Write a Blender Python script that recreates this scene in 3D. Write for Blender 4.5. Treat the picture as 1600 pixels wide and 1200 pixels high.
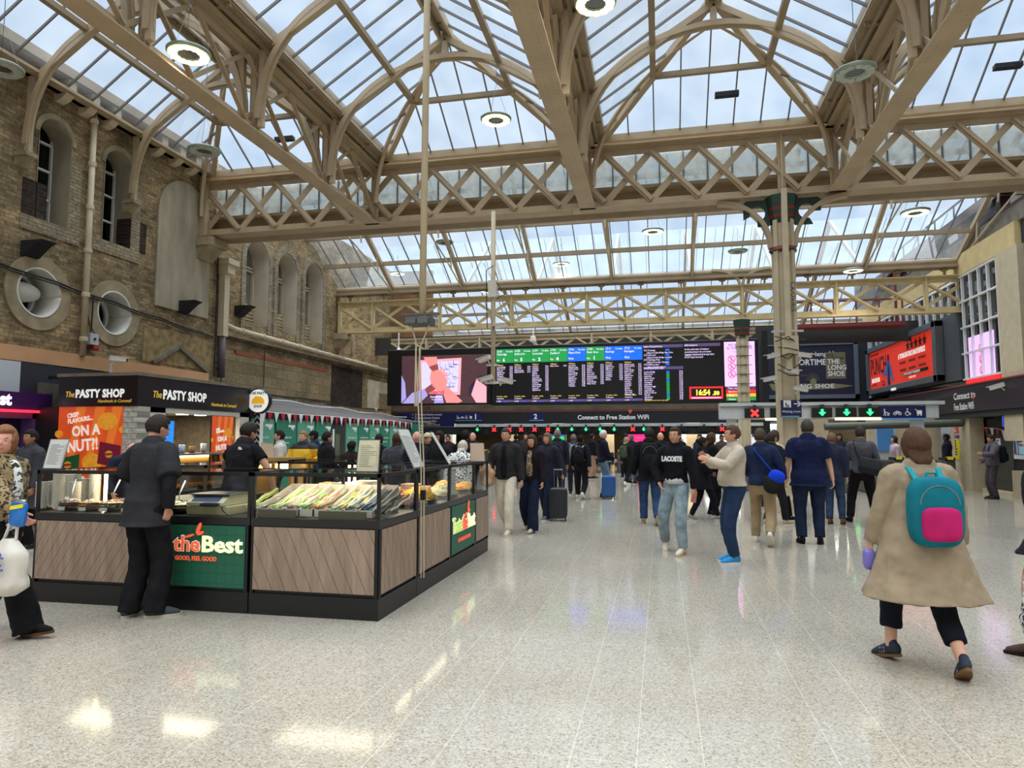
import bpy, bmesh, math, random
from math import sin, cos, pi, radians as R_
from mathutils import Vector as V, Matrix as M, noise as NZ
random.seed(7)
for _o in list(bpy.data.objects): bpy.data.objects.remove(_o)
SC = bpy.context.scene
COL = SC.collection

# ------------------------------------------------------------------ camera
FPX = 1075.0
TH = math.atan(86/FPX)
PS = math.atan(232.7/FPX*cos(TH))
CAMZ = 1.6
cd = bpy.data.cameras.new('camera'); cam = bpy.data.objects.new('camera', cd); COL.objects.link(cam)
cd.sensor_fit = 'HORIZONTAL'; cd.sensor_width = 36; cd.lens = 36*FPX/1600
cd.clip_start = .05; cd.clip_end = 500
cam.location = (0, 0, CAMZ); cam.rotation_euler = (pi/2+TH, 0, PS)
SC.camera = cam
# ------------------------------------------------------------------ sky, exposure
SC.view_settings.view_transform = 'Standard'; SC.view_settings.look = 'None'
SC.view_settings.exposure = 0.42; SC.view_settings.gamma = 1; SC.view_settings.use_curve_mapping = False
W = bpy.data.worlds.new('overcast_sky'); SC.world = W; W.use_nodes = True
nt = W.node_tree; nt.nodes.clear()
def _n(t, **k):
    n = nt.nodes.new(t)
    for a, b in k.items(): setattr(n, a, b)
    return n
wo = _n('ShaderNodeOutputWorld'); bg = _n('ShaderNodeBackground'); tc = _n('ShaderNodeTexCoord')
sx = _n('ShaderNodeSeparateXYZ'); nt.links.new(tc.outputs['Generated'], sx.inputs[0])
mr = _n('ShaderNodeMapRange'); mr.inputs[1].default_value = .56; mr.inputs[2].default_value = .95
mr.inputs[3].default_value = .66; mr.inputs[4].default_value = 5.2
nt.links.new(sx.outputs[2], mr.inputs[0]); nt.links.new(mr.outputs[0], bg.inputs[1])
nz = _n('ShaderNodeTexNoise'); nz.inputs['Scale'].default_value = 3; nz.inputs['Detail'].default_value = 5
nt.links.new(tc.outputs['Generated'], nz.inputs['Vector'])
cr = _n('ShaderNodeValToRGB'); cr.color_ramp.elements[0].position = .38; cr.color_ramp.elements[1].position = .62
cr.color_ramp.elements[0].color = (.64, .79, .98, 1); cr.color_ramp.elements[1].color = (.82, .90, 1, 1)
nt.links.new(nz.outputs[0], cr.inputs[0]); zm = _n('ShaderNodeMixRGB'); z2 = _n('ShaderNodeMapRange'); z2.inputs[1].default_value = .5; z2.inputs[2].default_value = .8
nt.links.new(sx.outputs[2], z2.inputs[0]); nt.links.new(z2.outputs[0], zm.inputs[0]); nt.links.new(cr.outputs[0], zm.inputs[1]); zm.inputs[2].default_value = (.98, .98, .96, 1)
nt.links.new(zm.outputs[0], bg.inputs[0]); nt.links.new(bg.outputs[0], wo.inputs[0])
# cycles light paths through the glazing
cy = SC.cycles
cy.max_bounces = 7; cy.diffuse_bounces = 4; cy.glossy_bounces = 3; cy.transmission_bounces = 4; cy.transparent_max_bounces = 24
cy.caustics_reflective = False; cy.caustics_refractive = False; cy.sample_clamp_indirect = 6
cy.use_denoising = True

# ------------------------------------------------------------------ view rays (for reading positions off planes of the hall)
RV = V((cos(PS), sin(PS), 0)); FV = V((-sin(PS)*cos(TH), cos(PS)*cos(TH), sin(TH))); UV = RV.cross(FV); CP = V((0, 0, CAMZ))
def ray(u, v): return RV*((u-800)/FPX) + UV*((600-v)/FPX) + FV
def onY(u, v, Y): d = ray(u, v); return CP + d*(Y/d.y)
def onX(u, v, X): d = ray(u, v); return CP + d*(X/d.x)
def onZ(u, v, Z=0.): d = ray(u, v); return CP + d*((Z-CAMZ)/d.z)
def atD(u, v, D): return CP + ray(u, v)*D

# ------------------------------------------------------------------ materials
MATS = {}
def srgb(c):
    return tuple(((x/255)/12.92 if x/255 <= .04045 else ((x/255+.055)/1.055)**2.4) for x in c) + (1,)
def mat(name, col, rough=.6, metal=0, emit=0, noise=0, nscale=8, bump=0, bscale=60, spec=.5, stretch=None):
    if name in MATS: return MATS[name]
    m = bpy.data.materials.new(name); m.use_nodes = True; t = m.node_tree; b = t.nodes['Principled BSDF']
    c = srgb(col); b.inputs['Base Color'].default_value = c; b.inputs['Roughness'].default_value = rough
    b.inputs['Metallic'].default_value = metal; b.inputs['Specular IOR Level'].default_value = spec
    tcn = t.nodes.new('ShaderNodeTexCoord'); vec = tcn.outputs['Object']
    if stretch:
        mp = t.nodes.new('ShaderNodeMapping'); mp.inputs['Scale'].default_value = stretch
        t.links.new(vec, mp.inputs[0]); vec = mp.outputs[0]
    if noise:
        n = t.nodes.new('ShaderNodeTexNoise'); n.inputs['Scale'].default_value = nscale; n.inputs['Detail'].default_value = 6
        t.links.new(vec, n.inputs['Vector'])
        r = t.nodes.new('ShaderNodeValToRGB'); r.color_ramp.elements[0].position = .3; r.color_ramp.elements[1].position = .7
        r.color_ramp.elements[0].color = tuple(x*(1-noise) for x in c[:3])+(1,)
        r.color_ramp.elements[1].color = tuple(min(1, x*(1+noise*.6)) for x in c[:3])+(1,)
        t.links.new(n.outputs[0], r.inputs[0]); t.links.new(r.outputs[0], b.inputs['Base Color'])
    if bump:
        n2 = t.nodes.new('ShaderNodeTexNoise'); n2.inputs['Scale'].default_value = bscale; n2.inputs['Detail'].default_value = 3
        bp = t.nodes.new('ShaderNodeBump'); bp.inputs['Strength'].default_value = bump; bp.inputs['Distance'].default_value = .02
        t.links.new(vec, n2.inputs['Vector']); t.links.new(n2.outputs[0], bp.inputs['Height']); t.links.new(bp.outputs[0], b.inputs['Normal'])
    if emit:
        b.inputs['Emission Color'].default_value = c; b.inputs['Emission Strength'].default_value = emit
    MATS[name] = m; return m
def nodes_of(m): return m.node_tree, m.node_tree.nodes['Principled BSDF']

def glass_mat(name, tint, dirt=.12, dirtcol=(.75, .78, .8, 1), gloss=.06, scale=1.2):
    """clear or weathered sheet glass: mostly lets light straight through"""
    m = bpy.data.materials.new(name); m.use_nodes = True; t = m.node_tree; t.nodes.clear()
    o = t.nodes.new('ShaderNodeOutputMaterial'); tr = t.nodes.new('ShaderNodeBsdfTransparent'); tr.inputs[0].default_value = tint
    gl = t.nodes.new('ShaderNodeBsdfGlossy'); gl.inputs['Roughness'].default_value = .04
    mx = t.nodes.new('ShaderNodeMixShader'); fr = t.nodes.new('ShaderNodeFresnel'); fr.inputs[0].default_value = 1.35
    mm = t.nodes.new('ShaderNodeMath'); mm.operation = 'MULTIPLY'; mm.inputs[1].default_value = gloss*10
    t.links.new(fr.outputs[0], mm.inputs[0]); t.links.new(mm.outputs[0], mx.inputs[0])
    t.links.new(gl.outputs[0], mx.inputs[2])
    if dirt:
        tl = t.nodes.new('ShaderNodeBsdfTranslucent'); tl.inputs[0].default_value = dirtcol
        tcn = t.nodes.new('ShaderNodeTexCoord'); n = t.nodes.new('ShaderNodeTexNoise'); n.inputs['Scale'].default_value = scale; n.inputs['Detail'].default_value = 6
        t.links.new(tcn.outputs['Object'], n.inputs['Vector'])
        mp = t.nodes.new('ShaderNodeMapRange'); mp.inputs[1].default_value = .35; mp.inputs[2].default_value = .7
        mp.inputs[3].default_value = dirt*.5; mp.inputs[4].default_value = dirt*1.8
        t.links.new(n.outputs[0], mp.inputs[0])
        m2 = t.nodes.new('ShaderNodeMixShader'); t.links.new(mp.outputs[0], m2.inputs[0]); t.links.new(tr.outputs[0], m2.inputs[1]); t.links.new(tl.outputs[0], m2.inputs[2])
        t.links.new(m2.outputs[0], mx.inputs[1])
    else: t.links.new(tr.outputs[0], mx.inputs[1])
    t.links.new(mx.outputs[0], o.inputs[0]); MATS[name] = m; return m
ROOFGLASS = glass_mat('roof_glass', (.78, .87, .96, 1), .07, gloss=.012)
ROOFGLASS2 = glass_mat('roof_glass_warm', (.86, .80, .80, 1), .07)
FROST = glass_mat('reeded_glass', (.55, .60, .60, 1), .45, (.7, .76, .76, 1))
CLEAR = glass_mat('case_glass', (.96, .98, .97, 1), 0, gloss=.05)
WINGLASS = glass_mat('window_glass', (.22, .24, .24, 1), .05, gloss=.12)

def brick_mat(name, c1, c2, mortar, axis='yz', dirt=.55, bw=.225, rh=.075):
    m = bpy.data.materials.new(name); m.use_nodes = True; t, b = m.node_tree, m.node_tree.nodes['Principled BSDF']
    b.inputs['Roughness'].default_value = .9; b.inputs['Specular IOR Level'].default_value = .15
    tcn = t.nodes.new('ShaderNodeTexCoord'); s = t.nodes.new('ShaderNodeSeparateXYZ'); c = t.nodes.new('ShaderNodeCombineXYZ')
    t.links.new(tcn.outputs['Object'], s.inputs[0])
    t.links.new(s.outputs[1 if axis[0] == 'y' else 0], c.inputs[0]); t.links.new(s.outputs[2], c.inputs[1])
    br = t.nodes.new('ShaderNodeTexBrick'); br.inputs['Scale'].default_value = 1; br.inputs['Brick Width'].default_value = bw; br.inputs['Row Height'].default_value = rh
    br.inputs['Mortar Size'].default_value = .007; br.inputs['Color1'].default_value = srgb(c1); br.inputs['Color2'].default_value = srgb(c2); br.inputs['Mortar'].default_value = srgb(mortar)
    br.inputs['Bias'].default_value = -.1
    t.links.new(c.outputs[0], br.inputs['Vector'])
    n = t.nodes.new('ShaderNodeTexNoise'); n.inputs['Scale'].default_value = .9; n.inputs['Detail'].default_value = 9; n.inputs['Roughness'].default_value = .7
    t.links.new(tcn.outputs['Object'], n.inputs['Vector'])
    r = t.nodes.new('ShaderNodeValToRGB'); r.color_ramp.elements[0].position = .36; r.color_ramp.elements[1].position = .66
    r.color_ramp.elements[0].color = (1-dirt, 1-dirt, 1-dirt, 1); r.color_ramp.elements[1].color = (1.12, 1.06, .98, 1)
    t.links.new(n.outputs[0], r.inputs[0])
    n3 = t.nodes.new('ShaderNodeTexNoise'); n3.inputs['Scale'].default_value = 14; n3.inputs['Detail'].default_value = 4
    t.links.new(c.outputs[0], n3.inputs['Vector'])
    r3 = t.nodes.new('ShaderNodeValToRGB'); r3.color_ramp.elements[0].position = .3; r3.color_ramp.elements[1].position = .7
    r3.color_ramp.elements[0].color = (.62, .62, .62, 1); r3.color_ramp.elements[1].color = (1.1, 1.1, 1.1, 1); t.links.new(n3.outputs[0], r3.inputs[0])
    x = t.nodes.new('ShaderNodeMixRGB'); x.blend_type = 'MULTIPLY'; x.inputs[0].default_value = 1
    t.links.new(br.outputs[0], x.inputs[1]); t.links.new(r.outputs[0], x.inputs[2])
    x2 = t.nodes.new('ShaderNodeMixRGB'); x2.blend_type = 'MULTIPLY'; x2.inputs[0].default_value = 1
    t.links.new(x.outputs[0], x2.inputs[1]); t.links.new(r3.outputs[0], x2.inputs[2]); t.links.new(x2.outputs[0], b.inputs['Base Color'])
    bp = t.nodes.new('ShaderNodeBump'); bp.inputs['Strength'].default_value = .6; bp.inputs['Distance'].default_value = .01; bp.invert = True
    t.links.new(br.outputs['Fac'], bp.inputs['Height']); t.links.new(bp.outputs[0], b.inputs['Normal'])
    MATS[name] = m; return m
BRICK = brick_mat('stock_brick', (190, 168, 128), (138, 118, 90), (142, 130, 108))
BRICKX = brick_mat('stock_brick_end', (150, 120, 84), (110, 84, 60), (120, 108, 88), 'xz')
BRICKD = brick_mat('sooty_brick', (78, 66, 58), (52, 44, 42), (84, 78, 72))
BRICKP = brick_mat('pale_brick_surround', (176, 164, 140), (150, 138, 116), (120, 112, 98), dirt=.35)
BLOCK = brick_mat('stone_blockwork', (160, 144, 112), (136, 122, 92), (112, 100, 78), dirt=.3, bw=.62, rh=.32)
TILEW = brick_mat('white_wall_tile', (214, 212, 204), (200, 198, 190), (150, 148, 142), 'xz', 0.05, .2, .1)

def floor_mat():
    m = bpy.data.materials.new('terrazzo'); m.use_nodes = True; t, b = m.node_tree, m.node_tree.nodes['Principled BSDF']
    b.inputs['Specular IOR Level'].default_value = .5
    tcn = t.nodes.new('ShaderNodeTexCoord'); ob = tcn.outputs['Object']
    vo = t.nodes.new('ShaderNodeTexVoronoi'); vo.inputs['Scale'].default_value = 105; t.links.new(ob, vo.inputs['Vector'])
    s = t.nodes.new('ShaderNodeSeparateColor'); t.links.new(vo.outputs['Color'], s.inputs[0])
    r = t.nodes.new('ShaderNodeValToRGB'); e = r.color_ramp.elements; r.color_ramp.interpolation = 'CONSTANT'
    e[0].position = 0; e[0].color = srgb((142, 133, 118)); e[1].position = .10; e[1].color = srgb((160, 151, 136))
    for p, c in ((.26, (173, 167, 154)), (.55, (180, 174, 162)), (.86, (192, 187, 176))):
        k = e.new(p); k.color = srgb(c)
    t.links.new(s.outputs[0], r.inputs[0])
    # soft tonal drift
    n = t.nodes.new('ShaderNodeTexNoise'); n.inputs['Scale'].default_value = .5; n.inputs['Detail'].default_value = 5; t.links.new(ob, n.inputs['Vector'])
    r2 = t.nodes.new('ShaderNodeValToRGB'); r2.color_ramp.elements[0].position = .3; r2.color_ramp.elements[1].position = .7
    r2.color_ramp.elements[0].color = (.84, .82, .79, 1); r2.color_ramp.elements[1].color = (1, 1, 1, 1); t.links.new(n.outputs[0], r2.inputs[0])
    x = t.nodes.new('ShaderNodeMixRGB'); x.blend_type = 'MULTIPLY'; x.inputs[0].default_value = 1
    t.links.new(r.outputs[0], x.inputs[1]); t.links.new(r2.outputs[0], x.inputs[2])
    # joints: pale narrow strips along the hall, sparse cross joints
    sp = t.nodes.new('ShaderNodeSeparateXYZ'); t.links.new(ob, sp.inputs[0])
    def line(sock, period, off, w):
        a = t.nodes.new('ShaderNodeMath'); a.operation = 'ADD'; a.inputs[1].default_value = off; t.links.new(sock, a.inputs[0])
        q = t.nodes.new('ShaderNodeMath'); q.operation = 'PINGPONG'; q.inputs[1].default_value = period/2; t.links.new(a.outputs[0], q.inputs[0])
        l = t.nodes.new('ShaderNodeMath'); l.operation = 'LESS_THAN'; l.inputs[1].default_value = w; t.links.new(q.outputs[0], l.inputs[0]); return l.outputs[0]
    def over(base, fac, col, amt):
        mm = t.nodes.new('ShaderNodeMath'); mm.operation = 'MULTIPLY'; mm.inputs[1].default_value = amt; t.links.new(fac, mm.inputs[0])
        xx = t.nodes.new('ShaderNodeMixRGB'); t.links.new(mm.outputs[0], xx.inputs[0]); t.links.new(base, xx.inputs[1]); xx.inputs[2].default_value = srgb(col); return xx.outputs[0]
    c = over(x.outputs[0], line(sp.outputs[0], .328, .146, .0022), (230, 224, 208), .42)
    c = over(c, line(sp.outputs[0], 1.312, .146+.656, .003), (120, 110, 98), .5)
    c = over(c, line(sp.outputs[1], 1.97, .35, .0025), (232, 226, 210), .35)
    c = over(c, line(sp.outputs[1], 7.88, .35, .004), (112, 104, 92), .5)
    t.links.new(c, b.inputs['Base Color'])
    n4 = t.nodes.new('ShaderNodeTexNoise'); n4.inputs['Scale'].default_value = 2.2; n4.inputs['Detail'].default_value = 4; t.links.new(ob, n4.inputs['Vector'])
    mp = t.nodes.new('ShaderNodeMapRange'); mp.inputs[3].default_value = .05; mp.inputs[4].default_value = .14; t.links.new(n4.outputs[0], mp.inputs[0])
    t.links.new(mp.outputs[0], b.inputs['Roughness'])
    MATS['terrazzo'] = m; return m
FLOOR = floor_mat()

def planks_mat(name, sign):
    """grey-brown laminate with fine diagonal V grooves"""
    m = mat(name, (152, 130, 112), .55, noise=.28, nscale=3.2, stretch=(6, 6, .7)); t, b = nodes_of(m)
    tcn = t.nodes.new('ShaderNodeTexCoord'); s = t.nodes.new('ShaderNodeSeparateXYZ'); t.links.new(tcn.outputs['Object'], s.inputs[0])
    xy = t.nodes.new('ShaderNodeMath'); xy.operation = 'ADD'; t.links.new(s.outputs[0], xy.inputs[0]); t.links.new(s.outputs[1], xy.inputs[1])
    a = t.nodes.new('ShaderNodeMath'); a.operation = 'MULTIPLY'; a.inputs[1].default_value = sign*(.62 if sign < 0 else .45); t.links.new(s.outputs[2], a.inputs[0])
    d = t.nodes.new('ShaderNodeMath'); d.operation = 'ADD'; t.links.new(xy.outputs[0], d.inputs[0]); t.links.new(a.outputs[0], d.inputs[1])
    q = t.nodes.new('ShaderNodeMath'); q.operation = 'PINGPONG'; q.inputs[1].default_value = .048 if sign < 0 else .066; t.links.new(d.outputs[0], q.inputs[0])
    l = t.nodes.new('ShaderNodeMath'); l.operation = 'LESS_THAN'; l.inputs[1].default_value = .0022; t.links.new(q.outputs[0], l.inputs[0])
    x = t.nodes.new('ShaderNodeMixRGB'); t.links.new(l.outputs[0], x.inputs[0]); x.inputs[2].default_value = srgb((48, 36, 28))
    src = b.inputs['Base Color'].links[0].from_socket; t.links.new(src, x.inputs[1]); t.links.new(x.outputs[0], b.inputs['Base Color'])
    return m
PLANK_A = planks_mat('laminate_planks', -1); PLANK_B = planks_mat('laminate_planks_reversed', 1)
def tile_grid(name, col, line, sz):
    m = mat(name, col, .5); t, b = nodes_of(m)
    tcn = t.nodes.new('ShaderNodeTexCoord'); s = t.nodes.new('ShaderNodeSeparateXYZ'); t.links.new(tcn.outputs['Object'], s.inputs[0])
    xy = t.nodes.new('ShaderNodeMath'); xy.operation = 'ADD'; t.links.new(s.outputs[0], xy.inputs[0]); t.links.new(s.outputs[1], xy.inputs[1])
    outs = []
    for so, sc_ in ((xy.outputs[0], sz), (s.outputs[2], sz)):
        q = t.nodes.new('ShaderNodeMath'); q.operation = 'PINGPONG'; q.inputs[1].default_value = sc_/2; t.links.new(so, q.inputs[0])
        l = t.nodes.new('ShaderNodeMath'); l.operation = 'LESS_THAN'; l.inputs[1].default_value = .0016; t.links.new(q.outputs[0], l.inputs[0]); outs.append(l.outputs[0])
    mx = t.nodes.new('ShaderNodeMath'); mx.operation = 'MAXIMUM'; t.links.new(outs[0], mx.inputs[0]); t.links.new(outs[1], mx.inputs[1])
    x = t.nodes.new('ShaderNodeMixRGB'); t.links.new(mx.outputs[0], x.inputs[0]); x.inputs[1].default_value = srgb(col); x.inputs[2].default_value = srgb(line)
    t.links.new(x.outputs[0], b.inputs['Base Color']); return m
GREENTILE = tile_grid('green_tile', (30, 98, 74), (16, 62, 46), .088)

def spots_mat(name, base, spot, ring=None, scale=22):
    m = mat(name, base, .8); t, b = nodes_of(m)
    tcn = t.nodes.new('ShaderNodeTexCoord'); n = t.nodes.new('ShaderNodeTexNoise'); n.inputs['Scale'].default_value = scale; n.inputs['Detail'].default_value = 2
    n.inputs['Distortion'].default_value = .6
    t.links.new(tcn.outputs['Object'], n.inputs['Vector'])
    r = t.nodes.new('ShaderNodeValToRGB'); r.color_ramp.interpolation = 'CONSTANT'; e = r.color_ramp.elements
    e[0].color = srgb(spot); e[1].position = .46; e[1].color = srgb(base)
    if ring: k = e.new(.44); k.color = srgb(spot); k = e.new(.60); k.color = srgb(spot)
    t.links.new(n.outputs[0], r.inputs[0]); t.links.new(r.outputs[0], b.inputs['Base Color']); return m
LEOPARD = spots_mat('leopard_print', (150, 128, 88), (44, 34, 26), True, 16)
LEOPARD2 = spots_mat('leopard_print_top', (186, 160, 118), (60, 44, 32), True, 30)
PRINTW = spots_mat('black_and_white_print', (226, 226, 222), (40, 40, 44), None, 30)

CREAM = mat('cream_paint', (176, 156, 126), .55, noise=.10, nscale=2, bump=.1, bscale=20)
CREAMD = mat('cream_paint_dull', (150, 131, 104), .6, noise=.14, nscale=2)
CREAML = mat('cream_paint_pale', (200, 184, 154), .6, noise=.14, nscale=3)
GREENP = mat('dark_green_paint', (34, 62, 50), .5); REDP = mat('dark_red_paint', (128, 38, 34), .5)
MAROON = mat('maroon_steel', (62, 34, 32), .6, noise=.3)
BLACK = mat('black_satin', (20, 20, 23), .35); BLACKM = mat('black_matt', (24, 24, 27), .8)
CHAR = mat('charcoal_panel', (44, 46, 52), .6); GREY = mat('grey_frame', (92, 96, 102), .5)
LGREY = mat('light_grey_panel', (186, 190, 190), .5, noise=.06); WHITE = mat('white_paint', (230, 230, 228), .5)
OFFW = mat('off_white_enamel', (206, 202, 192), .45); NAVYS = mat('navy_sign', (24, 28, 78), .4)
SKYB = mat('sky_blue_line', (84, 150, 205), .5); STEEL = mat('steel', (190, 190, 192), .28, metal=1)
DSTEEL = mat('dull_steel', (120, 122, 124), .4, metal=1); CABLE = mat('black_cable', (28, 26, 26), .6)
REDF = mat('red_flag', (176, 38, 44), .7); WHF = mat('white_flag', (222, 222, 222), .7)
WHITE_L = mat('white_lettering', (236, 236, 236), .5); YEL_L = mat('yellow_lettering', (230, 186, 60), .5)
DARKI = mat('dark_interior', (40, 37, 34), .85, noise=.4, nscale=1.5)
CONC = mat('concrete', (120, 112, 98), .9, noise=.35, nscale=2.5, bump=.3)
RENDER = mat('cement_render', (160, 150, 128), .95, noise=.3, nscale=1.6, stretch=(2, 2, .5))
STONE = mat('weathered_stone', (158, 142, 112), .9, noise=.35, nscale=3, bump=.2)
LILAC = mat('lilac_render', (196, 184, 166), .85, noise=.14, nscale=2)

# ------------------------------------------------------------------ mesh building
class MB:
    def __init__(s): s.v = []; s.f = []; s.m = []; s.cur = 0
    def mat(s, i): s.cur = i; return s
    def add(s, vs, fs):
        b = len(s.v); s.v += [tuple(p) for p in vs]
        for f in fs: s.f.append(tuple(b+i for i in f)); s.m.append(s.cur)
        return s
    def box(s, x0, y0, z0, x1, y1, z1):
        x0, x1 = min(x0, x1), max(x0, x1); y0, y1 = min(y0, y1), max(y0, y1); z0, z1 = min(z0, z1), max(z0, z1)
        return s.add([(x, y, z) for z in (z0, z1) for x, y in ((x0, y0), (x1, y0), (x1, y1), (x0, y1))],
                     [(3, 2, 1, 0), (4, 5, 6, 7), (0, 1, 5, 4), (1, 2, 6, 5), (2, 3, 7, 6), (3, 0, 4, 7)])
    def bar(s, p, q, w, h, up=(0, 0, 1)):
        p, q, up = V(p), V(q), V(up); d = (q-p).normalized(); a = d.cross(up)
        if a.length < 1e-4: a = d.cross(V((0, 1, 0)))
        a.normalize(); b = a.cross(d).normalized(); a *= w/2; b *= h/2
        vs = [p-a-b, p+a-b, p+a+b, p-a+b, q-a-b, q+a-b, q+a+b, q-a+b]
        return s.add(vs, [(0, 1, 2, 3), (7, 6, 5, 4), (4, 5, 1, 0), (5, 6, 2, 1), (6, 7, 3, 2), (7, 4, 0, 3)])
    def path(s, pts, w, h, up=(0, 0, 1)):
        """rectangular section swept along points in a plane whose normal is 'up'"""
        pts = [V(p) for p in pts]; up = V(up).normalized(); vs = []; n = len(pts)
        for i, p in enumerate(pts):
            d = (pts[min(i+1, n-1)]-pts[max(i-1, 0)]).normalized(); a = d.cross(up).normalized()*h/2; b = up*w/2
            vs += [p-a-b, p+a-b, p+a+b, p-a+b]
        fs = [(0, 1, 2, 3), tuple(4*(n-1)+k for k in (3, 2, 1, 0))]
        for i in range(n-1):
            for k in range(4): fs.append((4*i+k, 4*i+4+k, 4*i+4+(k+1) % 4, 4*i+(k+1) % 4))
        return s.add(vs, fs)
    def tube(s, pts, r, n=8, cap=True):
        pts = [V(p) for p in pts]; vs = []; L = len(pts)
        if not isinstance(r, (list, tuple)): r = [r]*L
        a = None
        for i, p in enumerate(pts):
            d = (pts[min(i+1, L-1)]-pts[max(i-1, 0)]).normalized()
            if a is None:
                a = d.cross(V((0, 0, 1)));  a = a if a.length > .05 else d.cross(V((0, 1, 0)))
            a = (a-d*a.dot(d)).normalized(); b = d.cross(a)
            for k in range(n): t = 2*pi*k/n; vs.append(p+(a*cos(t)+b*sin(t))*r[i])
        fs = []
        for i in range(L-1):
            for k in range(n): fs.append((i*n+k, i*n+(k+1) % n, (i+1)*n+(k+1) % n, (i+1)*n+k))
        if cap: fs += [tuple(reversed(range(n))), tuple((L-1)*n+k for k in range(n))]
        return s.add(vs, fs)
    def lathe(s, prof, c=(0, 0, 0), n=24, axis='z', closed=False):
        vs = []; fs = []; c = V(c); L = len(prof)
        for r, z in prof:
            for k in range(n):
                t = 2*pi*k/n; p = (r*cos(t), r*sin(t), z)
                if axis == 'y': p = (r*cos(t), z, r*sin(t))
                if axis == 'x': p = (z, r*cos(t), r*sin(t))
                vs.append(c+V(p))
        for i in range(L-1 if not closed else L):
            j = (i+1) % L
            for k in range(n): fs.append((i*n+k, i*n+(k+1) % n, j*n+(k+1) % n, j*n+k))
        if not closed: fs += [tuple(reversed(range(n))), tuple((L-1)*n+k for k in range(n))]
        return s.add(vs, fs)
    def sell(s, c, r, e=.5, n=16, m=10, rot=None):
        """superellipsoid: rounded box; e small = boxy"""
        c = V(c); vs = []; fs = []
        f = lambda x: math.copysign(abs(x)**e, x)
        for i in range(m+1):
            p = -pi/2+pi*i/m
            for k in range(n):
                t = 2*pi*k/n; q = V((r[0]*f(cos(p))*f(cos(t)), r[1]*f(cos(p))*f(sin(t)), r[2]*f(sin(p))))
                vs.append(c+(rot @ q if rot else q))
        for i in range(m):
            for k in range(n): fs.append((i*n+k, i*n+(k+1) % n, (i+1)*n+(k+1) % n, (i+1)*n+k))
        return s.add(vs, fs)
    def prism(s, poly, d, o=(0, 0, 0), ax=((1, 0, 0), (0, 0, 1))):
        """polygon (a,b) in axes ax at o, extruded by vector d"""
        a, b, o, d = V(ax[0]), V(ax[1]), V(o), V(d); n = len(poly)
        vs = [o+a*p[0]+b*p[1] for p in poly]; vs += [p+d for p in vs]
        fs = [tuple(range(n)), tuple(reversed(range(n, 2*n)))]+[(i+n, (i+1) % n+n, (i+1) % n, i) for i in range(n)]
        return s.add(vs, fs)
    def quad(s, *p): return s.add(p, [tuple(range(len(p)))])
    def xf(s, mtx, start=0):
        for i in range(start, len(s.v)): s.v[i] = tuple(mtx @ V(s.v[i]))
        return s
    def build(s, name, mats, parent=None, smooth=False, **kw):
        me = bpy.data.meshes.new(name); off = V((0, 0, 0)); q = parent
        while q: off += q.location; q = q.parent
        me.from_pydata([(p[0]-off.x, p[1]-off.y, p[2]-off.z) for p in s.v], [], s.f)
        if not isinstance(mats, (list, tuple)): mats = [mats]
        for m in mats: me.materials.append(m)
        if len(mats) > 1: me.polygons.foreach_set('material_index', s.m)
        bm = bmesh.new(); bm.from_mesh(me); bmesh.ops.recalc_face_normals(bm, faces=bm.faces); bm.to_mesh(me); bm.free()
        if smooth: me.polygons.foreach_set('use_smooth', [True]*len(me.polygons))
        o = bpy.data.objects.new(name, me); COL.objects.link(o)
        if parent: o.parent = parent
        for k, vv in kw.items(): o[k] = vv
        return o
def tag(o, label, cat, group=None, kind=None):
    o['label'] = label; o['category'] = cat
    if group: o['group'] = group
    if kind: o['kind'] = kind
    return o
def thing(name, label, cat, loc=(0, 0, 0), group=None, kind=None):
    o = bpy.data.objects.new(name, None); COL.objects.link(o); o.location = loc; o.empty_display_size = .1
    return tag(o, label, cat, group, kind)
def struct(name, b, m, parent=None, smooth=False):
    o = b.build(name, m, parent, smooth)
    if not parent: o['kind'] = 'structure'
    return o
def bevel(o, w=.01, seg=2):
    m = o.modifiers.new('bevel', 'BEVEL'); m.width = w; m.segments = seg; m.limit_method = 'ANGLE'; return o
def dup(root, loc=None, label=None, rotz=None):
    r = root.copy(); COL.objects.link(r)
    if loc is not None: r.location = loc
    if rotz is not None: r.rotation_euler = (0, 0, rotz)
    if label: r['label'] = label
    for ch in list(root.children):
        c = ch.copy(); COL.objects.link(c); c.parent = r
        for g in list(ch.children): d = g.copy(); COL.objects.link(d); d.parent = c
    return r
FACE = {'-y': (pi/2, 0, 0), '+x': (pi/2, 0, pi/2), '-x': (pi/2, 0, -pi/2), '+z': (0, 0, 0)}
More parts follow.
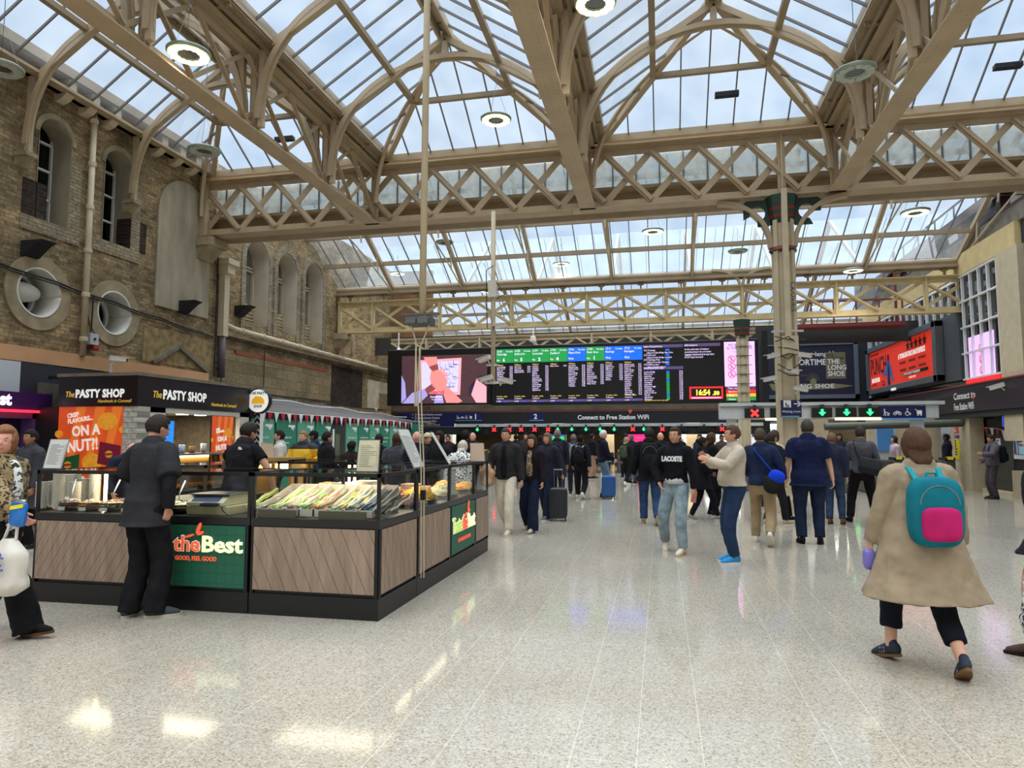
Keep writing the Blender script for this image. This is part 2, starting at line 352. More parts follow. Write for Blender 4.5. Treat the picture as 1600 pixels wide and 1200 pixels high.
def text(s, loc, size, m, parent, face='-y', align='LEFT', sx=1.0, ext=.002, shear=0, space=1, line=1, rot=0, bold=0, res=2, fit=0, name='lettering', valign='TOP_BASELINE'):
    c = bpy.data.curves.new(name, 'FONT'); c.body = s; c.size = size; c.align_x = align; c.extrude = ext; c.resolution_u = res
    try: c.align_y = valign
    except Exception: pass
    c.shear = shear; c.space_character = space; c.space_line = line; c.offset = bold
    tmp = bpy.data.objects.new('tmp', c); me0 = tmp.to_mesh(); me = bpy.data.meshes.new(name)
    me.from_pydata([tuple(v.co) for v in me0.vertices], [], [tuple(p.vertices) for p in me0.polygons]); me.materials.append(m)
    tmp.to_mesh_clear(); bpy.data.objects.remove(tmp); bpy.data.curves.remove(c)
    o = bpy.data.objects.new(name, me); COL.objects.link(o)
    if fit and len(me.vertices): sx = fit/max(1e-6, max(v_.co.x for v_ in me.vertices)-min(v_.co.x for v_ in me.vertices))
    off = V((0, 0, 0)); q = parent
    while q: off += q.location; q = q.parent
    o.parent = parent; o.location = V(loc)-off
    e = M.Rotation(0, 3, 'X')
    mt = M.Rotation(FACE[face][2], 3, 'Z') @ M.Rotation(FACE[face][0], 3, 'X') @ M.Rotation(rot, 3, 'Z')
    o.rotation_euler = mt.to_euler(); o.scale = (sx, 1, 1); return o
def holed_wall(name, outer, holes, x, thick, m, kind=None, parent=None, plane='x'):
    """flat wall outline (a,z) with real openings through it, given thickness; face at x, body behind it (-x)"""
    c = bpy.data.curves.new(name, 'CURVE'); c.dimensions = '2D'; c.fill_mode = 'BOTH'; c.extrude = thick/2
    for poly in [outer]+holes:
        sp = c.splines.new('POLY'); sp.points.add(len(poly)-1); sp.use_cyclic_u = True
        for i, p in enumerate(poly): sp.points[i].co = (p[0], p[1], 0, 1)
    t = bpy.data.objects.new('tmp', c); me0 = t.to_mesh(); vs = [tuple(v.co) for v in me0.vertices]; fs = [tuple(p.vertices) for p in me0.polygons]; t.to_mesh_clear()
    bpy.data.objects.remove(t); b = MB()
    if plane == 'x': b.add([(x-thick/2+v[2], v[0], v[1]) for v in vs], fs)
    else: b.add([(v[0], x+thick/2+v[2], v[1]) for v in vs], fs)
    o = b.build(name, m, parent)
    if kind: o['kind'] = kind
    return o
def arch(y0, y1, z0, zs, n=14):
    """round-headed outline: sill z0, springing zs"""
    c = (y0+y1)/2; r = (y1-y0)/2
    return [(y0, z0), (y1, z0)]+[(c+r*cos(pi*i/n), zs+r*sin(pi*i/n)) for i in range(n+1)]
def circ(cy_, cz, r, n=28): return [(cy_+r*cos(2*pi*i/n), cz+r*sin(2*pi*i/n)) for i in range(n)]
# ================================================================== THE HALL
XW, XR = -12.0, 9.3
VAL = [-12.0, -7.03, -1.59, 3.86, 9.3]            # valley lines of the ridge and furrow roof
YG1, YG2 = 16.0, 24.0                              # the two cross girders
struct('floor', MB().box(-13.5, -9, -.3, 16, 60, 0), FLOOR)

# ---- left brick wall with its openings
arches = [('arch', 10.96, 11.74, 5.95, 7.72), ('arch', 12.62, 13.45, 6.0, 7.75)]
tall = [(18.0, 19.22, 5.1, 7.05), (19.74, 20.95, 5.1, 7.1), (21.5, 22.78, 5.05, 7.2)]
holes = [arch(a[1], a[2], a[3], a[4]) for a in arches] + [circ(11.15, 4.48, .50), circ(13.08, 4.42, .50)] + [arch(*t) for t in tall]
holed_wall('wall_left', [(7.0, 3.3), (29.5, 3.3), (29.5, 9.3), (7.0, 9.3)], holes, XW, .7, BRICK, 'structure')
struct('wall_left_lower', MB().box(XW-.7, -2, 0, XW, 29.5, 3.3), BRICK)
struct('wall_left_upper', MB().box(XW-.7, -2, 3.3, XW, 7.0, 9.3), BRICK)
struct('wall_left_backing', MB().box(XW-1.4, 9, 3, XW-1.25, 24, 9), DARKI)
def ring(yc, zc, r0, r1, x0, x1, n=40, a0=0, a1=2*pi):
    b = MB(); vs = []; fs = []
    for i in range(n+1):
        t = a0+(a1-a0)*i/n
        for r, x in ((r0, x0), (r1, x0), (r1, x1), (r0, x1)): vs.append((x, yc+r*cos(t), zc+r*sin(t)))
    for i in range(n):
        for k in range(4): fs.append((4*i+k, 4*i+(k+1) % 4, 4*i+4+(k+1) % 4, 4*i+4+k))
    fs += [(0, 1, 2, 3), (4*n+3, 4*n+2, 4*n+1, 4*n)]
    return b.add(vs, fs)
wn = 0
PANEG = mat('dull_frosted_pane', (112, 114, 106), .35, noise=.3, nscale=2)
def reveal(y0, y1, z0, zs, m, w):
    rv = MB(); prof = arch(y0+.015, y1-.015, z0, zs, 20)[1:]+[(y0+.015, z0)]; ot = arch(y0-.0, y1+.0, z0, zs, 20)[1:]+[(y0, z0)]
    for i in range(len(prof)-1):
        (a, za), (b_, zb) = prof[i], prof[i+1]; (c_, zc), (d_, zd) = ot[i], ot[i+1]
        rv.quad((XW+.02, a, za), (XW+.02, b_, zb), (XW-.56, b_, zb), (XW-.56, a, za)); rv.quad((XW+.02, a, za), (XW+.02, c_, zc), (XW+.02, d_, zd), (XW+.02, b_, zb))
    return rv.build('reveal', m, w)
for (k, y0, y1, z0, zs) in arches:                   # two narrow arched windows, half bricked up
    wn += 1; c, r = (y0+y1)/2, (y1-y0)/2
    w = MB().box(XW-.55, y0, z0, XW-.5, y1, zs+r).build('window_%d' % wn, WINGLASS); w['kind'] = 'structure'
    f = MB()
    for yy in (y0+.02, c, y1-.04): f.box(XW-.5, yy, z0, XW-.44, yy+.04, zs+r*.9)
    for zz in (z0+.02, z0+.6, z0+1.2, zs): f.box(XW-.5, y0, zz, XW-.44, y1, zz+.04)
    f.build('window_frame', WHITE, w)
    MB().add(*(lambda b: (b.v, b.f))(ring(c, zs, r, r+.1, XW-.02, XW+.035, 20, 0, pi))).build('arch_reveal', STONE, w)
    reveal(y0, y1, z0, zs, RENDER, w)
    s = MB(); s.box(XW-.02, y0-.3, z0-.28, XW+.03, y1+.3, z0); s.box(XW-.02, y1, z0, XW+.03, y1+.28, zs-.3); s.build('brick_surround', BRICKP, w)
    p = MB().box(XW-.35, y0-.28 if wn == 1 else y1-.02, z0, XW+.02, y0+.24 if wn == 1 else y1+.5, z0+.72).build('brick_infill', BRICKD, w)
for (yc, zc, name) in ((11.15, 4.48, 1), (13.08, 4.42, 2)):
    wn += 1
    b = ring(yc, zc, .46, .50, XW-.72, XW+.04); w = b.build('window_%d' % wn, OFFW, None, True); w['kind'] = 'structure'
    ring(yc, zc, .50, .74, XW-.05, XW+.035).build('stone_surround', STONE, w)
    MB().box(XW-.9, yc-.6, zc-.6, XW-.75, yc+.6, zc+.6).build('pane', WINGLASS if name == 2 else DARKI, w)
    ring(yc, zc, .40, .46, XW-.62, XW-.56).build('window_frame', WHITE, w)
d = thing('ventilation_duct', 'pale round duct poking out of the larger circular opening in the brick wall', 'duct', (XW-.2, 11.1, 4.48))
MB().sell((XW-.35, 10.95, 4.5), (.3, .5, .2), .9, 20, 12).build('duct_cowl', OFFW, d, True)
MB().tube([(XW-.7, 10.9, 4.3), (XW-.3, 11.0, 4.34)], .03).build('bracket', DSTEEL, d)
for (y0, y1, z0, zs) in tall:                        # three tall arched lights beyond the girder
    wn += 1; c, r = (y0+y1)/2, (y1-y0)/2
    w = MB().box(XW-.6, y0, z0, XW-.56, y1, zs+r).build('window_%d' % wn, PANEG); w['kind'] = 'structure'
    f = MB(); zt = zs-.25
    for yy in (y0+.02, y0+.5*(y1-y0), y1-.07): f.box(XW-.56, yy, z0, XW-.48, yy+.05, zs+r*.95)
    for zz in (z0, z0+.62, zt, zt+.1): f.box(XW-.56, y0, zz, XW-.48, y1, zz+.05)
    f.box(XW-.56, y0, z0, XW-.5, y1, z0+.6); f.build('window_frame', CREAML, w)
    l = MB()
    for k in range(5): l.bar((XW-.47, y0, z0+.08+k*.11), (XW-.47, y1, z0+.08+k*.11), .05, .03)
    l.build('louvre', CREAML, w)
    reveal(y0, y1, z0, zs, LILAC, w)
    ring(c, zs, r+.02, r+.2, XW-.02, XW+.04, 24, 0, pi).build('arch_surround', BRICKP, w)
    s = MB(); s.box(XW-.02, y0-.2, z0-.25, XW+.04, y0, zs); s.box(XW-.02, y1, z0-.25, XW+.04, y1+.16, zs); s.build('brick_surround', BRICKP, w)
# blocked arch
b = MB(); pl = arch(14.3, 16.3, 4.85, 7.25, 20); b.prism(pl, (.05, 0, 0), (XW, 0, 0), ((0, 1, 0), (0, 0, 1))); t = struct('trim_1', b, RENDER)
# sill band, patches, pipes on the wall
struct('trim_2', MB().box(XW, 16.95, 4.5, XW+.16, 29, 4.62), STONE)
def patch(n, y0, y1, z0, z1, m, d=.03): return struct('trim_%d' % n, MB().box(XW, y0, z0, XW+d, y1, z1), m)
patch(3, 17.0, 23.4, 3.0, 4.05, BLOCK); patch(4, 17.6, 23.2, 4.05, 4.16, mat('red_tile_course', (150, 82, 56), .9, noise=.3, nscale=12), .045)
patch(5, 23.6, 26.3, 2.9, 4.4, BRICKD, .02); patch(6, 26.8, 29.4, 3.6, 4.1, mat('pale_plaster_patch', (186, 172, 148), .95, noise=.3, nscale=2)); patch(7, 26.8, 28.0, 2.9, 3.6, mat('pale_plaster_patch', (186, 172, 148)))
patch(8, 28.0, 29.3, 2.9, 3.6, mat('bare_cement', (128, 104, 76), .95, noise=.3)); patch(9, 14.0, 16.6, 3.45, 4.3, mat('ochre_brick_patch', (150, 128, 88), .95, noise=.45, nscale=6), .02)
struct('trim_10', MB().box(XW, 7, 3.08, XW+.10, 16.35, 3.37), mat('peach_band', (206, 156, 112), .8, noise=.12, nscale=2))
g = MB()
g.bar((XW+.05, 14.3, 3.45), (XW+.05, 15.2, 3.95), .1, .08, (1, 0, 0)).bar((XW+.05, 15.2, 3.95), (XW+.05, 16.4, 3.4), .1, .08, (1, 0, 0))
struct('trim_11', g, CONC)

def downpipe(label, y, z0, z1, m, m2=None, zs=None, square=False):
    t = thing('downpipe', label, 'pipe', (XW+.12, y, z0))
    if square: MB().box(XW+.03, y-.11, (zs or z0), XW+.22, y+.11, z1).build('pipe_run', m, t)
    else: MB().tube([(XW+.12, y, (zs or z0)), (XW+.12, y, z1)], .062, 12).build('pipe_run', m, t, True)
    if zs: MB().tube([(XW+.12, y, z0), (XW+.12, y, zs)], .095, 12).build('lower_run', m2, t, True)
    z = z0+.3
    while z < z1: MB().lathe([(.08, z), (.085, z+.02), (.085, z+.08), (.08, z+.1)], (XW+.12, y, 0), 12).build('collar', m, t); z += .95
    return t
downpipe('tall cream downpipe running down the brick wall between the two round openings', 12.17, 3.35, 8.7, CREAML)
t = downpipe('square cream downpipe under the cross girder bearing, purple-grey below', 16.85, 3.3, 6.45, CREAML, mat('purple_grey_paint', (92, 78, 84), .6), 4.45, True)
b = MB(); b.box(XW+.02, 16.6, 6.45, XW+.42, 17.1, 6.6); b.box(XW+.03, 16.68, 6.2, XW+.34, 17.02, 6.45); b.build('hopper_head', CREAML, t)
t = thing('wall_pipe', 'long cream pipe running level along the brick wall below the tall arches', 'pipe', (XW+.2, 17, 4.7))
MB().tube([(XW+.16, 16.95, 4.78), (XW+.2, 17.3, 4.72), (XW+.2, 28.8, 4.62)], .075, 12).build('pipe_run', CREAML, t, True)
for k in range(11): MB().lathe([(.1, 0), (.1, .09)], (XW+.2, 17.6+k*1.07, 4.715-.0085*k), 12, 'y').build('collar', CREAML, t)
b = MB(); y = 8.0; pts = []
while y < 17: pts.append((XW+.07, y, 5.02-.03*(y-8)*2.5+.02*sin(y*4))); y += .5
b.tube(pts, .02, 6); pts = [(p[0], p[1], p[2]-.05) for p in pts]; b.tube(pts, .015, 6)
b.tube([(XW+.08, 12.4, 3.9), (XW+.08, 12.42, 4.7)], .015, 6); b.tube([(XW+.08, 16.6, 3.3), (XW+.08, 16.6, 6.9)], .02, 6)
tag(b.build('wall_cable', CABLE), 'dark cables clipped along the brick wall past the round openings', 'cable')
b = MB(); b.tube([(XW+.09, 17, 4.42), (XW+.09, 20, 4.4), (XW+.09, 24, 4.36), (XW+.09, 29, 4.25)], .018, 6); b.tube([(XW+.09, 19, 4.4), (XW+.09, 19, 3.2)], .016, 6)
tag(b.build('wall_cable', CABLE), 'thin cable strung along the brick wall under the long cream pipe', 'cable')
# black wedge uplights on the wall
wl = [(9.98+.9, 5.42, 'black wedge uplighter on the brick wall above the larger round opening'), (15.3, 5.12, 'black wedge uplighter on the cement panel of the blocked arch'),
      (17.7, 5.45, 'black wedge uplighter on the brick wall beside the square downpipe')]
for y, z, lab in wl:
    t = thing('wall_light', lab, 'light', (XW, y, z), 'black wedge uplighters on the brick wall')
    MB().prism([(0, 0), (.5, 0), (.36, -.06), (.1, -.28), (0, -.3)], (0, .34, 0), (XW, y-.17, z), ((1, 0, 0), (0, 0, 1))).build('housing', BLACKM, t)
    MB().box(XW, y-.1, z-.2, XW+.06, y+.1, z-.05).build('mounting_plate', CHAR, t)
t = thing('alarm_box', 'small grey electrical box with a red alarm under it beside the tall cream downpipe', 'box', (XW+.1, 12.4, 3.6))
MB().box(XW, 12.33, 3.62, XW+.14, 12.55, 3.86).build('housing', LGREY, t); MB().lathe([(.05, 3.5), (.07, 3.54), (.07, 3.6)], (XW+.12, 12.5, 0), 12).build('sounder', mat('alarm_red', (190, 50, 50), .4), t)
MB().lathe([(.03, 0), (.03, .02)], (XW+.14, 12.44, 3.74), 12, 'x').build('dial', CHAR, t)

# ---- wall gutter and the half-round brackets under it
t = MB(); t.box(XW-.02, 0, 8.72, XW+.12, YG1, 9.2); t.box(XW+.1, 0, 8.92, XW+.4, YG1, 9.0); t.box(XW+.36, 0, 8.92, XW+.42, YG1, 9.12); t.box(XW+.04, 0, 8.62, XW+.22, YG1, 8.7)
tag(t.build('roof_gutter', CREAMD), 'cream iron gutter along the head of the brick wall', 'gutter')
br = None
for k, y in enumerate([8.6, 9.5, 11.25, 11.85, 12.45, 13.95, 14.6, 15.2]):
    b = MB(); pr_ = [(0, 0), (.3, 0)]+[(.3*cos(a*pi/16), -.26*sin(a*pi/16)) for a in range(1, 9)]
    b.prism([(0, 8.9), (.36, 8.9), (.36, 8.72), (.3, 8.6), (.2, 8.52), (.08, 8.48), (0, 8.48)], (0, .2, 0), (XW, y, 0), ((1, 0, 0), (0, 0, 1)))
    tag(b.build('gutter_bracket', CREAML), 'rounded cream bracket under the gutter at the head of the brick wall', 'bracket', 'gutter brackets on the brick wall')

# ================================================================== IRONWORK
def rivets(b, p, q, offs, step=.11, r=.011, nrm=(0, 0, -1)):
    p, q, nrm = V(p), V(q), V(nrm); d = (q-p); L = d.length; d.normalize(); s = d.cross(nrm).normalized(); k = step/2
    while k < L:
        for o in offs:
            c = p+d*k+s*o; b.add([c+d*r, c+s*r, c-d*r, c-s*r, c+nrm*r*.9], [(0, 1, 4), (1, 2, 4), (2, 3, 4), (3, 0, 4)])
        k += step
def girder(name, label, P, Q, z0, z1, nx, posts, w=.34, bw=.13, m=CREAM, post_w=.16, top=True, rv=True, dbl=True):
    """riveted lattice girder from P to Q (plan points), chords at z0/z1, nx X-panels"""
    P, Q = V((P[0], P[1], 0)), V((Q[0], Q[1], 0)); d = (Q-P); L = d.length; d.normalize(); s = V((d.y, -d.x, 0))
    t = thing(name, label, 'girder', (P.x, P.y, z0)); up = V((0, 0, 1))
    b = MB(); b.bar(P+up*(z0+.012), Q+up*(z0+.012), w, .024); b.bar(P+up*(z0+.11), Q+up*(z0+.11), .035, .2)
    b.bar(P+up*(z0+.045)+s*.05, Q+up*(z0+.045)+s*.05, .06, .05); b.bar(P+up*(z0+.045)-s*.05, Q+up*(z0+.045)-s*.05, .06, .05)
    if rv: rivets(b, P+up*z0, Q+up*z0, (-w*.34, -w*.16, w*.16, w*.34))
    if rv: rivets(b, P+up*(z0+.15)+s*.018, Q+up*(z0+.15)+s*.018, (-.05, .05), .13, .012, s)
    b.build('bottom_chord', m, t)
    b = MB(); b.bar(P+up*(z1-.012), Q+up*(z1-.012), w, .024); b.bar(P+up*(z1-.11), Q+up*(z1-.11), .035, .2); b.bar(P+up*(z1-.045)+s*.05, Q+up*(z1-.045)+s*.05, .06, .05)
    if rv: rivets(b, P+up*(z1-.15)+s*.018, Q+up*(z1-.15)+s*.018, (-.05, .05), .13, .012, s)
    b.build('top_chord', m, t)
    st = L/nx; za, zb = z0+.16, z1-.16
    for i in range(nx):
        a = P+d*(st*i); c = P+d*(st*(i+1)); n_ = s.copy()
        b = MB(); b.bar(a+up*zb+s*.03, c+up*za+s*.03, .03, bw, s.cross(c-a+up*(za-zb))); 
        if dbl: b.bar(a+up*zb+s*.06, c+up*za+s*.06, .05, bw*.35, s.cross(c-a+up*(za-zb)))
        b.build('lattice_brace', m, t)
        b = MB(); b.bar(a+up*za-s*.03, c+up*zb-s*.03, .03, bw, s.cross(c-a+up*(zb-za)))
        b.build('lattice_brace', m, t)
    for k in posts:
        a = P+d*k; b = MB(); b.bar(a+up*(z0+.03), a+up*(z1-.03), post_w, .1, s); b.bar(a+up*(z0+.03), a+up*(z1-.03), .05, .2, s)
        b.build('post', m, t)
    return t
girder('lattice_girder', 'big riveted cross girder with X lattice carried by the tall banded column', (-11.95, YG1), (16, YG1), 7.0, 8.5, 26, [4.92, 10.36, 14.7, 15.81, 21.25], .42, .15)
girder('lattice_girder', 'second cream lattice girder spanning behind, above the departure board', (-11.95, YG2), (9.6, YG2), 5.58, 6.78, 16, [0.05, 1.4, 4.04, 6.76, 9.48, 12.2, 14.7, 17.64, 20.3], .3, .11, mat('cream_paint_yellowed', (204, 184, 138), .55, noise=.15, nscale=3), .13)
# glazing strip behind the first girder, and the box gutter below it
t = MB(); t.box(XW, YG1+.55, 6.98, 16, YG1+.62, 7.62); t.box(XW, YG1+.3, 7.58, 16, YG1+.6, 7.66); tag(t.build('roof_gutter', CREAMD), 'deep cream box gutter running behind the big cross girder', 'gutter')
t = thing('clerestory_strip', 'upright strip of greyish glass panes behind the big cross girder', 'glazing', (XW, YG1+.55, 7.65)); t['kind'] = 'structure'
MB().box(XW, YG1+.56, 7.64, 16, YG1+.575, 8.5).build('pane', glass_mat('sooty_glass', (.72, .76, .76, 1), .55, (.86, .87, .82, 1), scale=2.5), t)
b = MB(); x = XW+.3
while x < 16: b.box(x, YG1+.53, 7.62, x+.03, YG1+.6, 8.5); x += .56
b.build('glazing_bar', DSTEEL, t)

# longitudinal girders under the valleys
for i, xv in enumerate(VAL[1:4]):
    lab = ['long lattice girder running overhead beside the brick wall bay', 'long lattice girder running overhead above the middle of the hall', 'long lattice girder running overhead next to the tall column'][i]
    t = girder('valley_girder', lab, (xv, 2.0), (xv, YG1-.1), 7.0, 8.5, 10, [3.3, 6.0, 8.7, 11.4], .36, .075)
    b = MB(); b.box(xv-.42, 0, 8.58, xv+.42, YG1-.1, 8.62); b.box(xv-.42, 0, 8.6, xv-.36, YG1, 8.86); b.box(xv+.36, 0, 8.6, xv+.42, YG1, 8.86)
    b.box(xv-.30, 0, 8.5, xv-.24, YG1, 8.6); b.box(xv+.24, 0, 8.5, xv+.3, YG1, 8.6)
    y = 2.5
    while y < YG1: b.box(xv-.4, y, 8.52, xv+.4, y+.06, 8.58); y += 1.36
    tag(b.build('valley_gutter', CREAMD), 'trough gutter in the roof valley on top of the %s' % ['girder beside the brick wall bay', 'middle overhead girder', 'girder next to the tall column'][i], 'gutter')
# roof geometry of the first hall: z along slope
ZE, ZR, PIT = 8.72, 10.25, .0
def roof_z(x, y):
    for a, c in zip(VAL[:-1]+[9.3], VAL[1:]+[14.74]):
        if a <= x <= c:
            h = (c-a)/2; m = (a+c)/2; z = ZR-(ZR-ZE)*abs(x-m)/(h-.38)
            hip = ZE+(ZR-ZE)*max(0, (YG1-.15-y))/2.55
            return min(z, hip)
    return ZE
for i in range(5):
    a, c = (VAL+[14.74])[i], (VAL+[14.74])[i+1]; h = (c-a)/2-.38; mx = (a+c)/2; ya = 1.0; yb = YG1-.15; yh = yb-2.55
    A, Cc = a+.38, c-.38
    where = ['beside the brick wall', 'over the food counter', 'over the middle of the hall', 'before the tall column', 'beyond the last valley'][i]
    t = thing('roof_bay', 'hipped glass roof bay %s' % where, 'glass roof', (mx, yb, ZE)); t['kind'] = 'structure'
    L_ = MB(); L_.quad((A, ya, ZE), (A, yb, ZE), (mx, yh, ZR), (mx, ya, ZR)); L_.quad((Cc, ya, ZE), (mx, ya, ZR), (mx, yh, ZR), (Cc, yb, ZE)); L_.quad((A, yb, ZE), (Cc, yb, ZE), (mx, yh, ZR))
    L_.build('glass_pane', ROOFGLASS, t)
    b = MB(); y = ya
    while y < yb-.1:                                  # glazing bars down both slopes
        top = 1 if y <= yh else (yb-y)/2.55
        for s_, e0 in ((1, A), (-1, Cc)):
            b.bar((e0, y, ZE-.02), (e0+s_*h*top, y, ZE+(ZR-ZE)*top-.02), .028, .05)
        y += .60
    n = int((Cc-A)/.54)
    for k in range(1, n):                             # bars up the hip
        x = A+(Cc-A)*k/n; f = 1-abs(x-mx)/h
        b.bar((x, yb, ZE-.02), (x, yb-2.55*f, ZE+(ZR-ZE)*f-.02), .028, .05)
    b.build('glazing_bar', mat('grey_glazing_bar', (112, 108, 104), .5), t)
    b = MB(); f = .5; zf = ZE+(ZR-ZE)*f-.09
    for s_, e0 in ((1, A), (-1, Cc)): b.box(e0+s_*h*f-.06, ya, zf-.06, e0+s_*h*f+.06, yb-2.55*f, zf+.05)
    b.box(A+h*f, yb-2.55*f-.05, zf-.06, Cc-h*f, yb-2.55*f+.05, zf+.05); b.build('purlin', CREAMD, t)
    b = MB(); b.box(mx-.16, ya, ZR-.22, mx-.10, yh, ZR-.02); b.box(mx+.10, ya, ZR-.22, mx+.16, yh, ZR-.02); b.box(mx-.1, ya, ZR-.04, mx+.1, yh, ZR+.02)
    for e0 in (A, Cc): b.bar((e0, yb, ZE-.06), (mx, yh, ZR-.10), .12, .16)
    b.box(A-.3, yb-.04, ZE-.14, Cc+.3, yb+.12, ZE+.03); b.box(A-.3, ya, ZE-.10, A+.05, yb, ZE-.04); b.box(Cc-.05, ya, ZE-.1, Cc+.3, yb, ZE-.04)
    b.build('ridge_and_hip_beam', CREAM, t)
    if i < 4:
        v = MB(); vx = mx+(0.15 if i != 1 else .3); f = .27; v.box(vx, yb-2.55*f-.07, ZE+(ZR-ZE)*f-.07, vx+.5, yb-2.55*f+.07, ZE+(ZR-ZE)*f+.03); v.build('roof_vent', BLACKM, t)
    # arched frames
    for fi, fy in enumerate((yh, yh-2.72, yh-5.44, yh-8.16)):
        if fi == 3 and i > 1: continue
        lab = 'arched cream roof frame %s, %s from the big cross girder' % (where, ['first', 'second', 'third', 'fourth'][fi])
        fr = thing('arched_frame', lab, 'roof frame', (mx, fy, 7.3)); hs = (c-a)/2-.16
        b = MB()
        for s_ in (-1, 1):
            b.bar((mx+s_*h, fy, ZE-.12), (mx, fy, ZR-.22), .12, .13, (0, 1, 0))
        b.build('rafter', CREAM, fr)
        b = MB(); pts = []
        zt = ZR-.62
        for k in range(29):
            q = pi*k/28; xx = -hs*cos(q); e = abs(sin(q))**.9
            pts.append((mx+xx, fy, 7.25+(zt-7.25)*e))
        b.path(pts, .14, .10, (0, 1, 0)); b.path(pts, .03, .2, (0, 1, 0)); b.build('arched_rib', CREAM, fr)
        b = MB(); b.bar((mx, fy, zt), (mx, fy, ZR-.2), .12, .12, (0, 1, 0)); b.build('king_post', CREAML, fr)
        for s_ in (-1, 1): MB().bar((mx+s_*(hs-.04), fy, 7.1), (mx+s_*(hs-.04), fy, 8.6), .10, .09, (0, 1, 0)).build('post', CREAM, fr)
        if i == 0 and fi < 3:
            MB().box(XW, fy-.13, 7.0, XW+.30, fy+.13, 7.08).prism([(0, 0), (.27, 0), (.1, -.18), (0, -.18)], (0, .2, 0), (XW, fy-.1, 7.0), ((1, 0, 0), (0, 0, 1))).build('stone_corbel', STONE, fr)
    # hip ribs
    if i < 4 or True:
        hr = thing('hip_rib', 'pair of curved ribs under the roof hips %s' % where, 'roof frame', (mx, yh, 7.6))
        for s_ in (-1, 1):
            pts = []
            for k in range(15):
                q = pi/2*k/14; e = sin(q)**.9; g_ = 1-cos(q)
                pts.append(V((mx+s_*(h+.25)*(1-g_), yb-2.55*g_-.1*(1-g_), 7.5+(ZR-.62-7.5)*e)))
            nrm = V((2.55, s_*(-1)*-h, 0)).normalized()
            MB().path(pts, .10, .09, V((-2.55*s_, -h, 0)).normalized()).build('arched_rib', CREAM, hr)

# wall end of the big girder
t = thing('girder_bearing', 'cream post and stone corbel carrying the big cross girder at the brick wall', 'bracket', (XW, YG1, 6.6))
MB().box(XW+.02, YG1-.2, 6.95, XW+.2, YG1-.04, 9.6).build('post', CREAM, t)
MB().box(XW, YG1-.3, 6.72, XW+.5, YG1+.4, 6.95).prism([(0, 0), (.42, 0), (.1, -.35), (0, -.35)], (0, .6, 0), (XW, YG1-.25, 6.73), ((1, 0, 0), (0, 0, 1))).build('stone_corbel', STONE, t)
t = thing('girder_bearing', 'stone corbel and bent cream pipe where the second girder meets the brick wall', 'bracket', (XW, YG2, 5.3))
MB().box(XW, YG2-.3, 5.35, XW+.5, YG2+.3, 5.58).prism([(0, 0), (.42, 0), (.1, -.35), (0, -.35)], (0, .5, 0), (XW, YG2-.25, 5.36), ((1, 0, 0), (0, 0, 1))).build('stone_corbel', STONE, t)
MB().tube([(XW+.5, YG2, 5.5), (XW+.62, YG2+.1, 5.3), (XW+.55, YG2+.2, 4.75)], .07, 10).build('pipe_run', CREAML, t, True)

# ---- second roof: one long pitched bay between the girders, and the next behind
def pitched(name, label, ya, yr, yb, za, zr, zb, x0, x1, glass, step, frames, dim=False):
    t = thing(name, label, 'glass roof', (x0, yr, zr)); t['kind'] = 'structure'
    g = MB().quad((x0, ya, za), (x1, ya, za), (x1, yr, zr), (x0, yr, zr)); g.quad((x0, yr, zr), (x1, yr, zr), (x1, yb, zb), (x0, yb, zb)); g.build('glass_pane', glass, t)
    b = MB(); x = x0+.3
    while x < x1:
        b.bar((x, yr, zr-.03), (x, yb, zb-.03), .028, .05); x += step
    b.build('glazing_bar', mat('grey_glazing_bar', (112, 108, 104)), t)
    b = MB()
    for f in (.12, .44, .72):
        y = yr+(yb-yr)*f; z = zr+(zb-zr)*f-.12; b.box(x0, y-.05, z-.08, x1, y+.05, z+.06)
    b.tube([(x0, yb-.1, zb-.12), (x1, yb-.1, zb-.12)], .13, 12); b.box(x0, yb-.3, zb-.32, x1, yb, zb-.22); b.build('purlin', CREAMD, t)
    for k, x in enumerate(frames):
        f = thing('roof_truss', '%s roof truss %s' % (['slender cream', 'slim cream'][dim], NTH[k]+(' from the brick wall between the two girders' if not dim else ' from the brick wall in the bay behind the second girder')), 'roof frame', (x, yb, zb))
        MB().bar((x, yr, zr-.1), (x, yb, zb-.16), .12, .14).bar((x, yr, zr-.1), (x, ya, za-.1), .1, .14).build('rafter', CREAM, f)
        MB().tube([(x, yr-1.2, zr-1.25), (x, (yr+yb)/2, (zr+zb)/2-.85), (x, yb, zb-.3)], .028, 6).build('tie_rod', CREAML, f)
        for a_ in (.3, .62): MB().tube([(x, yr+(yb-yr)*a_, zr+(zb-zr)*a_-.1), (x, yr+(yb-yr)*(a_+.04), zr+(zb-zr)*a_-.85+.45*max(0, a_-.5))], .03, 6).build('strut', CREAML, f)
    return t
NTH = ['first', 'second', 'third', 'fourth', 'fifth', 'sixth', 'seventh', 'eighth', 'ninth', 'tenth', 'eleventh']
pitched('pitched_roof', 'glass roof sloping down between the two cross girders', 16.7, 19.6, 24.1, 8.5, 9.75, 7.35, XW, 15.5, ROOFGLASS, .6, [-9.75+2.72*k for k in range(9)])
pitched('pitched_roof', 'glass roof seen through the second girder lattice', 24.5, 28.2, 34.2, 7.5, 10.1, 7.0, XW, 15.5, ROOFGLASS, .7, [-7.03+2.72*k for k in range(6)], True)
# small brackets along the top of the second girder
b = MB(); x = -11.5
while x < 9: b.box(x, 23.95, 6.8, x+.05, 24.05, 7.0); b.sell((x+.02, 24, 6.98), (.13, .1, .05), .8, 8, 4); x += 1.36
b.bar((-11.9, 24.1, 7.04), (9.3, 24.1, 7.04), .2, .05)
tag(b.build('gutter_support', CREAMD), 'row of small cream saddles holding the gutter over the second girder', 'bracket')
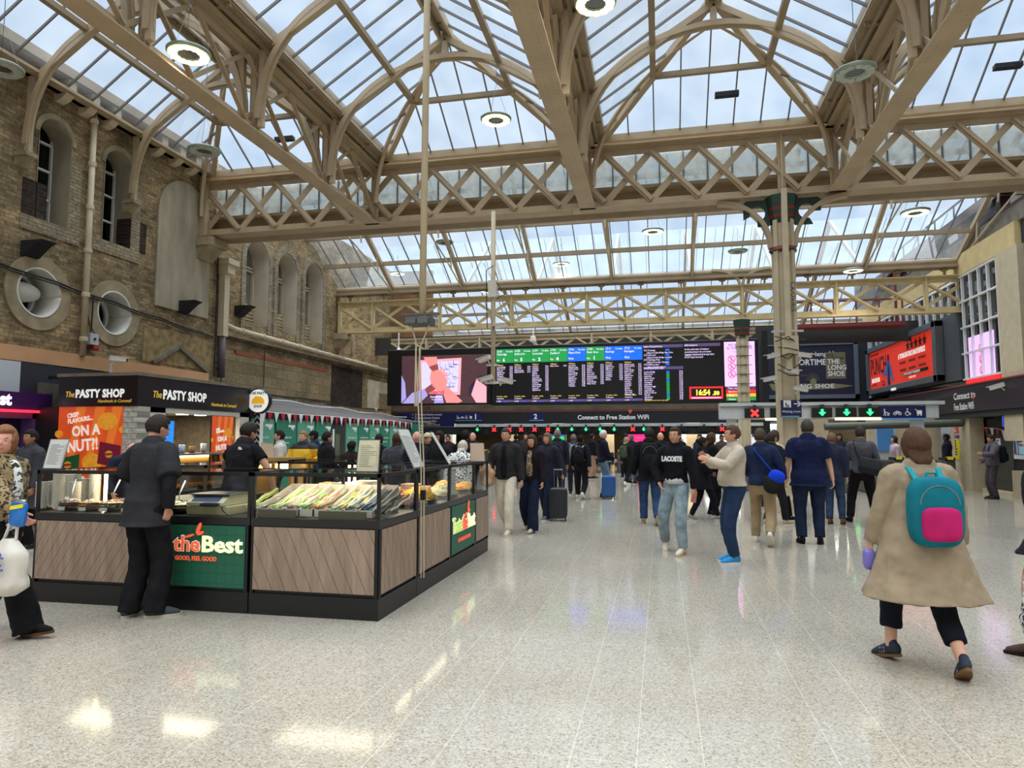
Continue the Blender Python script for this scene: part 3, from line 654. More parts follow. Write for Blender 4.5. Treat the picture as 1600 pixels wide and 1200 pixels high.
# third, small truss over the board and the dark sheeting behind
girder('lattice_truss', 'low small lattice truss directly over the departure board', (-10.6, 26.0), (3.4, 26.0), 4.72, 5.62, 15, [1.5+2.2*k for k in range(6)], .2, .085, CREAML, .12, rv=False)
b = MB(); b.box(XW, 27.6, 5.2, 9.6, 27.7, 5.95); struct('wall_upper_screen', b, mat('dark_sheeting', (52, 50, 48), .9, noise=.2, nscale=20, stretch=(1, 1, .1)))
b = MB(); b.box(XW, 34.4, 2.9, 16, 34.6, 7.2); struct('wall_back_upper', b, mat('brown_back_wall', (118, 100, 80), .9, noise=.4, nscale=1.2))
b = MB(); b.box(-13.2, 29.5, 2.9, XW+1.9, 29.7, 9.3); b.box(-13.2, 29.5, 0, -12.3, 29.7, 3); struct('wall_back_left', b, mat('worn_plaster', (128, 94, 66), .95, noise=.5, nscale=1.1))
b = MB(); b.box(XR, 35.5, 2.4, 16, 35.7, 9); struct('wall_back_right', b, CHAR)
struct('wall_far', MB().box(-14, 46, 0, 16, 46.2, 7), mat('far_wall', (92, 78, 56), .9, noise=.5, nscale=.8))
struct('ceiling_far', MB().box(-13.5, 33.2, 2.85, 4.6, 46, 3.0).box(4.4, 28.2, 2.9, XR, 46, 3.0), mat('dark_ceiling', (58, 54, 48), .9))

struct('wall_side_left', MB().box(-13.7, 29.7, 0, -13.5, 46, 9), DARKI)
struct('wall_side_right', MB().box(15.9, 35.6, 0, 16.1, 46, 9).box(XR+1.5, 14, 0, XR+1.7, 35.5, 6.9), DARKI)
struct('wall_unseen_behind', MB().box(-13.5, -9.2, 3.2, 16, -9, 9).box(-13.5, -9.2, 0, -5, -9, 3.3).box(4, -9.2, 0, 16, -9, 3.3), mat('rear_wall', (150, 140, 120), .9))  # unseen wall with a gap, added behind the camera to dim the floor
struct('wall_right_near', MB().box(XR+.4, -9, 0, XR+.6, 14.8, 7.3), mat('rear_wall', (150, 140, 120)))
# ---- columns
def column(label, x, y, zt, r, bands):
    t = thing('iron_column', label, 'column', (x, y, 0)); t['kind'] = 'thing'
    b = MB(); n = 8; b.lathe([(r, 0), (r, zt-.5)], (x, y, 0), 8)
    for k in range(4):
        a = pi/4+k*pi/2; b.bar((x+r*1.02*cos(a), y+r*1.02*sin(a), 0), (x+r*1.02*cos(a), y+r*1.02*sin(a), zt-.55), .10, .05, (cos(a), sin(a), 0))
    for k in range(4):
        a = k*pi/2; px, py = x+r*.93*cos(a), y+r*.93*sin(a)
        rivets(b, (px, py, .2), (px, py, zt-.6), (-.12, -.05, .05, .12), .14, .012, (cos(a), sin(a), 0))
    b.build('shaft', CREAML, t)
    b = MB(); b.lathe([(r*1.25, 0), (r*1.25, .3), (r*1.05, .42)], (x, y, 0), 8); b.build('plinth', CREAML, t)
    z = zt-.55; b = MB(); b.mat(0).lathe([(r*1.0, z-.08), (r*1.15, z), (r*1.2, z+.05)], (x, y, 0), 8); b.mat(1).lathe([(r*1.22, z+.05), (r*1.28, z+.12)], (x, y, 0), 8)
    b.mat(0).lathe([(r*1.22, z+.12), (r*1.3, z+.22)], (x, y, 0), 8); b.mat(1).lathe([(r*1.3, z+.22), (r*1.36, z+.28)], (x, y, 0), 8); b.mat(0).lathe([(r*1.34, z+.28), (r*1.45, z+.45), (r*1.5, z+.55)], (x, y, 0), 8)
    b.build('capital', [GREENP, REDP], t)
    for zz in bands:
        b = MB(); b.mat(0).lathe([(r*1.1, zz), (r*1.25, zz+.05)], (x, y, 0), 8); b.mat(1).lathe([(r*1.28, zz+.05), (r*1.2, zz+.12)], (x, y, 0), 8); b.build('neck_ring', [GREENP, REDP], t)
    return t
c1 = column('tall cream riveted column with dark green and red capital under the big cross girder', 2.73, YG1, 7.0, .235, [5.72])
for s_ in (-1, 1):
    pts = [(2.73+s_*(.25+1.12*(1-cos(pi/2*k/12))), YG1, 5.85+1.1*sin(pi/2*k/12)) for k in range(13)]
    MB().path(pts, .22, .09, (0, 1, 0)).build('curved_bracket', CREAM, c1)
    g_ = MB(); cx, cz = 2.73+s_*.52, 6.66
    for k in range(20):
        a0, a1 = 2*pi*k/20, 2*pi*(k+1)/20
        sq = lambda a: (max(-1, min(1, 1.35*cos(a)))*.3, max(-1, min(1, 1.35*sin(a)))*.3)
        p0, p1 = sq(a0), sq(a1)
        if (p0[0]*s_ > .12 and p0[1] < -.12): continue
        g_.prism([(p0[0], p0[1]), (p1[0], p1[1]), (.17*cos(a1), .17*sin(a1)), (.17*cos(a0), .17*sin(a0))], (0, .06, 0), (cx, YG1-.03, cz))
    g_.build('pierced_spandrel', GREENP, c1)
MB().box(2.73-.06, YG1-.36, 3.0, 2.73+.06, YG1-.27, 7.1).build('cable_trunking', CREAML, c1)
text('CX/OV/R/S', (2.80, YG1-.375, 5.0),   .14, BLACKM, c1, rot=-pi/2, name='stencilled_marking')
for k in range(3):
    pass
c2 = column('smaller cream column in front of the departure board', 2.72, YG2, 5.58, .185, [])
for k in range(9): MB().lathe([(.205, 2.8+k*.31), (.205, 2.83+k*.31)], (2.72, YG2, 0), 8).bar((2.45, YG2-.2, 2.81+k*.31), (3.0, YG2-.2, 2.81+k*.31), .02, .02).build('strap', DSTEEL, c2)
pts = [(2.72-.2*0-0, 0, 0)]
for s_ in (-1, 1):
    q = MB().path([(2.72+s_*(.05+.9*(1-cos(pi/2*k/10))), YG2-.1, 6.8+.5*sin(pi/2*k/10)) for k in range(11)], .12, .08, (0, 1, 0)); q.build('curved_bracket', CREAM, c2)
# dark mast beside the board
tag(MB().box(3.52, 25.3, 0, 3.72, 25.5, 5.4).build('mast', BLACKM), 'black upright mast beside the end of the departure board', 'mast')
# ================================================================== RIGHT-HAND BUILDING
XB = XR
STUCCO = mat('beige_stucco', (196, 180, 150), .9, noise=.12, nscale=4); STUCCOY = mat('yellow_stucco', (208, 184, 132), .9, noise=.12, nscale=3)
GLASSD = mat('dark_reflective_glass', (26, 30, 32), .06, spec=.9)
LILACL = mat('lilac_screen', (206, 176, 236), .5, emit=1.0)
struct('wall_right', MB().box(XB+.12, 18, 3.2, XB+.5, 35.5, 7.35), mat('shop_dark_panel', (50, 52, 56), .6))
struct('trim_20', MB().box(XB-.04, 20.3, 6.72, XB+.3, 35.5, 7.38), STUCCOY)
struct('trim_21', MB().box(XB-.05, 20.2, 3.24, XB+.4, 21.4, 6.75).box(XB-.05, 34.2, 3.3, XB+.4, 35.5, 6.75), STUCCO)
struct('trim_22', MB().box(XB+.05, 17.5, 7.38, XB+.5, 35.5, 7.85), CONC)
struct('trim_23', MB().box(XB-.14, 18.0, 3.2, XB+.3, 19.1, 7.0), mat('grey_cladding_edge', (120, 122, 122), .5))
w = MB().box(XB+.06, 21.4, 3.3, XB+.1, 34.2, 6.72).build('window_20', GLASSD); w['kind'] = 'structure'
f = MB()
y = 21.45
while y < 23.9:                                      # big grid
    f.box(XB-.02, y, 3.42, XB+.06, y+.05, 6.7); y += .575
for z in (3.42, 4.22, 5.03, 5.85, 6.66): f.box(XB-.03, 21.4, z, XB+.07, 23.95, z+.05)
y = 24.1
while y < 33.3:
    f.box(XB-.02, y, 5.55, XB+.06, y+.06, 6.62); y += .66
f.box(XB-.03, 24.0, 6.6, XB+.07, 33.4, 6.68); f.box(XB-.03, 24.0, 5.55, XB+.07, 33.4, 5.62)
y = 33.5
while y < 34.3: f.box(XB-.02, y, 3.45, XB+.06, y+.05, 6.6); y += .3
for k in range(7): f.box(XB-.03, 33.45, 3.45+k*.52, XB+.07, 34.2, 3.5+k*.52)
f.build('window_frame', WHITE, w)
t = thing('screen_reflection', 'glowing lilac reflection of a safety screen, modelled behind the big window grid', 'screen', (XB+.05, 22.6, 3.3)); LIL2 = mat('reflected_lilac', (204, 168, 232), .5, emit=.8)  # emissive panel standing in for a reflection in the window glass
MB().box(XB+.045, 21.95, 3.47, XB+.055, 23.62, 4.72).build('screen', LIL2, t); MB().box(XB-.02, 21.6, 3.3, XB+.05, 23.75, 3.41).build('status_row', mat('led_red', (216, 36, 40), .5, emit=1.0), t)  # screen, red row and symbols all belong to that modelled reflection
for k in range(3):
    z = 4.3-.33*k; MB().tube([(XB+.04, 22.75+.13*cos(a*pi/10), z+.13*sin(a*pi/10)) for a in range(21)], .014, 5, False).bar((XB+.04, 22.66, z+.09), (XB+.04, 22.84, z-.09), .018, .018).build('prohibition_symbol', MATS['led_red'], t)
# advert case
t = thing('poster_case', 'grey lit poster case with the red theatre poster on the upper shop front', 'poster', (XB-.1, 29, 3.5))
MB().box(XB-.08, 23.95, 3.45, XB+.05, 33.45, 5.62).build('backing_panel', mat('dark_grey_panel', (72, 75, 80), .6), t)
b = MB(); ya, yb, za, zb = 25.15, 33.1, 3.52, 5.55
b.box(XB-.34, ya, za, XB-.08, ya+.3, zb); b.box(XB-.34, yb-.3, za, XB-.08, yb, zb); b.box(XB-.34, ya, za, XB-.08, yb, za+.22); b.box(XB-.34, ya, zb-.22, XB-.08, yb, zb)
bevel(b.build('case_frame', GREY, t), .02)
RED = mat('poster_red', (214, 52, 34), .5, emit=.35, noise=.08, nscale=1.5); PB = mat('poster_black', (28, 20, 24), .6); PW = mat('poster_white', (240, 236, 230), .5, emit=.3); PBL = mat('poster_blue', (60, 92, 148), .6, emit=.15)
MB().box(XB-.24, ya+.3, za+.22, XB-.2, yb-.3, zb-.22).build('poster_sheet', RED, t)
X0 = XB-.25; yL = yb-.3
text('PUNCH', (X0, yL-.15, 4.35), 1.0, PB, t, '-x', sx=.62, bold=.012)
text('BASED ON A TRUE STORY', (X0, yL-.15, 5.16), .12, PB, t, '-x', sx=.8)
text('JAMES GRAHAM', (X0, yL-.2, 4.02), .26, PW, t, '-x', sx=.6, bold=.01)
text('STRICTLY LIMITED', (X0, yL-.2, 3.88), .1, PB, t, '-x', sx=.8)
text('22 SEP\nLIMITED', (X0, yL-1.6, 3.92), .12, PB, t, '-x')
def star(b, x, y, z, r, ax):
    pts = []
    for k in range(10):
        a = pi/2+k*pi/5; q = r if k % 2 == 0 else r*.42; pts.append((q*cos(a), q*sin(a)))
    b.prism(pts, V(ax[2])*.01, (x, y, z), ax[:2])
AXM = ((0, -1, 0), (0, 0, 1), (-1, 0, 0))
s = MB()
for k in range(5): s = MB(); star(s, X0, 28.0-k*.42, 5.06, .2, AXM); s.build('star', PB, t)
s = MB()
for (yy, n_) in ((28.9, 5), (27.9, 5), (26.9, 5)):
    for k in range(n_): star(s, X0, yy-k*.14, 4.5, .06, AXM); star(s, X0, yy-k*.14, 4.22, .06, AXM)
s.build('printed_rating', PB, t)
text('A TOUR-DE-FORCE MASTERPIECE', (X0, 29.1, 4.68), .25, PW, t, '-x', sx=.74, bold=.012)
b = MB().box(X0-.005, 26.1, 3.98, X0, 28.6, 4.1); b.build('banner', PB, t)
text('A MUST-SEE OF THE SEASON', (X0-.006, 28.55, 4.0), .13, PW, t, '-x', sx=1.0); text('BOOK NOW', (X0, 28.0, 3.84), .12, PW, t, '-x')
g = MB()                                             # the figure on the poster
g.mat(0).prism([(-.18, -.0), (.22, 0), (.2, .5), (.5, .12), (.62, .16), (.3, .78), (.16, .98), (-.14, .98), (-.3, .72), (-.75, .52), (-.72, .42), (-.25, .5)], (-.008, 0, 0), (X0, 30.3, 3.76), ((0, -1, 0), (0, 0, 1)))
g.mat(1).prism([(.1*cos(a*pi/8), .16*sin(a*pi/8)) for a in range(16)], (-.008, 0, 0), (X0, 30.28, 4.87), ((0, -1, 0), (0, 0, 1)))
g.mat(1).prism([(-.06, 0), (.16, 0), (.12, .7), (.02, .95), (-.05, .6)], (-.012, 0, 0), (X0, 30.3, 3.78), ((0, -1, 0), (0, 0, 1)))
g.build('printed_figure', [PBL, PB], t)
MB().box(XB-.36, 29.2, 3.5, XB-.33, 29.75, 3.6).build('maker_plate', PW, t)
# black fascia with WiFi sign, soffit
t = thing('fascia_board', 'dark fascia board over the shops carrying the two-line station WiFi sign', 'sign', (XB, 20, 2.4))
FAS = mat('aubergine_fascia', (44, 36, 44), .45)
MB().box(XB-.2, 15, 2.42, XB+.3, 35.4, 3.24).build('board', FAS, t)
MB().box(XB-.22, 15, 3.22, XB-.1, 35.4, 3.26).build('edge_trim', mat('copper_edge', (140, 60, 50), .5), t)
text('Connect to', (XB-.205, 24.25, 2.83), .30, WHITE_L, t, '-x', sx=1.1, bold=.004); text('Free Station WiFi', (XB-.205, 24.25, 2.5), .30, WHITE_L, t, '-x', sx=.66, bold=.004)
b = MB(); b.prism([(.07*cos(a*pi/6), .07*sin(a*pi/6)) for a in range(12)], (-.01, 0, 0), (XB-.2, 22.85, 2.86), ((0, -1, 0), (0, 0, 1))); b.prism([(-.03, -.05), (.03, -.05), (0, .0)], (-.01, 0, 0), (XB-.2, 22.85, 2.78), ((0, -1, 0), (0, 0, 1))); b.build('wifi_symbol', mat('orange_symbol', (220, 90, 60), .5), t)
struct('ceiling_soffit', MB().box(XB-.15, 15, 2.25, XB+5, 35.4, 2.42), mat('soffit', (50, 52, 48), .8))
struct('wall_shopfront', MB().box(XB+.35, 15, 0, XB+.4, 23.0, 2.3).box(XB+.35, 25.2, 0, XB+.4, 35.4, 2.3), mat('shopfront_dark', (26, 26, 27), .25))
struct('trim_24', MB().box(XB-.05, 23.62, 0, XB+.35, 25.0, 2.3).box(XB-.1, 20.3, 1.55, XB+.3, 21.3, 2.35), STUCCO)
struct('trim_25', MB().box(XB+.2, 14, 0, XB+.36, 23.6, .12), CREAML)
b = MB(); b.box(XB-.02, 20.45, 0, XB+.3, 21.2, .75); struct('trim_26', b, STUCCO)
struct('wall_right_lower', MB().box(XB+.34, 21.9, 0, XB+.38, 23.4, 2.2), mat('olive_shutter', (64, 62, 54), .7))
def notice(label, y0, y1, z0, z1, m, txt=None, tm=None, sz=.06, extra=None, x=None):
    x = x or XB+.33
    t = thing('notice', label, 'notice', (x, y0, z0)); MB().box(x-.012, y0, z0, x, y1, z1).build('sheet', m, t)
    if txt: text(txt, (x-.014, y1-.03, z1-sz*1.1), sz, tm or BLACKM, t, '-x', sx=.7, line=1.0)
    if extra: extra(t)
    return t
YELN = mat('yellow_notice', (222, 206, 50), .5)
notice('tall yellow notice on the beige shop pillar', 24.35, 24.75, .95, 1.6, YELN, 'FIRE\nEXIT\nKEEP\nCLEAR\nAT ALL\nTIMES', None, .085, None, XB-.05)
notice('small red notice at the top of the beige shop pillar', 24.4, 24.75, 1.78, 1.98, mat('red_notice', (206, 70, 74), .5), 'NO\nENTRY', WHITE_L, .07, None, XB-.05)
notice('small purple notice between the red and yellow ones on the pillar', 24.37, 24.77, 1.63, 1.72, mat('purple_notice', (70, 60, 140), .5), 'PUSH', WHITE_L, .06, None, XB-.05)
notice('plain white notice taped inside the dark shop window', 22.55, 22.85, 1.15, 1.62, WHITE, 'Opening\nhours\n7 - 10', None, .07)
def bl(t):
    MB().box(XB+.30, 21.33, 1.18, XB+.316, 21.76, 1.72).build('picture_panel', mat('poster_deep_blue', (40, 86, 150), .5), t); MB().box(XB+.29, 21.5, 1.2, XB+.30, 21.6, 1.5).build('picture_panel', mat('poster_skin', (214, 180, 160), .5), t)
notice('white framed blue poster hanging in the shop window beside the bunting', 21.28, 21.82, 1.05, 1.85, WHITE, None, None, .06, bl)
notice('pale blue and white poster under the beige box by the shop door', 20.2, 20.65, 1.2, 1.52, mat('pale_blue_poster', (150, 190, 216), .5), 'OPEN', None, .1, None, XB-.06)
t = thing('blue_sign_frame', 'thin bright blue neon frame in the dark shop window', 'sign', (XB+.3, 22, 1.95)); b = MB(); bm_ = mat('blue_neon', (40, 70, 200), .5, emit=1.2)
b.bar((XB+.3, 21.2, 1.98), (XB+.3, 22.3, 1.98), .03, .03); b.bar((XB+.3, 21.2, 1.98), (XB+.3, 21.2, 2.3), .02, .02); b.bar((XB+.3, 22.3, 1.98), (XB+.3, 22.3, 2.3), .02, .02); b.build('tube', bm_, t)

def bunting(label, pts, n, size, ax):
    """cord with alternating red and white pennants"""
    t = thing('bunting', label, 'bunting', pts[0]); pts = [V(p) for p in pts]
    MB().tube(pts, .008, 5).build('cord', WHITE, t); L = [0]
    for a, c in zip(pts[:-1], pts[1:]): L.append(L[-1]+(c-a).length)
    for k in range(n):
        d = L[-1]*(k+.5)/n; i = max(j for j in range(len(L)-1) if L[j] <= d); p = pts[i].lerp(pts[i+1], (d-L[i])/(L[i+1]-L[i])); dr = (pts[i+1]-pts[i]).normalized()
        b = MB(); q = dr*size*.42; nn = dr.cross(V((0, 0, 1)))*.006
        tip = p-V((0, 0, size))+nn*random.uniform(-4, 4)
        b.add([p-q, p+q, tip, p-q+nn, p+q+nn, tip+nn], [(0, 1, 2), (5, 4, 3), (0, 3, 4, 1), (1, 4, 5, 2), (2, 5, 3, 0)])
        b.build('pennant', REDF if k % 2 == 0 else WHF, t)
    return t
bunting('red and white bunting across the dark shop window', [(XB+.25, 23.4, 1.95), (XB+.25, 22.5, 1.9), (XB+.25, 21.5, 1.72), (XB+.25, 20.9, 1.95), (XB+.25, 20.3, 2.0)], 9, .28, 'y')
bunting('short red bunting at the edge of the shops by the cctv camera', [(XB-.1, 20.3, 2.3), (XB-.1, 19.2, 2.28)], 3, .3, 'y')
# maroon steelwork above the parapet
b = MB()
t = thing('steel_frame', 'maroon steel frame and walkway above the parapet of the shops', 'steelwork', (XB+.6, 18, 7.8))
for k, y in enumerate((19, 21.6, 24.2, 26.8, 30, 33)):
    MB().box(XB+.25, y, 7.4, XB+.5, y+.28, 8.75+.0).build('post', MAROON, t)
b = MB(); b.box(XB+.2, 16.5, 8.5, XB+.5, 35, 8.8); b.box(XB+.2, 16.5, 7.9, XB+.45, 35, 8.05); b.build('beam', MAROON, t)
b = MB(); b.box(XB+.2, 16.5, 9.2, XB+.25, 30, 9.25)
for k in range(9): b.box(XB+.2, 16.6+k*1.6, 8.8, XB+.24, 16.64+k*1.6, 9.25)
b.build('handrail', CHAR, t)
MB().box(XB+1.3, 16.5, 7.4, XB+1.4, 35, 9.4).build('backing_sheet', mat('dark_brown_sheet', (34, 26, 24), .9, noise=.3), t)
t = thing('walkway', 'dark red steel walkway with railings beyond the second girder', 'steelwork', (5, 27, 5.7)); b = MB()
b.box(4.6, 26.6, 5.66, 8.6, 27.4, 5.78); b.build('deck', mat('red_oxide', (112, 40, 36), .6), t); b = MB()
for k in range(6): b.bar((4.7+k*.76, 26.65, 5.7), (4.7+k*.76, 26.65, 6.6), .05, .05)
b.bar((4.6, 26.65, 6.6), (8.6, 26.65, 6.6), .06, .06); b.bar((4.6, 26.65, 6.15), (8.6, 26.65, 6.15), .04, .04); b.build('railing', mat('red_oxide', (112, 40, 36)), t); MB().bar((8.4, 27.0, 5.7), (8.4, 27.0, 8.4), .08, .08).build('hanger', MATS['red_oxide'], t); MB().bar((4.9, 27.0, 5.7), (4.9, 27.0, 8.4), .08, .08).build('hanger', MATS['red_oxide'], t)

# ================================================================== BOOK POSTER WALL
YM = 32.0
struct('wall_poster', MB().box(4.45, 33.92, 2.95, 9.3, 34.1, 6.65), CHAR)
t = thing('poster_case', 'wide dark blue book advert in a grey frame behind the tall column', 'poster', (6.3, YM, 3.4))
b = MB(); x0, x1, z0, z1 = 4.45, 8.35, 3.35, 5.85
b.box(x0, YM-.14, z0, x1, YM, z0+.17).box(x0, YM-.14, z1-.17, x1, YM, z1).box(x0, YM-.14, z0, x0+.17, YM, z1).box(x1-.17, YM-.14, z0, x1, YM, z1); b.build('case_frame', mat('blue_grey_frame', (98, 112, 124), .4), t)
MB().box(x0+.17, YM-.06, z0+.17, x1-.17, YM-.02, z1-.17).build('poster_sheet', mat('book_navy', (22, 24, 44), .5, emit=.2), t)
Yt = YM-.07; OL = mat('olive_print', (120, 118, 84), .6, emit=.1)
text("'There is great length'", (4.85, Yt, 5.2), .29, WHITE_L, t, sx=1.0, bold=.004); text('BOB MORTIMER', (5.0, Yt, 4.82), .36, WHITE_L, t, sx=.88, bold=.008)
b = MB().prism([(0, 0), (2.6, .05), (3.3, .17), (2.6, .26), (.4, .3), (-.15, .3)], (0, -.01, 0), (4.85, Yt+.01, 3.72)); b.build('printed_shape', OL, t)
text('The LONG SHOE', (4.95, Yt-.008, 3.8), .27, WHITE_L, t, sx=1.2, bold=.006)
b = MB().box(7.05, Yt-.01, 4.2, 7.85, Yt, 5.35); b.build('printed_book', mat('olive_cover', (120, 112, 80), .6), t)
text('BOB\nMORTIMER', (7.1, Yt-.015, 5.18), .15, BLACKM, t, sx=.95, line=.9); text('THE\nLONG\nSHOE', (7.12, Yt-.015, 4.86), .30, WHITE_L, t, sx=.9, line=.9, bold=.008)
b = MB()
for k in range(9): a = pi*(k+.5)/9; b.bar((6.5+.14*cos(a), Yt-.005, 4.12+.14*sin(a)), (6.5+.3*cos(a), Yt-.005, 4.12+.34*sin(a)), .015, .015)
b.prism([(.13*cos(a*pi/7), .16*sin(a*pi/7)) for a in range(14)], (0, -.01, 0), (6.52, Yt, 4.08)); b.build('printed_face', OL, t)

k_ = 33.9/YM; t.location = CP+(t.location-CP)*k_; t.scale = (k_, k_, k_)
# ================================================================== DEPARTURE BOARD
YB = 25.5
t = thing('departure_board', 'long black departure board with rows of train times and a lilac safety panel', 'departure board', (-3.6, YB, 2.9))
bevel(MB().box(-6.32, YB, 2.86, 3.42, YB+.5, 5.16).build('housing', BLACK, t), .03)
EG = mat('led_green', (26, 128, 62), .5, emit=.9); EB = mat('led_blue', (14, 88, 214), .5, emit=1.0); EW = mat('led_white', (216, 200, 238), .5, emit=1.1); EY = mat('led_yellow', (232, 196, 80), .5, emit=1.0)
EP = mat('led_purple', (86, 70, 112), .5, emit=.5); ER = mat('led_red', (216, 36, 40), .5, emit=1.0); EO = mat('led_orange', (240, 160, 50), .5, emit=.9); LIL = mat('led_lilac', (214, 168, 240), .5, emit=1.05)
ED = mat('led_dark', (14, 13, 17), .4)
xs = [-6.12+.689*k for k in range(9)]
yf = YB-.02
MB().box(-6.2, yf, 2.95, 3.33, YB, 5.06).build('screen', ED, t)
heads = MB(); cols = 'GGGGBGBB'
dests = [('16:56', 'Tunbridge Wells', '6'), ('16:58', 'Ashford Intl', '5'), ('16:59', 'Sevenoaks', '2'), ('17:03', 'Dartford', '4'), ('17:06', 'Hayes Kent', ''), ('17:08', 'Slade Green', '1'), ('17:11', 'Hastings', ''), ('17:20', 'Ramsgate', '')]
st = ['London Bridge', 'New Cross', 'Lewisham', 'Hither Green', 'Grove Park', 'Orpington', 'Sevenoaks', 'Hildenborough', 'Tonbridge', 'High Brooms', 'Paddock Wood', 'Marden', 'Staplehurst', 'Headcorn', 'Ashford', 'Folkestone']
nr = [9, 4, 14, 1, 12, 11, 9, 17]
for k in range(8):
    x = xs[k]; mm = EG if cols[k] == 'G' else EB; zt = 4.99+.0*k; zt = 4.86 + .012*k if k < 8 else 4.9
    zt = 5.02
    MB().box(x, yf-.008, zt-.52, x+.68, yf, zt).build('column_header', mm, t)
    text(dests[k][0]+'\n'+dests[k][1][:10], (x+.03, yf-.01, zt-.12), .12, EW, t, sx=.8, line=.95, res=1); text('On time', (x+.66, yf-.01, zt-.12), .10, EW, t, align='RIGHT', sx=.8, res=1)
    if dests[k][2]: text('Plat', (x+.03, yf-.01, zt-.46), .10, EW, t, sx=.8, res=1); text(dests[k][2], (x+.26, yf-.01, zt-.47), .17, EW, t, res=1, bold=.006)
    else: text('Wait', (x+.03, yf-.01, zt-.46), .12, EW, t, sx=.8, res=1)
    text('Calling at:', (x+.03, yf-.01, zt-.63), .08, EY, t, sx=.8, res=1)
    n_ = nr[k]; names = [st[(j*3+k) % 16] for j in range(n_)]
    text('\n'.join(names), (x+.03, yf-.01, zt-.71), .08, EW, t, sx=.72, line=.86, res=1)
    text('\n'.join('%02d:%02d' % (17, (4+k+j*4) % 60) for j in range(n_)), (x+.65, yf-.01, zt-.71), .08, EW, t, align='RIGHT', sx=.72, line=.86, res=1)
    text('8 coaches - toilets', (x+.03, yf-.01, 3.19), .075, EY, t, sx=.75, res=1); text('Southeastern', (x+.03, yf-.01, 3.11), .075, EW, t, sx=.7, res=1)
MB().box(xs[0], yf-.006, 2.99, xs[8]-.01, yf, 3.08).build('footer_bar', EP, t)
for k in range(8): text('south', (xs[k]+.03, yf-.01, 3.005), .08, EW, t, sx=.9, res=1); text('eastern', (xs[k]+.26, yf-.01, 3.005), .08, EB, t, sx=.9, res=1)
xa = xs[8]+.02
MB().box(xa, yf-.006, 4.92, xa+1.42, yf, 5.03).box(xa, yf-.006, 4.12, xa+1.42, yf, 4.23).box(xa+1.46, yf-.006, 4.93, xa+2.72, yf, 5.04).build('heading_bar', EP, t)
text('Later Departures', (xa+.02, yf-.01, 4.94), .1, EW, t, sx=.95, res=1); text('West End and Cafe', (xa+.02, yf-.01, 4.14), .1, EW, t, sx=.9, res=1); text('Information', (xa+1.48, yf-.01, 4.95), .1, EW, t, sx=.95, res=1)
text('17:21 Tonbridge\n      calling at London Bridge, New Cross\n17:25 Gravesend\n      calling at London Bridge, Lewisham\n17:30 Tunbridge Wells\n      calling at Sevenoaks, Orpington\n17:33 Maidstone East\n      calling at Swanley, Otford', (xa+.02, yf-.01, 4.80), .088, EW, t, sx=.72, line=.99, res=1)
text('\n'.join(st[:14]), (xa+.03, yf-.01, 4.01), .088, EW, t, sx=.75, line=.865, res=1); text('\n'.join('17:%02d' % (4+k*4) for k in range(14)), (xa+1.4, yf-.01, 4.01), .088, EW, t, align='RIGHT', sx=.7, line=.865, res=1)
gb = MB()
for k in range(14): gb.mat(1 if k in (0, 4, 11) else 0).box(xa+.82, yf-.006, 3.995-k*.076, xa+.93, yf, 4.06-k*.076)
for k in range(4): gb.mat(1).box(xa+.8, yf-.006, 4.80-k*.175, xa+.94, yf, 4.87-k*.175)
gb.build('platform_marker', [EG, EB], t)
text('In the interests of station\nsecurity please do not leave\nluggage unattended at any time\nDon\'t leg it around', (xa+1.48, yf-.01, 4.80), .10, EW, t, sx=.82, line=.95, res=1)
text('At platforms not shown ask staff', (xa+.03, yf-.01, 2.98), .07, EY, t, sx=.9, res=1)
# lilac panel
xl = 2.26
MB().box(xl, yf-.008, 3.46, 3.3, yf, 5.06).build('safety_panel', LIL, t)
DP = mat('deep_purple_ink', (52, 30, 96), .5)
text('NO RUNNING\nIN THE STATION', (xl+.52, yf-.012, 4.90), .135, DP, t, align='CENTER', sx=.85, line=.9, res=2); text('You may be asked to leave\nif you ignore this', (xl+.52, yf-.012, 4.70), .06, DP, t, align='CENTER', sx=.9, res=1)
b = MB()
for k in range(3):
    z = 4.44-.27*k; pts = [(xl+.25+.12*cos(a*pi/10), yf-.012, z+.12*sin(a*pi/10)) for a in range(21)]; b.tube(pts, .012, 5, False); b.bar((xl+.16, yf-.012, z+.085), (xl+.34, yf-.012, z-.085), .018, .018)
b.build('prohibition_symbol', ER, t)
b = MB()
for k in range(3):
    z = 4.44-.27*k; b.bar((xl+.22, yf-.01, z+.03), (xl+.27, yf-.01, z-.03), .02, .03); b.bar((xl+.27, yf-.01, z-.02), (xl+.2, yf-.01, z-.08), .015, .02); b.bar((xl+.27, yf-.01, z-.02), (xl+.32, yf-.01, z-.08), .015, .02); b.prism([(.02*cos(a), .02*sin(a)) for a in range(6)], (0, -.01, 0), (xl+.24, yf, z+.06))
b.build('running_symbol', DP, t)
text('No running\n\n\nNo pushing\n\n\nNo skating', (xl+.42, yf-.012, 4.42), .07, DP, t, sx=.9, line=1.25, res=1)
MB().box(xl+.04, yf-.008, 3.36, 3.3, yf, 3.45).build('status_heading', EP, t); text('Tube status  16:54', (xl+.1, yf-.012, 3.37), .09, EW, t, res=1)
for k, (m_, s_) in enumerate(((ER, 'Bakerloo'), (EO, 'Circle'), (EG, 'District'))):
    MB().box(xl+.04, yf-.008, 3.23-.135*k, 3.3, yf, 3.345-.135*k).build('status_row', m_, t); text(s_, (xl+.12, yf-.012, 3.25-.135*k), .085, EW, t, sx=.9, res=1)
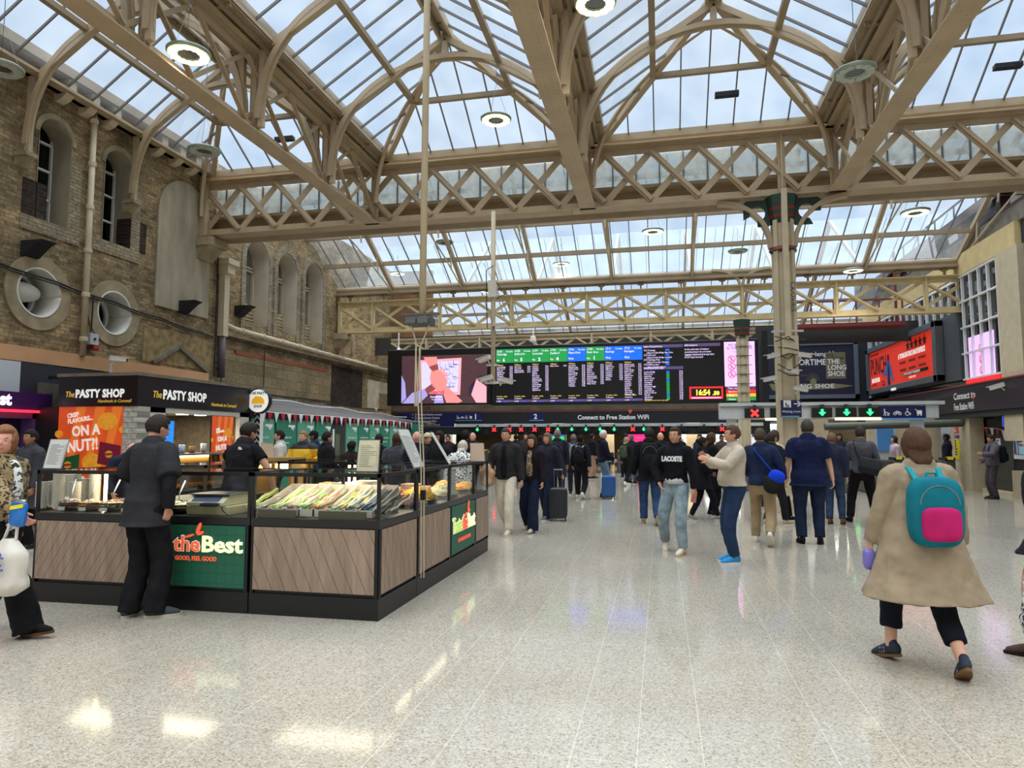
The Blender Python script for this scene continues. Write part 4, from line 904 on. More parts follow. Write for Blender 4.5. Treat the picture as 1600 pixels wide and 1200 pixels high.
# clock
ck = thing('clock', 'digital station clock in a red frame on the departure board', 'clock', (1.1, yf, 2.98)); x0, x1 = 1.03, 2.19
MB().box(x0, yf-.03, 3.03, x1, yf-.012, 3.47).build('frame', ER, ck); MB().box(x0+.06, yf-.034, 3.12, x1-.06, yf-.03, 3.41).build('face', ED, ck)
text('16:54', (x0+.20, yf-.038, 3.17), .27, mat('amber_digits', (248, 226, 70), .5, emit=1.3), ck, sx=.86, bold=.01); text('.50', (x0+.80, yf-.038, 3.17), .19, MATS['amber_digits'], ck, bold=.008)
MB().box(x0+.07, yf-.034, 3.05, x1-.07, yf-.03, 3.09).build('lilac_bar', LIL, ck)
# ---- video screen at the brick wall end
t = thing('video_screen', 'large screen beside the departure board showing hands joined over a map', 'screen', (-8.5, YB, 2.9))
bevel(MB().box(-10.56, YB, 2.9, -6.33, YB+.45, 5.12).build('housing', BLACK, t), .03)
SBR = mat('screen_brown', (72, 46, 52), .5, emit=.7, noise=.35, nscale=4, stretch=(.4, 1, 6)); SMP = mat('screen_map', (196, 190, 236), .5, emit=.8, noise=.14, nscale=9); SPK = mat('screen_pink', (236, 156, 168), .5, emit=.8); SSK = mat('screen_skin', (222, 132, 128), .5, emit=.75); SSD = mat('screen_skin_dark', (146, 74, 74), .5, emit=.5); SLV = mat('screen_lavender', (160, 150, 210), .5, emit=.7); SDK = mat('screen_dark', (46, 40, 60), .5, emit=.4)
y_ = YB-.01
MB().box(-9.95, y_, 2.98, -6.48, YB, 4.86).build('screen', SBR, t)
def flat(nm, pts, m, d): MB().prism(pts, (0, -.004, 0), (0, y_-d, 0)).build(nm, m, t)
flat('picture_map', [(-9.2, 3.38), (-7.55, 3.3), (-7.5, 4.74), (-9.22, 4.68)], SPK, .0); flat('picture_map', [(-9.1, 3.46), (-7.66, 3.42), (-7.6, 4.62), (-9.12, 4.58)], SMP, .004)
b = MB(); rr = random.Random(3)
for k in range(26):
    x = rr.uniform(-8.4, -7.75); z = rr.uniform(3.55, 4.5); b.box(x, y_-.012, z, x+rr.uniform(.03, .25), y_-.008, z+.012); b.box(x, y_-.012, z, x+.01, y_-.008, z+rr.uniform(.03, .2))
b.build('picture_lines', SDK, t)
flat('picture_arm', [(-9.05, 4.8), (-8.5, 4.8), (-8.45, 4.42), (-8.75, 4.3)], SSK, .012); flat('picture_sleeve', [(-8.82, 4.42), (-8.46, 4.52), (-8.42, 4.30), (-8.66, 4.22)], SSD, .016)
flat('picture_hand', [(-8.72, 4.26), (-8.42, 4.32), (-8.2, 4.1), (-8.05, 3.85), (-8.15, 3.5), (-8.45, 3.45), (-8.72, 3.7), (-8.78, 3.98)], SSK, .016)
for q in range(4): flat('picture_finger', [(-8.4+.08*q, 4.05), (-8.33+.08*q, 4.02), (-8.26+.1*q, 4.32-.08*q), (-8.32+.1*q, 4.36-.08*q)], SSK, .02)
flat('picture_arm', [(-8.3, 3.55), (-8.02, 3.6), (-7.45, 3.05), (-7.6, 2.99), (-8.1, 3.0)], SSK, .016); flat('picture_arm', [(-8.7, 3.75), (-8.5, 3.55), (-9.1, 3.2), (-9.25, 3.35)], SSD, .016)
flat('picture_sleeve', [(-9.0, 3.55), (-8.85, 3.3), (-9.2, 2.99), (-9.9, 2.99), (-9.5, 3.4)], SLV, .02); flat('picture_sleeve', [(-9.95, 4.1), (-9.8, 3.8), (-9.75, 3.2), (-9.95, 3.0)], SLV, .008); flat('picture_sleeve', [(-6.9, 3.9), (-6.5, 3.6), (-6.5, 2.99), (-6.9, 2.99), (-7.1, 3.3)], SPK, .008); flat('picture_sleeve', [(-7.2, 3.2), (-6.6, 4.0), (-6.75, 4.05), (-7.2, 3.6)], SDK, .006)
flat('picture_sleeve', [(-8.52, 3.3), (-8.25, 3.3), (-8.2, 2.99), (-8.6, 2.99)], SLV, .02)
text('HEROES', (-8.72, y_-.03, 3.36), .15, ER, t, bold=.006); text('Samaritans', (-8.75, y_-.03, 3.2), .12, EW, t, sx=.9)
text('There to listen', (-8.7, y_-.03, 3.11), .07, EW, t)
# hangers holding the board to the small truss
b = MB()
for x in (-9.5, -7, -4.4, -1.6, 1.2, 2.1): b.bar((x, YB+.3, 5.1), (x, 26.0, 5.2), .06, .06)
tag(b.build('hanger', CHAR), 'short dark hangers fixing the screens to the small truss', 'bracket')

# ================================================================== FAR GATELINE (behind the board)
YF = 33.0
t = thing('sign_band', 'long black sign band over the far ticket gates with numbers and WiFi text', 'sign', (-4, YF, 2.3))
MB().box(-13.1, YF, 2.36, 5.0, YF+.4, 2.93).build('board', mat('sign_black', (26, 27, 32), .45), t); MB().box(-13.1, YF-.01, 2.92, 5, YF+.4, 2.95).build('edge_trim', mat('copper_edge', (140, 60, 50)), t)
b = MB().box(-12.95, YF-.03, 2.2, -10.05, YF, 2.93).box(-10.05, YF-.03, 2.50, -8.62, YF, 2.93); b.build('navy_panel', NAVYS, t)
b = MB().box(-12.6, YF-.035, 2.17, -10.05, YF-.03, 2.22).box(-10.0, YF-.035, 2.50, -8.62, YF-.03, 2.53).box(-6.25, YF-.035, 2.48, -5.55, YF-.03, 2.52); b.build('blue_underline', SKYB, t)
MB().box(-6.25, YF-.03, 2.52, -5.55, YF, 2.9).build('navy_panel', NAVYS, t); MB().box(2.7, YF-.03, 2.40, 3.6, YF, 2.9).build('navy_panel', NAVYS, t)
text('1', (-9.05, YF-.035, 2.58), .36, WHITE_L, t, bold=.01); text('2', (-6.03, YF-.035, 2.58), .34, WHITE_L, t, bold=.01); text('3', (3.0, YF-.035, 2.58), .34, WHITE_L, t, bold=.01)
text('Connect to Free Station WiFi', (-3.9, YF-.01, 2.54), .29, WHITE_L, t, sx=.96, bold=.008)
b = MB(); b.prism([(-.11, .1), (0, -.08), (.11, .1), (0, .15)], (0, -.02, 0), (-1.4, YF, 2.86)); b.build('wifi_symbol', MATS['orange_symbol'], t)
text('<  [] Victoria Station access\n<  [] Embankment Station\n<  [] Embankment Pier', (-12.3, YF-.035, 2.78), .15, WHITE_L, t, sx=.95, line=1.12); text('<  [] Way out (Villiers Street)', (-12.3, YF-.035, 2.27), .13, YEL_L, t, sx=.95)
def pict(kind, x, z, s, m, par, yy):
    """little public-information pictograms"""
    b = MB(); P = lambda a, c, w=.08: b.bar((x+a[0]*s, yy, z+a[1]*s), (x+c[0]*s, yy, z+c[1]*s), .02, w*s)
    C_ = lambda cx, cz, r, w=.07: b.path([(x+(cx+r*cos(k*pi/6))*s, yy, z+(cz+r*sin(k*pi/6))*s) for k in range(13)], .02, w*s, (0, 1, 0))
    D = lambda cx, cz, r: b.prism([((cx+r*cos(k*pi/4))*s, (cz+r*sin(k*pi/4))*s) for k in range(8)], (0, -.02, 0), (x, yy, z))
    if kind == 'pushchair': D(.25, .9, .1); P((.25, .75), (.3, .4), .14); P((.3, .4), (.15, 0)); P((.3, .4), (.45, 0)); P((.3, .65), (.55, .45)); C_(.75, .12, .1); P((.55, .45), (.95, .3), .12)
    if kind == 'bike': C_(.2, .3, .2); C_(.85, .3, .2); P((.2, .3), (.4, .65)); P((.4, .65), (.75, .6)); P((.75, .6), (.85, .3)); P((.5, .3), (.4, .7)); P((.5, .3), (.75, .6))
    if kind == 'wheelchair': D(.4, .95, .1); P((.4, .8), (.42, .45), .13); P((.42, .45), (.7, .45), .1); P((.7, .45), (.85, .1), .1); C_(.4, .3, .28)
    if kind == 'luggage': b.box(x+.2*s, yy-.02, z+.2*s, x+.85*s, yy, z+.75*s); C_(.35, .08, .09); C_(.75, .08, .09); P((.0, .95), (.2, .75))
    b.build('pictogram', m, par); return b
for k, kd in enumerate(('pushchair', 'bike', 'wheelchair', 'luggage')): pict(kd, -9.95+.22*k, 2.6, .17, WHITE_L, t, YF-.035)
t = thing('gate_header', 'white header rail above the far ticket gate displays', 'rail', (-4, YF-.1, 2.2))
MB().box(-10.0, YF-.12, 2.2, 4.6, YF+.1, 2.34).build('rail', LGREY, t); MB().box(-12.6, YF-.05, 1.82, 4.6, YF+.2, 2.2).build('backing', BLACKM, t)
RX = mat('led_cross_red', (255, 40, 40), .5, emit=2.6); GA = mat('led_arrow_green', (40, 255, 120), .5, emit=2.2)
def cross(b, x, y, z, s):
    b.bar((x-s, y, z-s), (x+s, y, z+s), .02, s*.62); b.bar((x-s, y, z+s), (x+s, y, z-s), .02, s*.62)
def arrow(b, x, y, z, s): b.prism([(-.35*s, s), (.35*s, s), (.35*s, .1*s), (s, .1*s), (0, -s), (-s, .1*s), (-.35*s, .1*s)], (0, -.02, 0), (x, y, z))
def display(x, y, z, wd, ht, sym, s, label, grp):
    t = thing('gate_display', label, 'display', (x, y, z), grp)
    MB().box(x-wd/2, y-.06, z-ht/2, x+wd/2, y+.06, z+ht/2).build('housing', BLACK, t)
    if sym:
        b = MB(); (cross if sym == 'x' else arrow)(b, x, y-.075, z, s); b.build('cross' if sym == 'x' else 'arrow', RX if sym == 'x' else GA, t)
    MB().box(x-.05, y-.1, z+ht/2+.03, x+.05, y, z+ht/2+.1).build('sensor', CHAR, t); return t
us = [(747, 'a'), (773, 'x'), (797, 'x'), (815, 'x'), (836, 'x'), (857, 'x'), (872, 'a'), (894, 'a'), (916, 'a'), (938, 'a'), (960, 'a'), (989, 'x'), (1006, 'a'), (1035, 'x'), (1065, None), (1100, None), (1128, 'x')]
for k, (u, sy) in enumerate(us):
    x = onY(u, 671, YF-.12).x
    display(x, YF-.18, 2.06, .52, .24, sy, .085, 'black display with a %s over the far ticket gates' % {'a': 'green arrow', 'x': 'red cross', None: 'dark face'}[sy], 'far gate displays with %s' % {'a': 'green arrows', 'x': 'red crosses', None: 'dark faces'}[sy])
def gate(x, y, label, grp, w=.26):
    t = thing('ticket_gate', label, 'ticket gate', (x, y, 0), grp)
    bevel(MB().box(x-w/2, y, 0, x+w/2, y+1.5, .98).build('cabinet', DSTEEL, t), .04); MB().box(x-w/2+.02, y-.03, .98, x+w/2-.02, y+.5, 1.06).build('reader_top', BLACK, t)
    MB().box(x-.08, y-.035, 1.0, x+.08, y+.1, 1.09).build('card_reader', mat('reader_yellow', (226, 200, 40), .5), t)
    MB().box(x+w/2, y+.7, .35, x+w/2+.22, y+.74, .95).build('paddle', mat('grey_paddle', (70, 90, 100), .2), t); return t
g0 = gate(-9.2, YF+.3, 'steel ticket gate in the far row beyond the board', 'far ticket gates')
for k in range(1, 20): dup(g0, (-9.2+.66*k, YF+.3, 0))
# things glimpsed beyond the far gates
t = thing('advert_screen', 'glowing pink advert screen beyond the far ticket gates', 'screen', (-1.2, 37, 0)); b = MB().box(-1.75, 37, 0, -.75, 37.15, 2.05); b.build('housing', CHAR, t)
MB().box(-1.7, 36.97, 1.2, -.8, 37, 2.0).build('screen', mat('pink_screen', (226, 30, 120), .5, emit=1.3), t); text('ADVENT\nTIME', (-1.25, 36.95, 1.6), .2, WHITE_L, t, align='CENTER')
t = thing('advert_screen', 'glowing green and blue advert screen beyond the far ticket gates', 'screen', (-5.2, 37, 0)); MB().box(-6.2, 37, 0, -5.0, 37.15, 2.1).build('housing', LGREY, t); MB().box(-6.1, 36.97, 1.0, -5.1, 37, 1.75).build('screen', mat('green_screen', (50, 190, 90), .5, emit=1.1), t); MB().box(-6.1, 36.97, 1.75, -5.1, 37, 1.95).build('screen_banner', mat('blue_screen', (40, 60, 190), .5, emit=1.1), t)
for k, (x, lab) in enumerate(((-12.1, 'white pillar behind the far gates beside the green hoarding'), (-5.6, 'white pillar behind the green advert screen'), (-8.4, 'beige pillar behind the far ticket gates'), (-2.9, 'beige pillar beyond the middle of the far gates'), (1.7, 'beige pillar beyond the near end of the far gates'))):
    tag(MB().box(x-.35, 38.2, 0, x+.35, 38.9, 2.9).build('square_pillar', LGREY if k < 2 else STUCCO), lab, 'pillar')
t = thing('shop_counter', 'brightly lit kiosk shelves beyond the gates', 'kiosk', (3.5, 40, 0)); MB().box(.6, 40, 0, 6.6, 40.3, 2.6).build('back_panel', CHAR, t)
b = MB()
for k in range(5): b.box(1.0, 39.8, .5+k*.4, 6.2, 40, .53+k*.4)
b.build('shelf', WHITE, t); MB().box(.9, 39.75, 2.3, 6.3, 39.9, 2.4).build('light_strip', mat('cool_strip', (240, 246, 255), .5, emit=9), t); MB().box(1.0, 39.96, .6, 6.2, 39.99, 2.25).build('backlit_panel', mat('white_backlit', (206, 214, 224), .5, emit=.7), t)
b = MB(); rr = random.Random(5)
for k in range(26): x = 1.1+k*.19; z = .53+.4*rr.randrange(4); b.box(x, 39.78, z, x+.12, 39.9, z+rr.uniform(.15, .3))
b.build('goods', mat('kiosk_goods', (120, 110, 110), .6, noise=.5, nscale=3), t)
for k, x in enumerate((-11.4, -9.6, -7.8, -6, -3.6, -1.2)):
    t = thing('strip_light', 'small ceiling light in the dark area beyond the far gates', 'ceiling light', (x, 36.5, 2.8), 'ceiling lights beyond the far gates'); MB().box(x-.3, 36.4, 2.78, x+.3, 36.6, 2.85).build('diffuser', mat('far_strip', (255, 240, 214), .5, emit=5), t)
for k, x in enumerate((-10.5, -6.5, -2.5, 1.5, 6.5)):
    l = bpy.data.lights.new('concourse_fill_lamp', 'AREA'); l.size = 2.5; l.energy = 150; l.color = (1, .9, .74); o = bpy.data.objects.new('concourse_fill_lamp', l); COL.objects.link(o); o.location = (x, 38.0 if x < 5 else 30, 2.82)  # added area lamps without fittings, brightening the dark interior past the gates
t = thing('safety_cone', 'bright red pointed floor sign standing before the far gates', 'floor sign', tuple(onZ(1001, 757))); x, y = t.location.x, t.location.y
MB().lathe([(.12, 0), (.12, .04), (.09, .05), (.07, .6), (.02, .66)], (x, y, 0), 16).build('body', mat('signal_red', (226, 50, 58), .5), t); MB().sell((x, y, .74), (.1, .1, .1), 1, 12, 8).build('knob', MATS['signal_red'], t)

# ================================================================== NEAR GATELINE
YN = 22.0
t = thing('gate_portal', 'light grey portal beam over the nearer ticket gates behind the tall column', 'portal', (4.8, YN, 0))
bevel(MB().box(1.78, YN, 2.2, 7.86, YN+.5, 2.60).build('beam', LGREY, t), .02); MB().box(1.78, YN-.06, 2.60, 8.0, YN+.5, 2.70).build('top_rail', LGREY, t)
MB().box(2.0, YN+.08, 0, 2.28, YN+.4, 2.2).build('leg', LGREY, t); MB().box(7.2, YN+.08, 0, 7.48, YN+.4, 2.2).build('leg', LGREY, t)
MB().box(6.25, YN-.03, 2.19, 7.5, YN, 2.56).build('navy_panel', NAVYS, t); MB().box(6.25, YN-.035, 2.16, 7.5, YN-.0, 2.21).build('blue_underline', SKYB, t)
for k, kd in enumerate(('pushchair', 'bike', 'wheelchair', 'luggage')): pict(kd, 6.35+.29*k, 2.28, .2, WHITE_L, t, YN-.035)
for k, (x, sy) in enumerate(((2.78, 'x'), (3.58, 'x'), (4.02, None), (4.68, 'a'), (5.35, 'a'), (6.0-.02, 'a'))):
    if k == 2: continue
    display(x, YN-.08, 2.38, .56 if k != 1 else .7, .28, sy, .10, 'black display with a %s on the nearer portal, %s' % ({'a': 'green arrow', 'x': 'red cross'}[sy], ['beside its grey leg', 'behind the waiting room sign', '', 'next to the waiting room sign', 'between two other green arrows', 'next to the row of pictograms'][k]), 'displays on the nearer portal')
for k, (xa, xb, lab) in enumerate(((3.1, 4.0, 'warm tube light under the portal behind the waiting room sign'), (5.05, 6.3, 'warm tube light under the portal below the green arrows'))):
    tl = thing('tube_light', lab, 'light', (xa, YN-.05, 2.18)); MB().tube([(xa, YN-.06, 2.19), (xb, YN-.06, 2.19)], .028, 8).build('tube', mat('warm_tube', (255, 226, 180), .5, emit=6), tl); MB().box(xa, YN-.04, 2.2, xb, YN, 2.24).build('batten', LGREY, tl)
g1 = gate(2.75, YN+.3, 'steel ticket gate in the nearer row beside the tall column', 'near ticket gates', .3)
for k in range(1, 9): dup(g1, (2.75+.68*k, YN+.3, 0))
struct('wall_gate_office', MB().box(5.2, 28, 0, 6.2, 28.2, 2.9).box(7.0, 26, 0, 9.3, 26.1, 2.9), STUCCO)
struct('door_1', MB().box(7.2, 25.96, 0, 7.9, 26, 2.1), LGREY)
tag(MB().box(7.3, 25.9, 1.2, 7.8, 25.95, 1.95).build('window_poster', mat('door_blue', (60, 110, 160), .4, emit=.2)), 'blue poster on the pale office door behind the nearer gates', 'poster')
tag(MB().tube([(5.2, 24, 2.0), (9.2, 24, 2.1)], .12, 12).build('overhead_duct', mat('grey_green_duct', (78, 82, 72), .6)), 'grey-green duct running under the dark soffit behind the portal', 'duct')
tag(MB().box(4.4, 25, 2.3, 6.0, 25.3, 2.5).build('light_box', mat('cool_box', (220, 232, 236), .5, emit=.9)), 'pale light box hanging behind the green arrow displays', 'light')
tag(MB().box(5.75, 23.0, 1.05, 5.9, 23.06, 1.3).build('gate_screen', mat('gate_green', (40, 200, 90), .5, emit=1.2)), 'small green lit screen on a gate behind the messenger bag man', 'screen')
# ================================================================== SHOPS ALONG THE BRICK WALL
PURP = mat('purple_fascia', (62, 28, 84), .35); PURPL = mat('purple_front', (92, 66, 120), .5)
struct('wall_shopfront_left', MB().box(XW, 2, 0, XW+.12, 11.5, 3.08), mat('shop_black', (22, 22, 26), .5))
t = thing('shop_fascia', 'purple shop fascia with glowing white letters over a red neon line', 'sign', (XW+.4, 9, 2.1))
MB().box(XW+.12, 3, 2.14, XW+.5, 11.12, 2.46).build('board', PURP, t); MB().box(XW+.5, 3, 2.09, XW+.54, 11.1, 2.135).build('red_line', mat('red_neon', (240, 30, 50), .5, emit=3), t)
text('st', (XW+.51, 10.25, 2.22), .30, mat('white_neon', (235, 238, 255), .5, emit=2.2), t, '+x', align='RIGHT', bold=.012)
b = MB().box(XW+.12, 10.75, 0, XW+.46, 11.1, 2.1).box(XW+.12, 3, 1.98, XW+.46, 11, 2.1); b.build('door_frame', PURPL, t)
MB().box(XW+.12, 8, 0, XW+.2, 10.75, 2.0).build('door_leaf', mat('deep_violet', (36, 26, 62), .3), t)
tag(MB().box(XW+.12, 9.0, 2.46, XW+.16, 10.72, 3.06).build('shop_board', mat('pale_panel', (196, 202, 206), .4)), 'pale grey panel above the purple shop fascia', 'panel')
tag(MB().box(XW+.12, 10.74, 2.46, XW+.15, 13.0, 3.05).build('shop_board', CHAR), 'dark charcoal panel between the purple shop and the pasty kiosk', 'panel')
# pasty kiosk
KX, KY, KE = -9.3, 10.8, 14.3
t = thing('pasty_kiosk', 'black fronted pasty kiosk with white and gold lettering', 'kiosk', (-10.6, 12, 0))
MB().box(KX-1.72, KY-.02, 2.2, KX, KE, 2.76).box(KX-2.3, KY+.3, 2.76, KX-.1, KE, 2.82).build('fascia', BLACK, t)
MB().box(KX-1.75, KY-.04, 2.76, KX+.03, KE+.03, 2.82).build('roof_edge', CONC, t)
MB().box(KX-.18-1.5, KY+.02, 0, KX-.3, KY+.06, 2.2).box(KX-2.7, KY+.02, 0, KX-1.72, KY+.3, 2.2).build('side_wall', mat('shop_black', (22, 22, 26)), t)
MB().box(KX-.32, KY, 0, KX, KY+.32, 2.2).build('tiled_pier', TILEW, t)
MB().box(KX-.12, KY+.32, 0, KX-.02, KY+.75, 2.2).box(KX-.12, KY+.75, 0, KX-.02, KE, .9).box(KX-.12, KE-.35, 0, KX-.02, KE, 2.2).box(KX-.12, KY+.32, 2.1, KX-.02, KE, 2.2).build('front_wall', OFFW, t)
MB().box(KX-2.6, KY+.3, 0, KX-2.5, KE, 2.7).box(KX-2.6, KE-.05, 0, KX-.1, KE, 2.7).build('back_wall', mat('kiosk_back', (104, 96, 80), .7, noise=.3), t)
MB().box(KX-2.5, KY+.3, 2.15, KX-.1, KE, 2.18).build('lining', OFFW, t)
GOLD = mat('gold_lettering', (226, 186, 70), .5, emit=.25); WL = mat('sign_white', (240, 240, 236), .5, emit=.35)
def pasty(x, y, face, k=1.0, gap=.0):
    dx, dy = (1, 0) if face == '-y' else (0, 1)
    P = lambda a, z: (x+dx*a*k, y+dy*a*k, z)
    text('The', P(0, 2.38), .15*k, GOLD, t, face, shear=.25, bold=.002, sx=.85)
    text('PASTY SHOP', P(.23, 2.37), .205*k, WL, t, face, sx=.87, bold=.009, space=1.06)
    text('Handmade in Cornwall', P(.72 if face == '-y' else 1.42, 2.27 if face == '-y' else 2.3), .085*k, GOLD, t, face, shear=.3, sx=.9)
pasty(KX-1.56, KY-.03, '-y', 1.0); pasty(KX+.005, KY+.35, '+x', 1.22)
s = MB()                                             # small serifs to thicken the capitals
def crisp_poster(par, ox, oy, face, w, h, z0, sc, scz=None):
    scz = scz or sc
    dx, dy = (1, 0) if face == '-y' else (0, 1); n = V((0, -1, 0)) if face == '-y' else V((1, 0, 0)); ax = ((dx, dy, 0), (0, 0, 1))
    OR = mat('poster_orange', (226, 88, 34), .5, emit=.22, noise=.16, nscale=2.5); O2 = mat('poster_orange_light', (238, 124, 46), .5, emit=.22); NUT = mat('poster_nut', (236, 160, 44), .5, emit=.2, noise=.25, nscale=14); GP = mat('packet_green', (34, 104, 56), .5, noise=.1); MP = mat('packet_maroon', (140, 34, 62), .5, noise=.1)  # slight emission put into the print colours to brighten the shaded poster
    def fl(nm, pts, m, d): MB().prism([(a*sc, c*scz) for a, c in pts], n*.004, V((ox, oy, z0))+n*d, ax).build(nm, m, par)
    fl('sheet', [(0, 0), (w/sc, 0), (w/sc, h/scz), (0, h/scz)], OR, .0)
    for a in (.2, .62, 1.0): fl('printed_ray', [(a, 0), (a+.12, 0), (a+.42, h/scz), (a+.2, h/scz)], O2, .005)
    C = lambda x, z, r: [(x+r*cos(q*pi/10), z+r*sin(q*pi/10)) for q in range(20)]
    for (x, z, r) in ((1.10, 1.20, .21), (.03, .9, .09), (1.40, 1.0, .07), (.8, .22, .22)): fl('printed_nut', C(x, z, r) if x+r < 1.45 else [(1.40, .92), (1.44, .92), (1.44, 1.08), (1.40, 1.08), (1.35, 1.0)], NUT, .01)
    fl('printed_packet', [(.05, .0), (.52, .0), (.52, .42), (.02, .3)], GP, .014); fl('printed_packet', [(.92, .2), (1.4, .1), (1.42, .62), (.96, .72)], MP, .014)
    LY = mat('packet_badge_yellow', (238, 196, 60), .5); LR = mat('packet_badge_red', (196, 36, 44), .5)
    for (x, z) in ((.27, .16), (1.17, .42)): fl('printed_badge', C(x, z, .085), LY, .019); fl('printed_badge', [(x-.09, z-.03), (x+.09, z-.01), (x+.09, z+.03), (x-.09, z+.02)], LR, .023)
    P = lambda a, z: tuple(V((ox+dx*a*sc, oy+dy*a*sc, z0+z*scz))+n*.026)
    text('CRISP\nFLAVOURS...', P(.22, 1.28), .12*sc, PW, par, face, sx=.85, bold=.004, rot=.14, line=.9)
    text('ON A', P(.34, .84), .27*sc, PW, par, face, sx=.9, bold=.008, rot=.08); text('NUT?!', P(.25, .46), .30*sc, PW, par, face, sx=.86, bold=.008, rot=.1)
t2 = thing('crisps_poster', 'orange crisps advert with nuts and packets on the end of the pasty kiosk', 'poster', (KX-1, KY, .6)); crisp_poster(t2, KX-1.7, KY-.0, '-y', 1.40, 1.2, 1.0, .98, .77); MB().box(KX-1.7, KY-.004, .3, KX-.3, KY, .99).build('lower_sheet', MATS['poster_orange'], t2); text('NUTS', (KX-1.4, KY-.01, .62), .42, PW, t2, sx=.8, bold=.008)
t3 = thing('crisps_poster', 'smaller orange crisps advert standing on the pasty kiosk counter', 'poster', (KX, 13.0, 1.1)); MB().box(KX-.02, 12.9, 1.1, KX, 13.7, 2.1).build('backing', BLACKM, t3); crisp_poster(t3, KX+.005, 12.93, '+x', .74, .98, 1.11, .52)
tag(MB().box(KX-.02, 11.15, 1.1, KX+.02, 11.75, 1.95).build('menu_screen', mat('blue_menu', (30, 120, 220), .4, emit=.9)), 'bright blue menu screen beside the white tiled kiosk pier', 'screen')
# kiosk counter with lit shelves of pastries
t = thing('pastry_counter', 'warm lit glass counter of pastries in the open front of the pasty kiosk', 'counter', (KX+.3, 12.5, 0)); WARM = mat('warm_led', (255, 214, 140), .5, emit=7)
MB().box(KX-.1, 11.3, 0, KX+.55, 14.1, .62).build('base', BLACK, t); MB().box(KX-.1, 11.3, 1.28, KX+.3, 14.1, 1.32).box(KX-.1, 11.3, .92, KX+.45, 14.1, .94).build('shelf', STEEL, t)
MB().box(KX-.06, 11.35, 1.235, KX-.02, 14.05, 1.27).box(KX-.06, 11.35, .885, KX-.02, 14.05, .91).build('light_strip', WARM, t); MB().box(KX-.1, 11.3, .62, KX-.08, 14.1, 1.3).build('back_panel', mat('warm_board', (196, 160, 104), .6), t)
MB().box(KX+.545, 11.3, .62, KX+.55, 14.1, 1.1).build('front_glass', CLEAR, t); MB().box(KX+.3, 11.3, 1.1, KX+.56, 14.1, 1.13).build('rail', BLACK, t)
PAST = mat('baked_pastry', (206, 142, 66), .6, noise=.3, nscale=20, bump=.3); p0 = None; rr = random.Random(11)
for row, (z, x) in enumerate(((.66, KX+.3), (.66, KX+.1), (.98, KX+.1), (.98, KX+.3))):
    for k in range(18):
        loc = (x+rr.uniform(-.02, .02), 11.45+k*.148, z)
        if p0 is None:
            p0 = tag(MB().sell((0, 0, .035), (.08, .058, .04), .8, 12, 8).build('pasty', PAST, None, True), 'golden baked pasty on a lit shelf of the kiosk counter', 'pasty', 'pasties on the kiosk shelves'); p0.location = loc
        else: o = dup(p0, loc, rotz=rr.uniform(0, 3))
for (yy, h, m, nm, lab) in ((11.9, .16, WHITE, 'napkin_holder', 'white napkin holder on the pasty kiosk counter'), (12.2, .13, mat('kraft_card', (186, 142, 92), .8), 'cup_stack', 'brown paper cups on the pasty kiosk counter'), (12.55, .18, WHITE, 'cup_stack', 'white paper cups on the pasty kiosk counter')):
    tag(MB().lathe([(.05, 1.32), (.06, 1.32+h), (.05, 1.33+h)], (KX+.1, yy, 0), 14).build(nm, m, None, True), lab, 'cup' if 'cup' in nm else 'holder')
for k, y in enumerate((11.5, 12.2, 12.9, 13.5)):
    t = thing('downlight', 'round downlight in the pasty kiosk ceiling', 'ceiling light', (KX-.7, y, 2.14), 'downlights in the pasty kiosk'); MB().lathe([(.12, 2.12), (.12, 2.15)], (KX-.7, y, 0), 16).build('diffuser', mat('kiosk_downlight', (255, 240, 214), .5, emit=10), t)
ld = bpy.data.lights.new('kiosk_ceiling_light', 'AREA'); ld.energy = 60; ld.size = 1.2; ld.color = (1, .86, .66); lo = bpy.data.objects.new('kiosk_ceiling_light', ld); COL.objects.link(lo); lo.location = (KX-.9, 12.5, 2.1)
# round hanging sign
t = thing('round_sign', 'round white sign with a yellow pasty projecting from the kiosk corner', 'sign', (KX+.25, KE, 2.5)); yy = KE-.02
MB().lathe([(.27, yy), (.30, yy+.02), (.30, yy+.10), (.27, yy+.12)], (KX+.22, 0, 2.48), 32, 'y').build('rim', BLACK, t, True)
MB().lathe([(.265, yy-.006), (.265, yy)], (KX+.22, 0, 2.48), 32, 'y').build('face', mat('sign_face', (236, 236, 230), .5, emit=.4), t)
MB().prism([(-.16, -.06), (.17, -.06), (.16, .03), (.08, .11), (-.06, .12), (-.15, .04)], (0, -.01, 0), (KX+.22, yy-.006, 2.47)).build('printed_pasty', mat('pasty_yellow', (240, 178, 40), .5, emit=.3), t)
text('THE PASTY\nSHOP', (KX+.22, yy-.012, 2.63), .085, BLACKM, t, align='CENTER', bold=.002, line=3.6)
# chevron post
b = MB(); t = thing('chevron_post', 'slim post with black and white chevrons beside the green hoarding', 'post', (-9.35, 14.7, 0)); MB().box(-9.40, 14.66, 0, -9.26, 14.8, 2.25).build('post', WHITE, t)
for k in range(16): b.prism([(-.07, k*.14), (0, k*.14+.07), (.07, k*.14), (.07, k*.14+.07), (0, k*.14+.14), (-.07, k*.14+.07)], (0, -.006, 0), (-9.33, 14.66, 0))
b.build('chevron_marking', BLACKM, t)
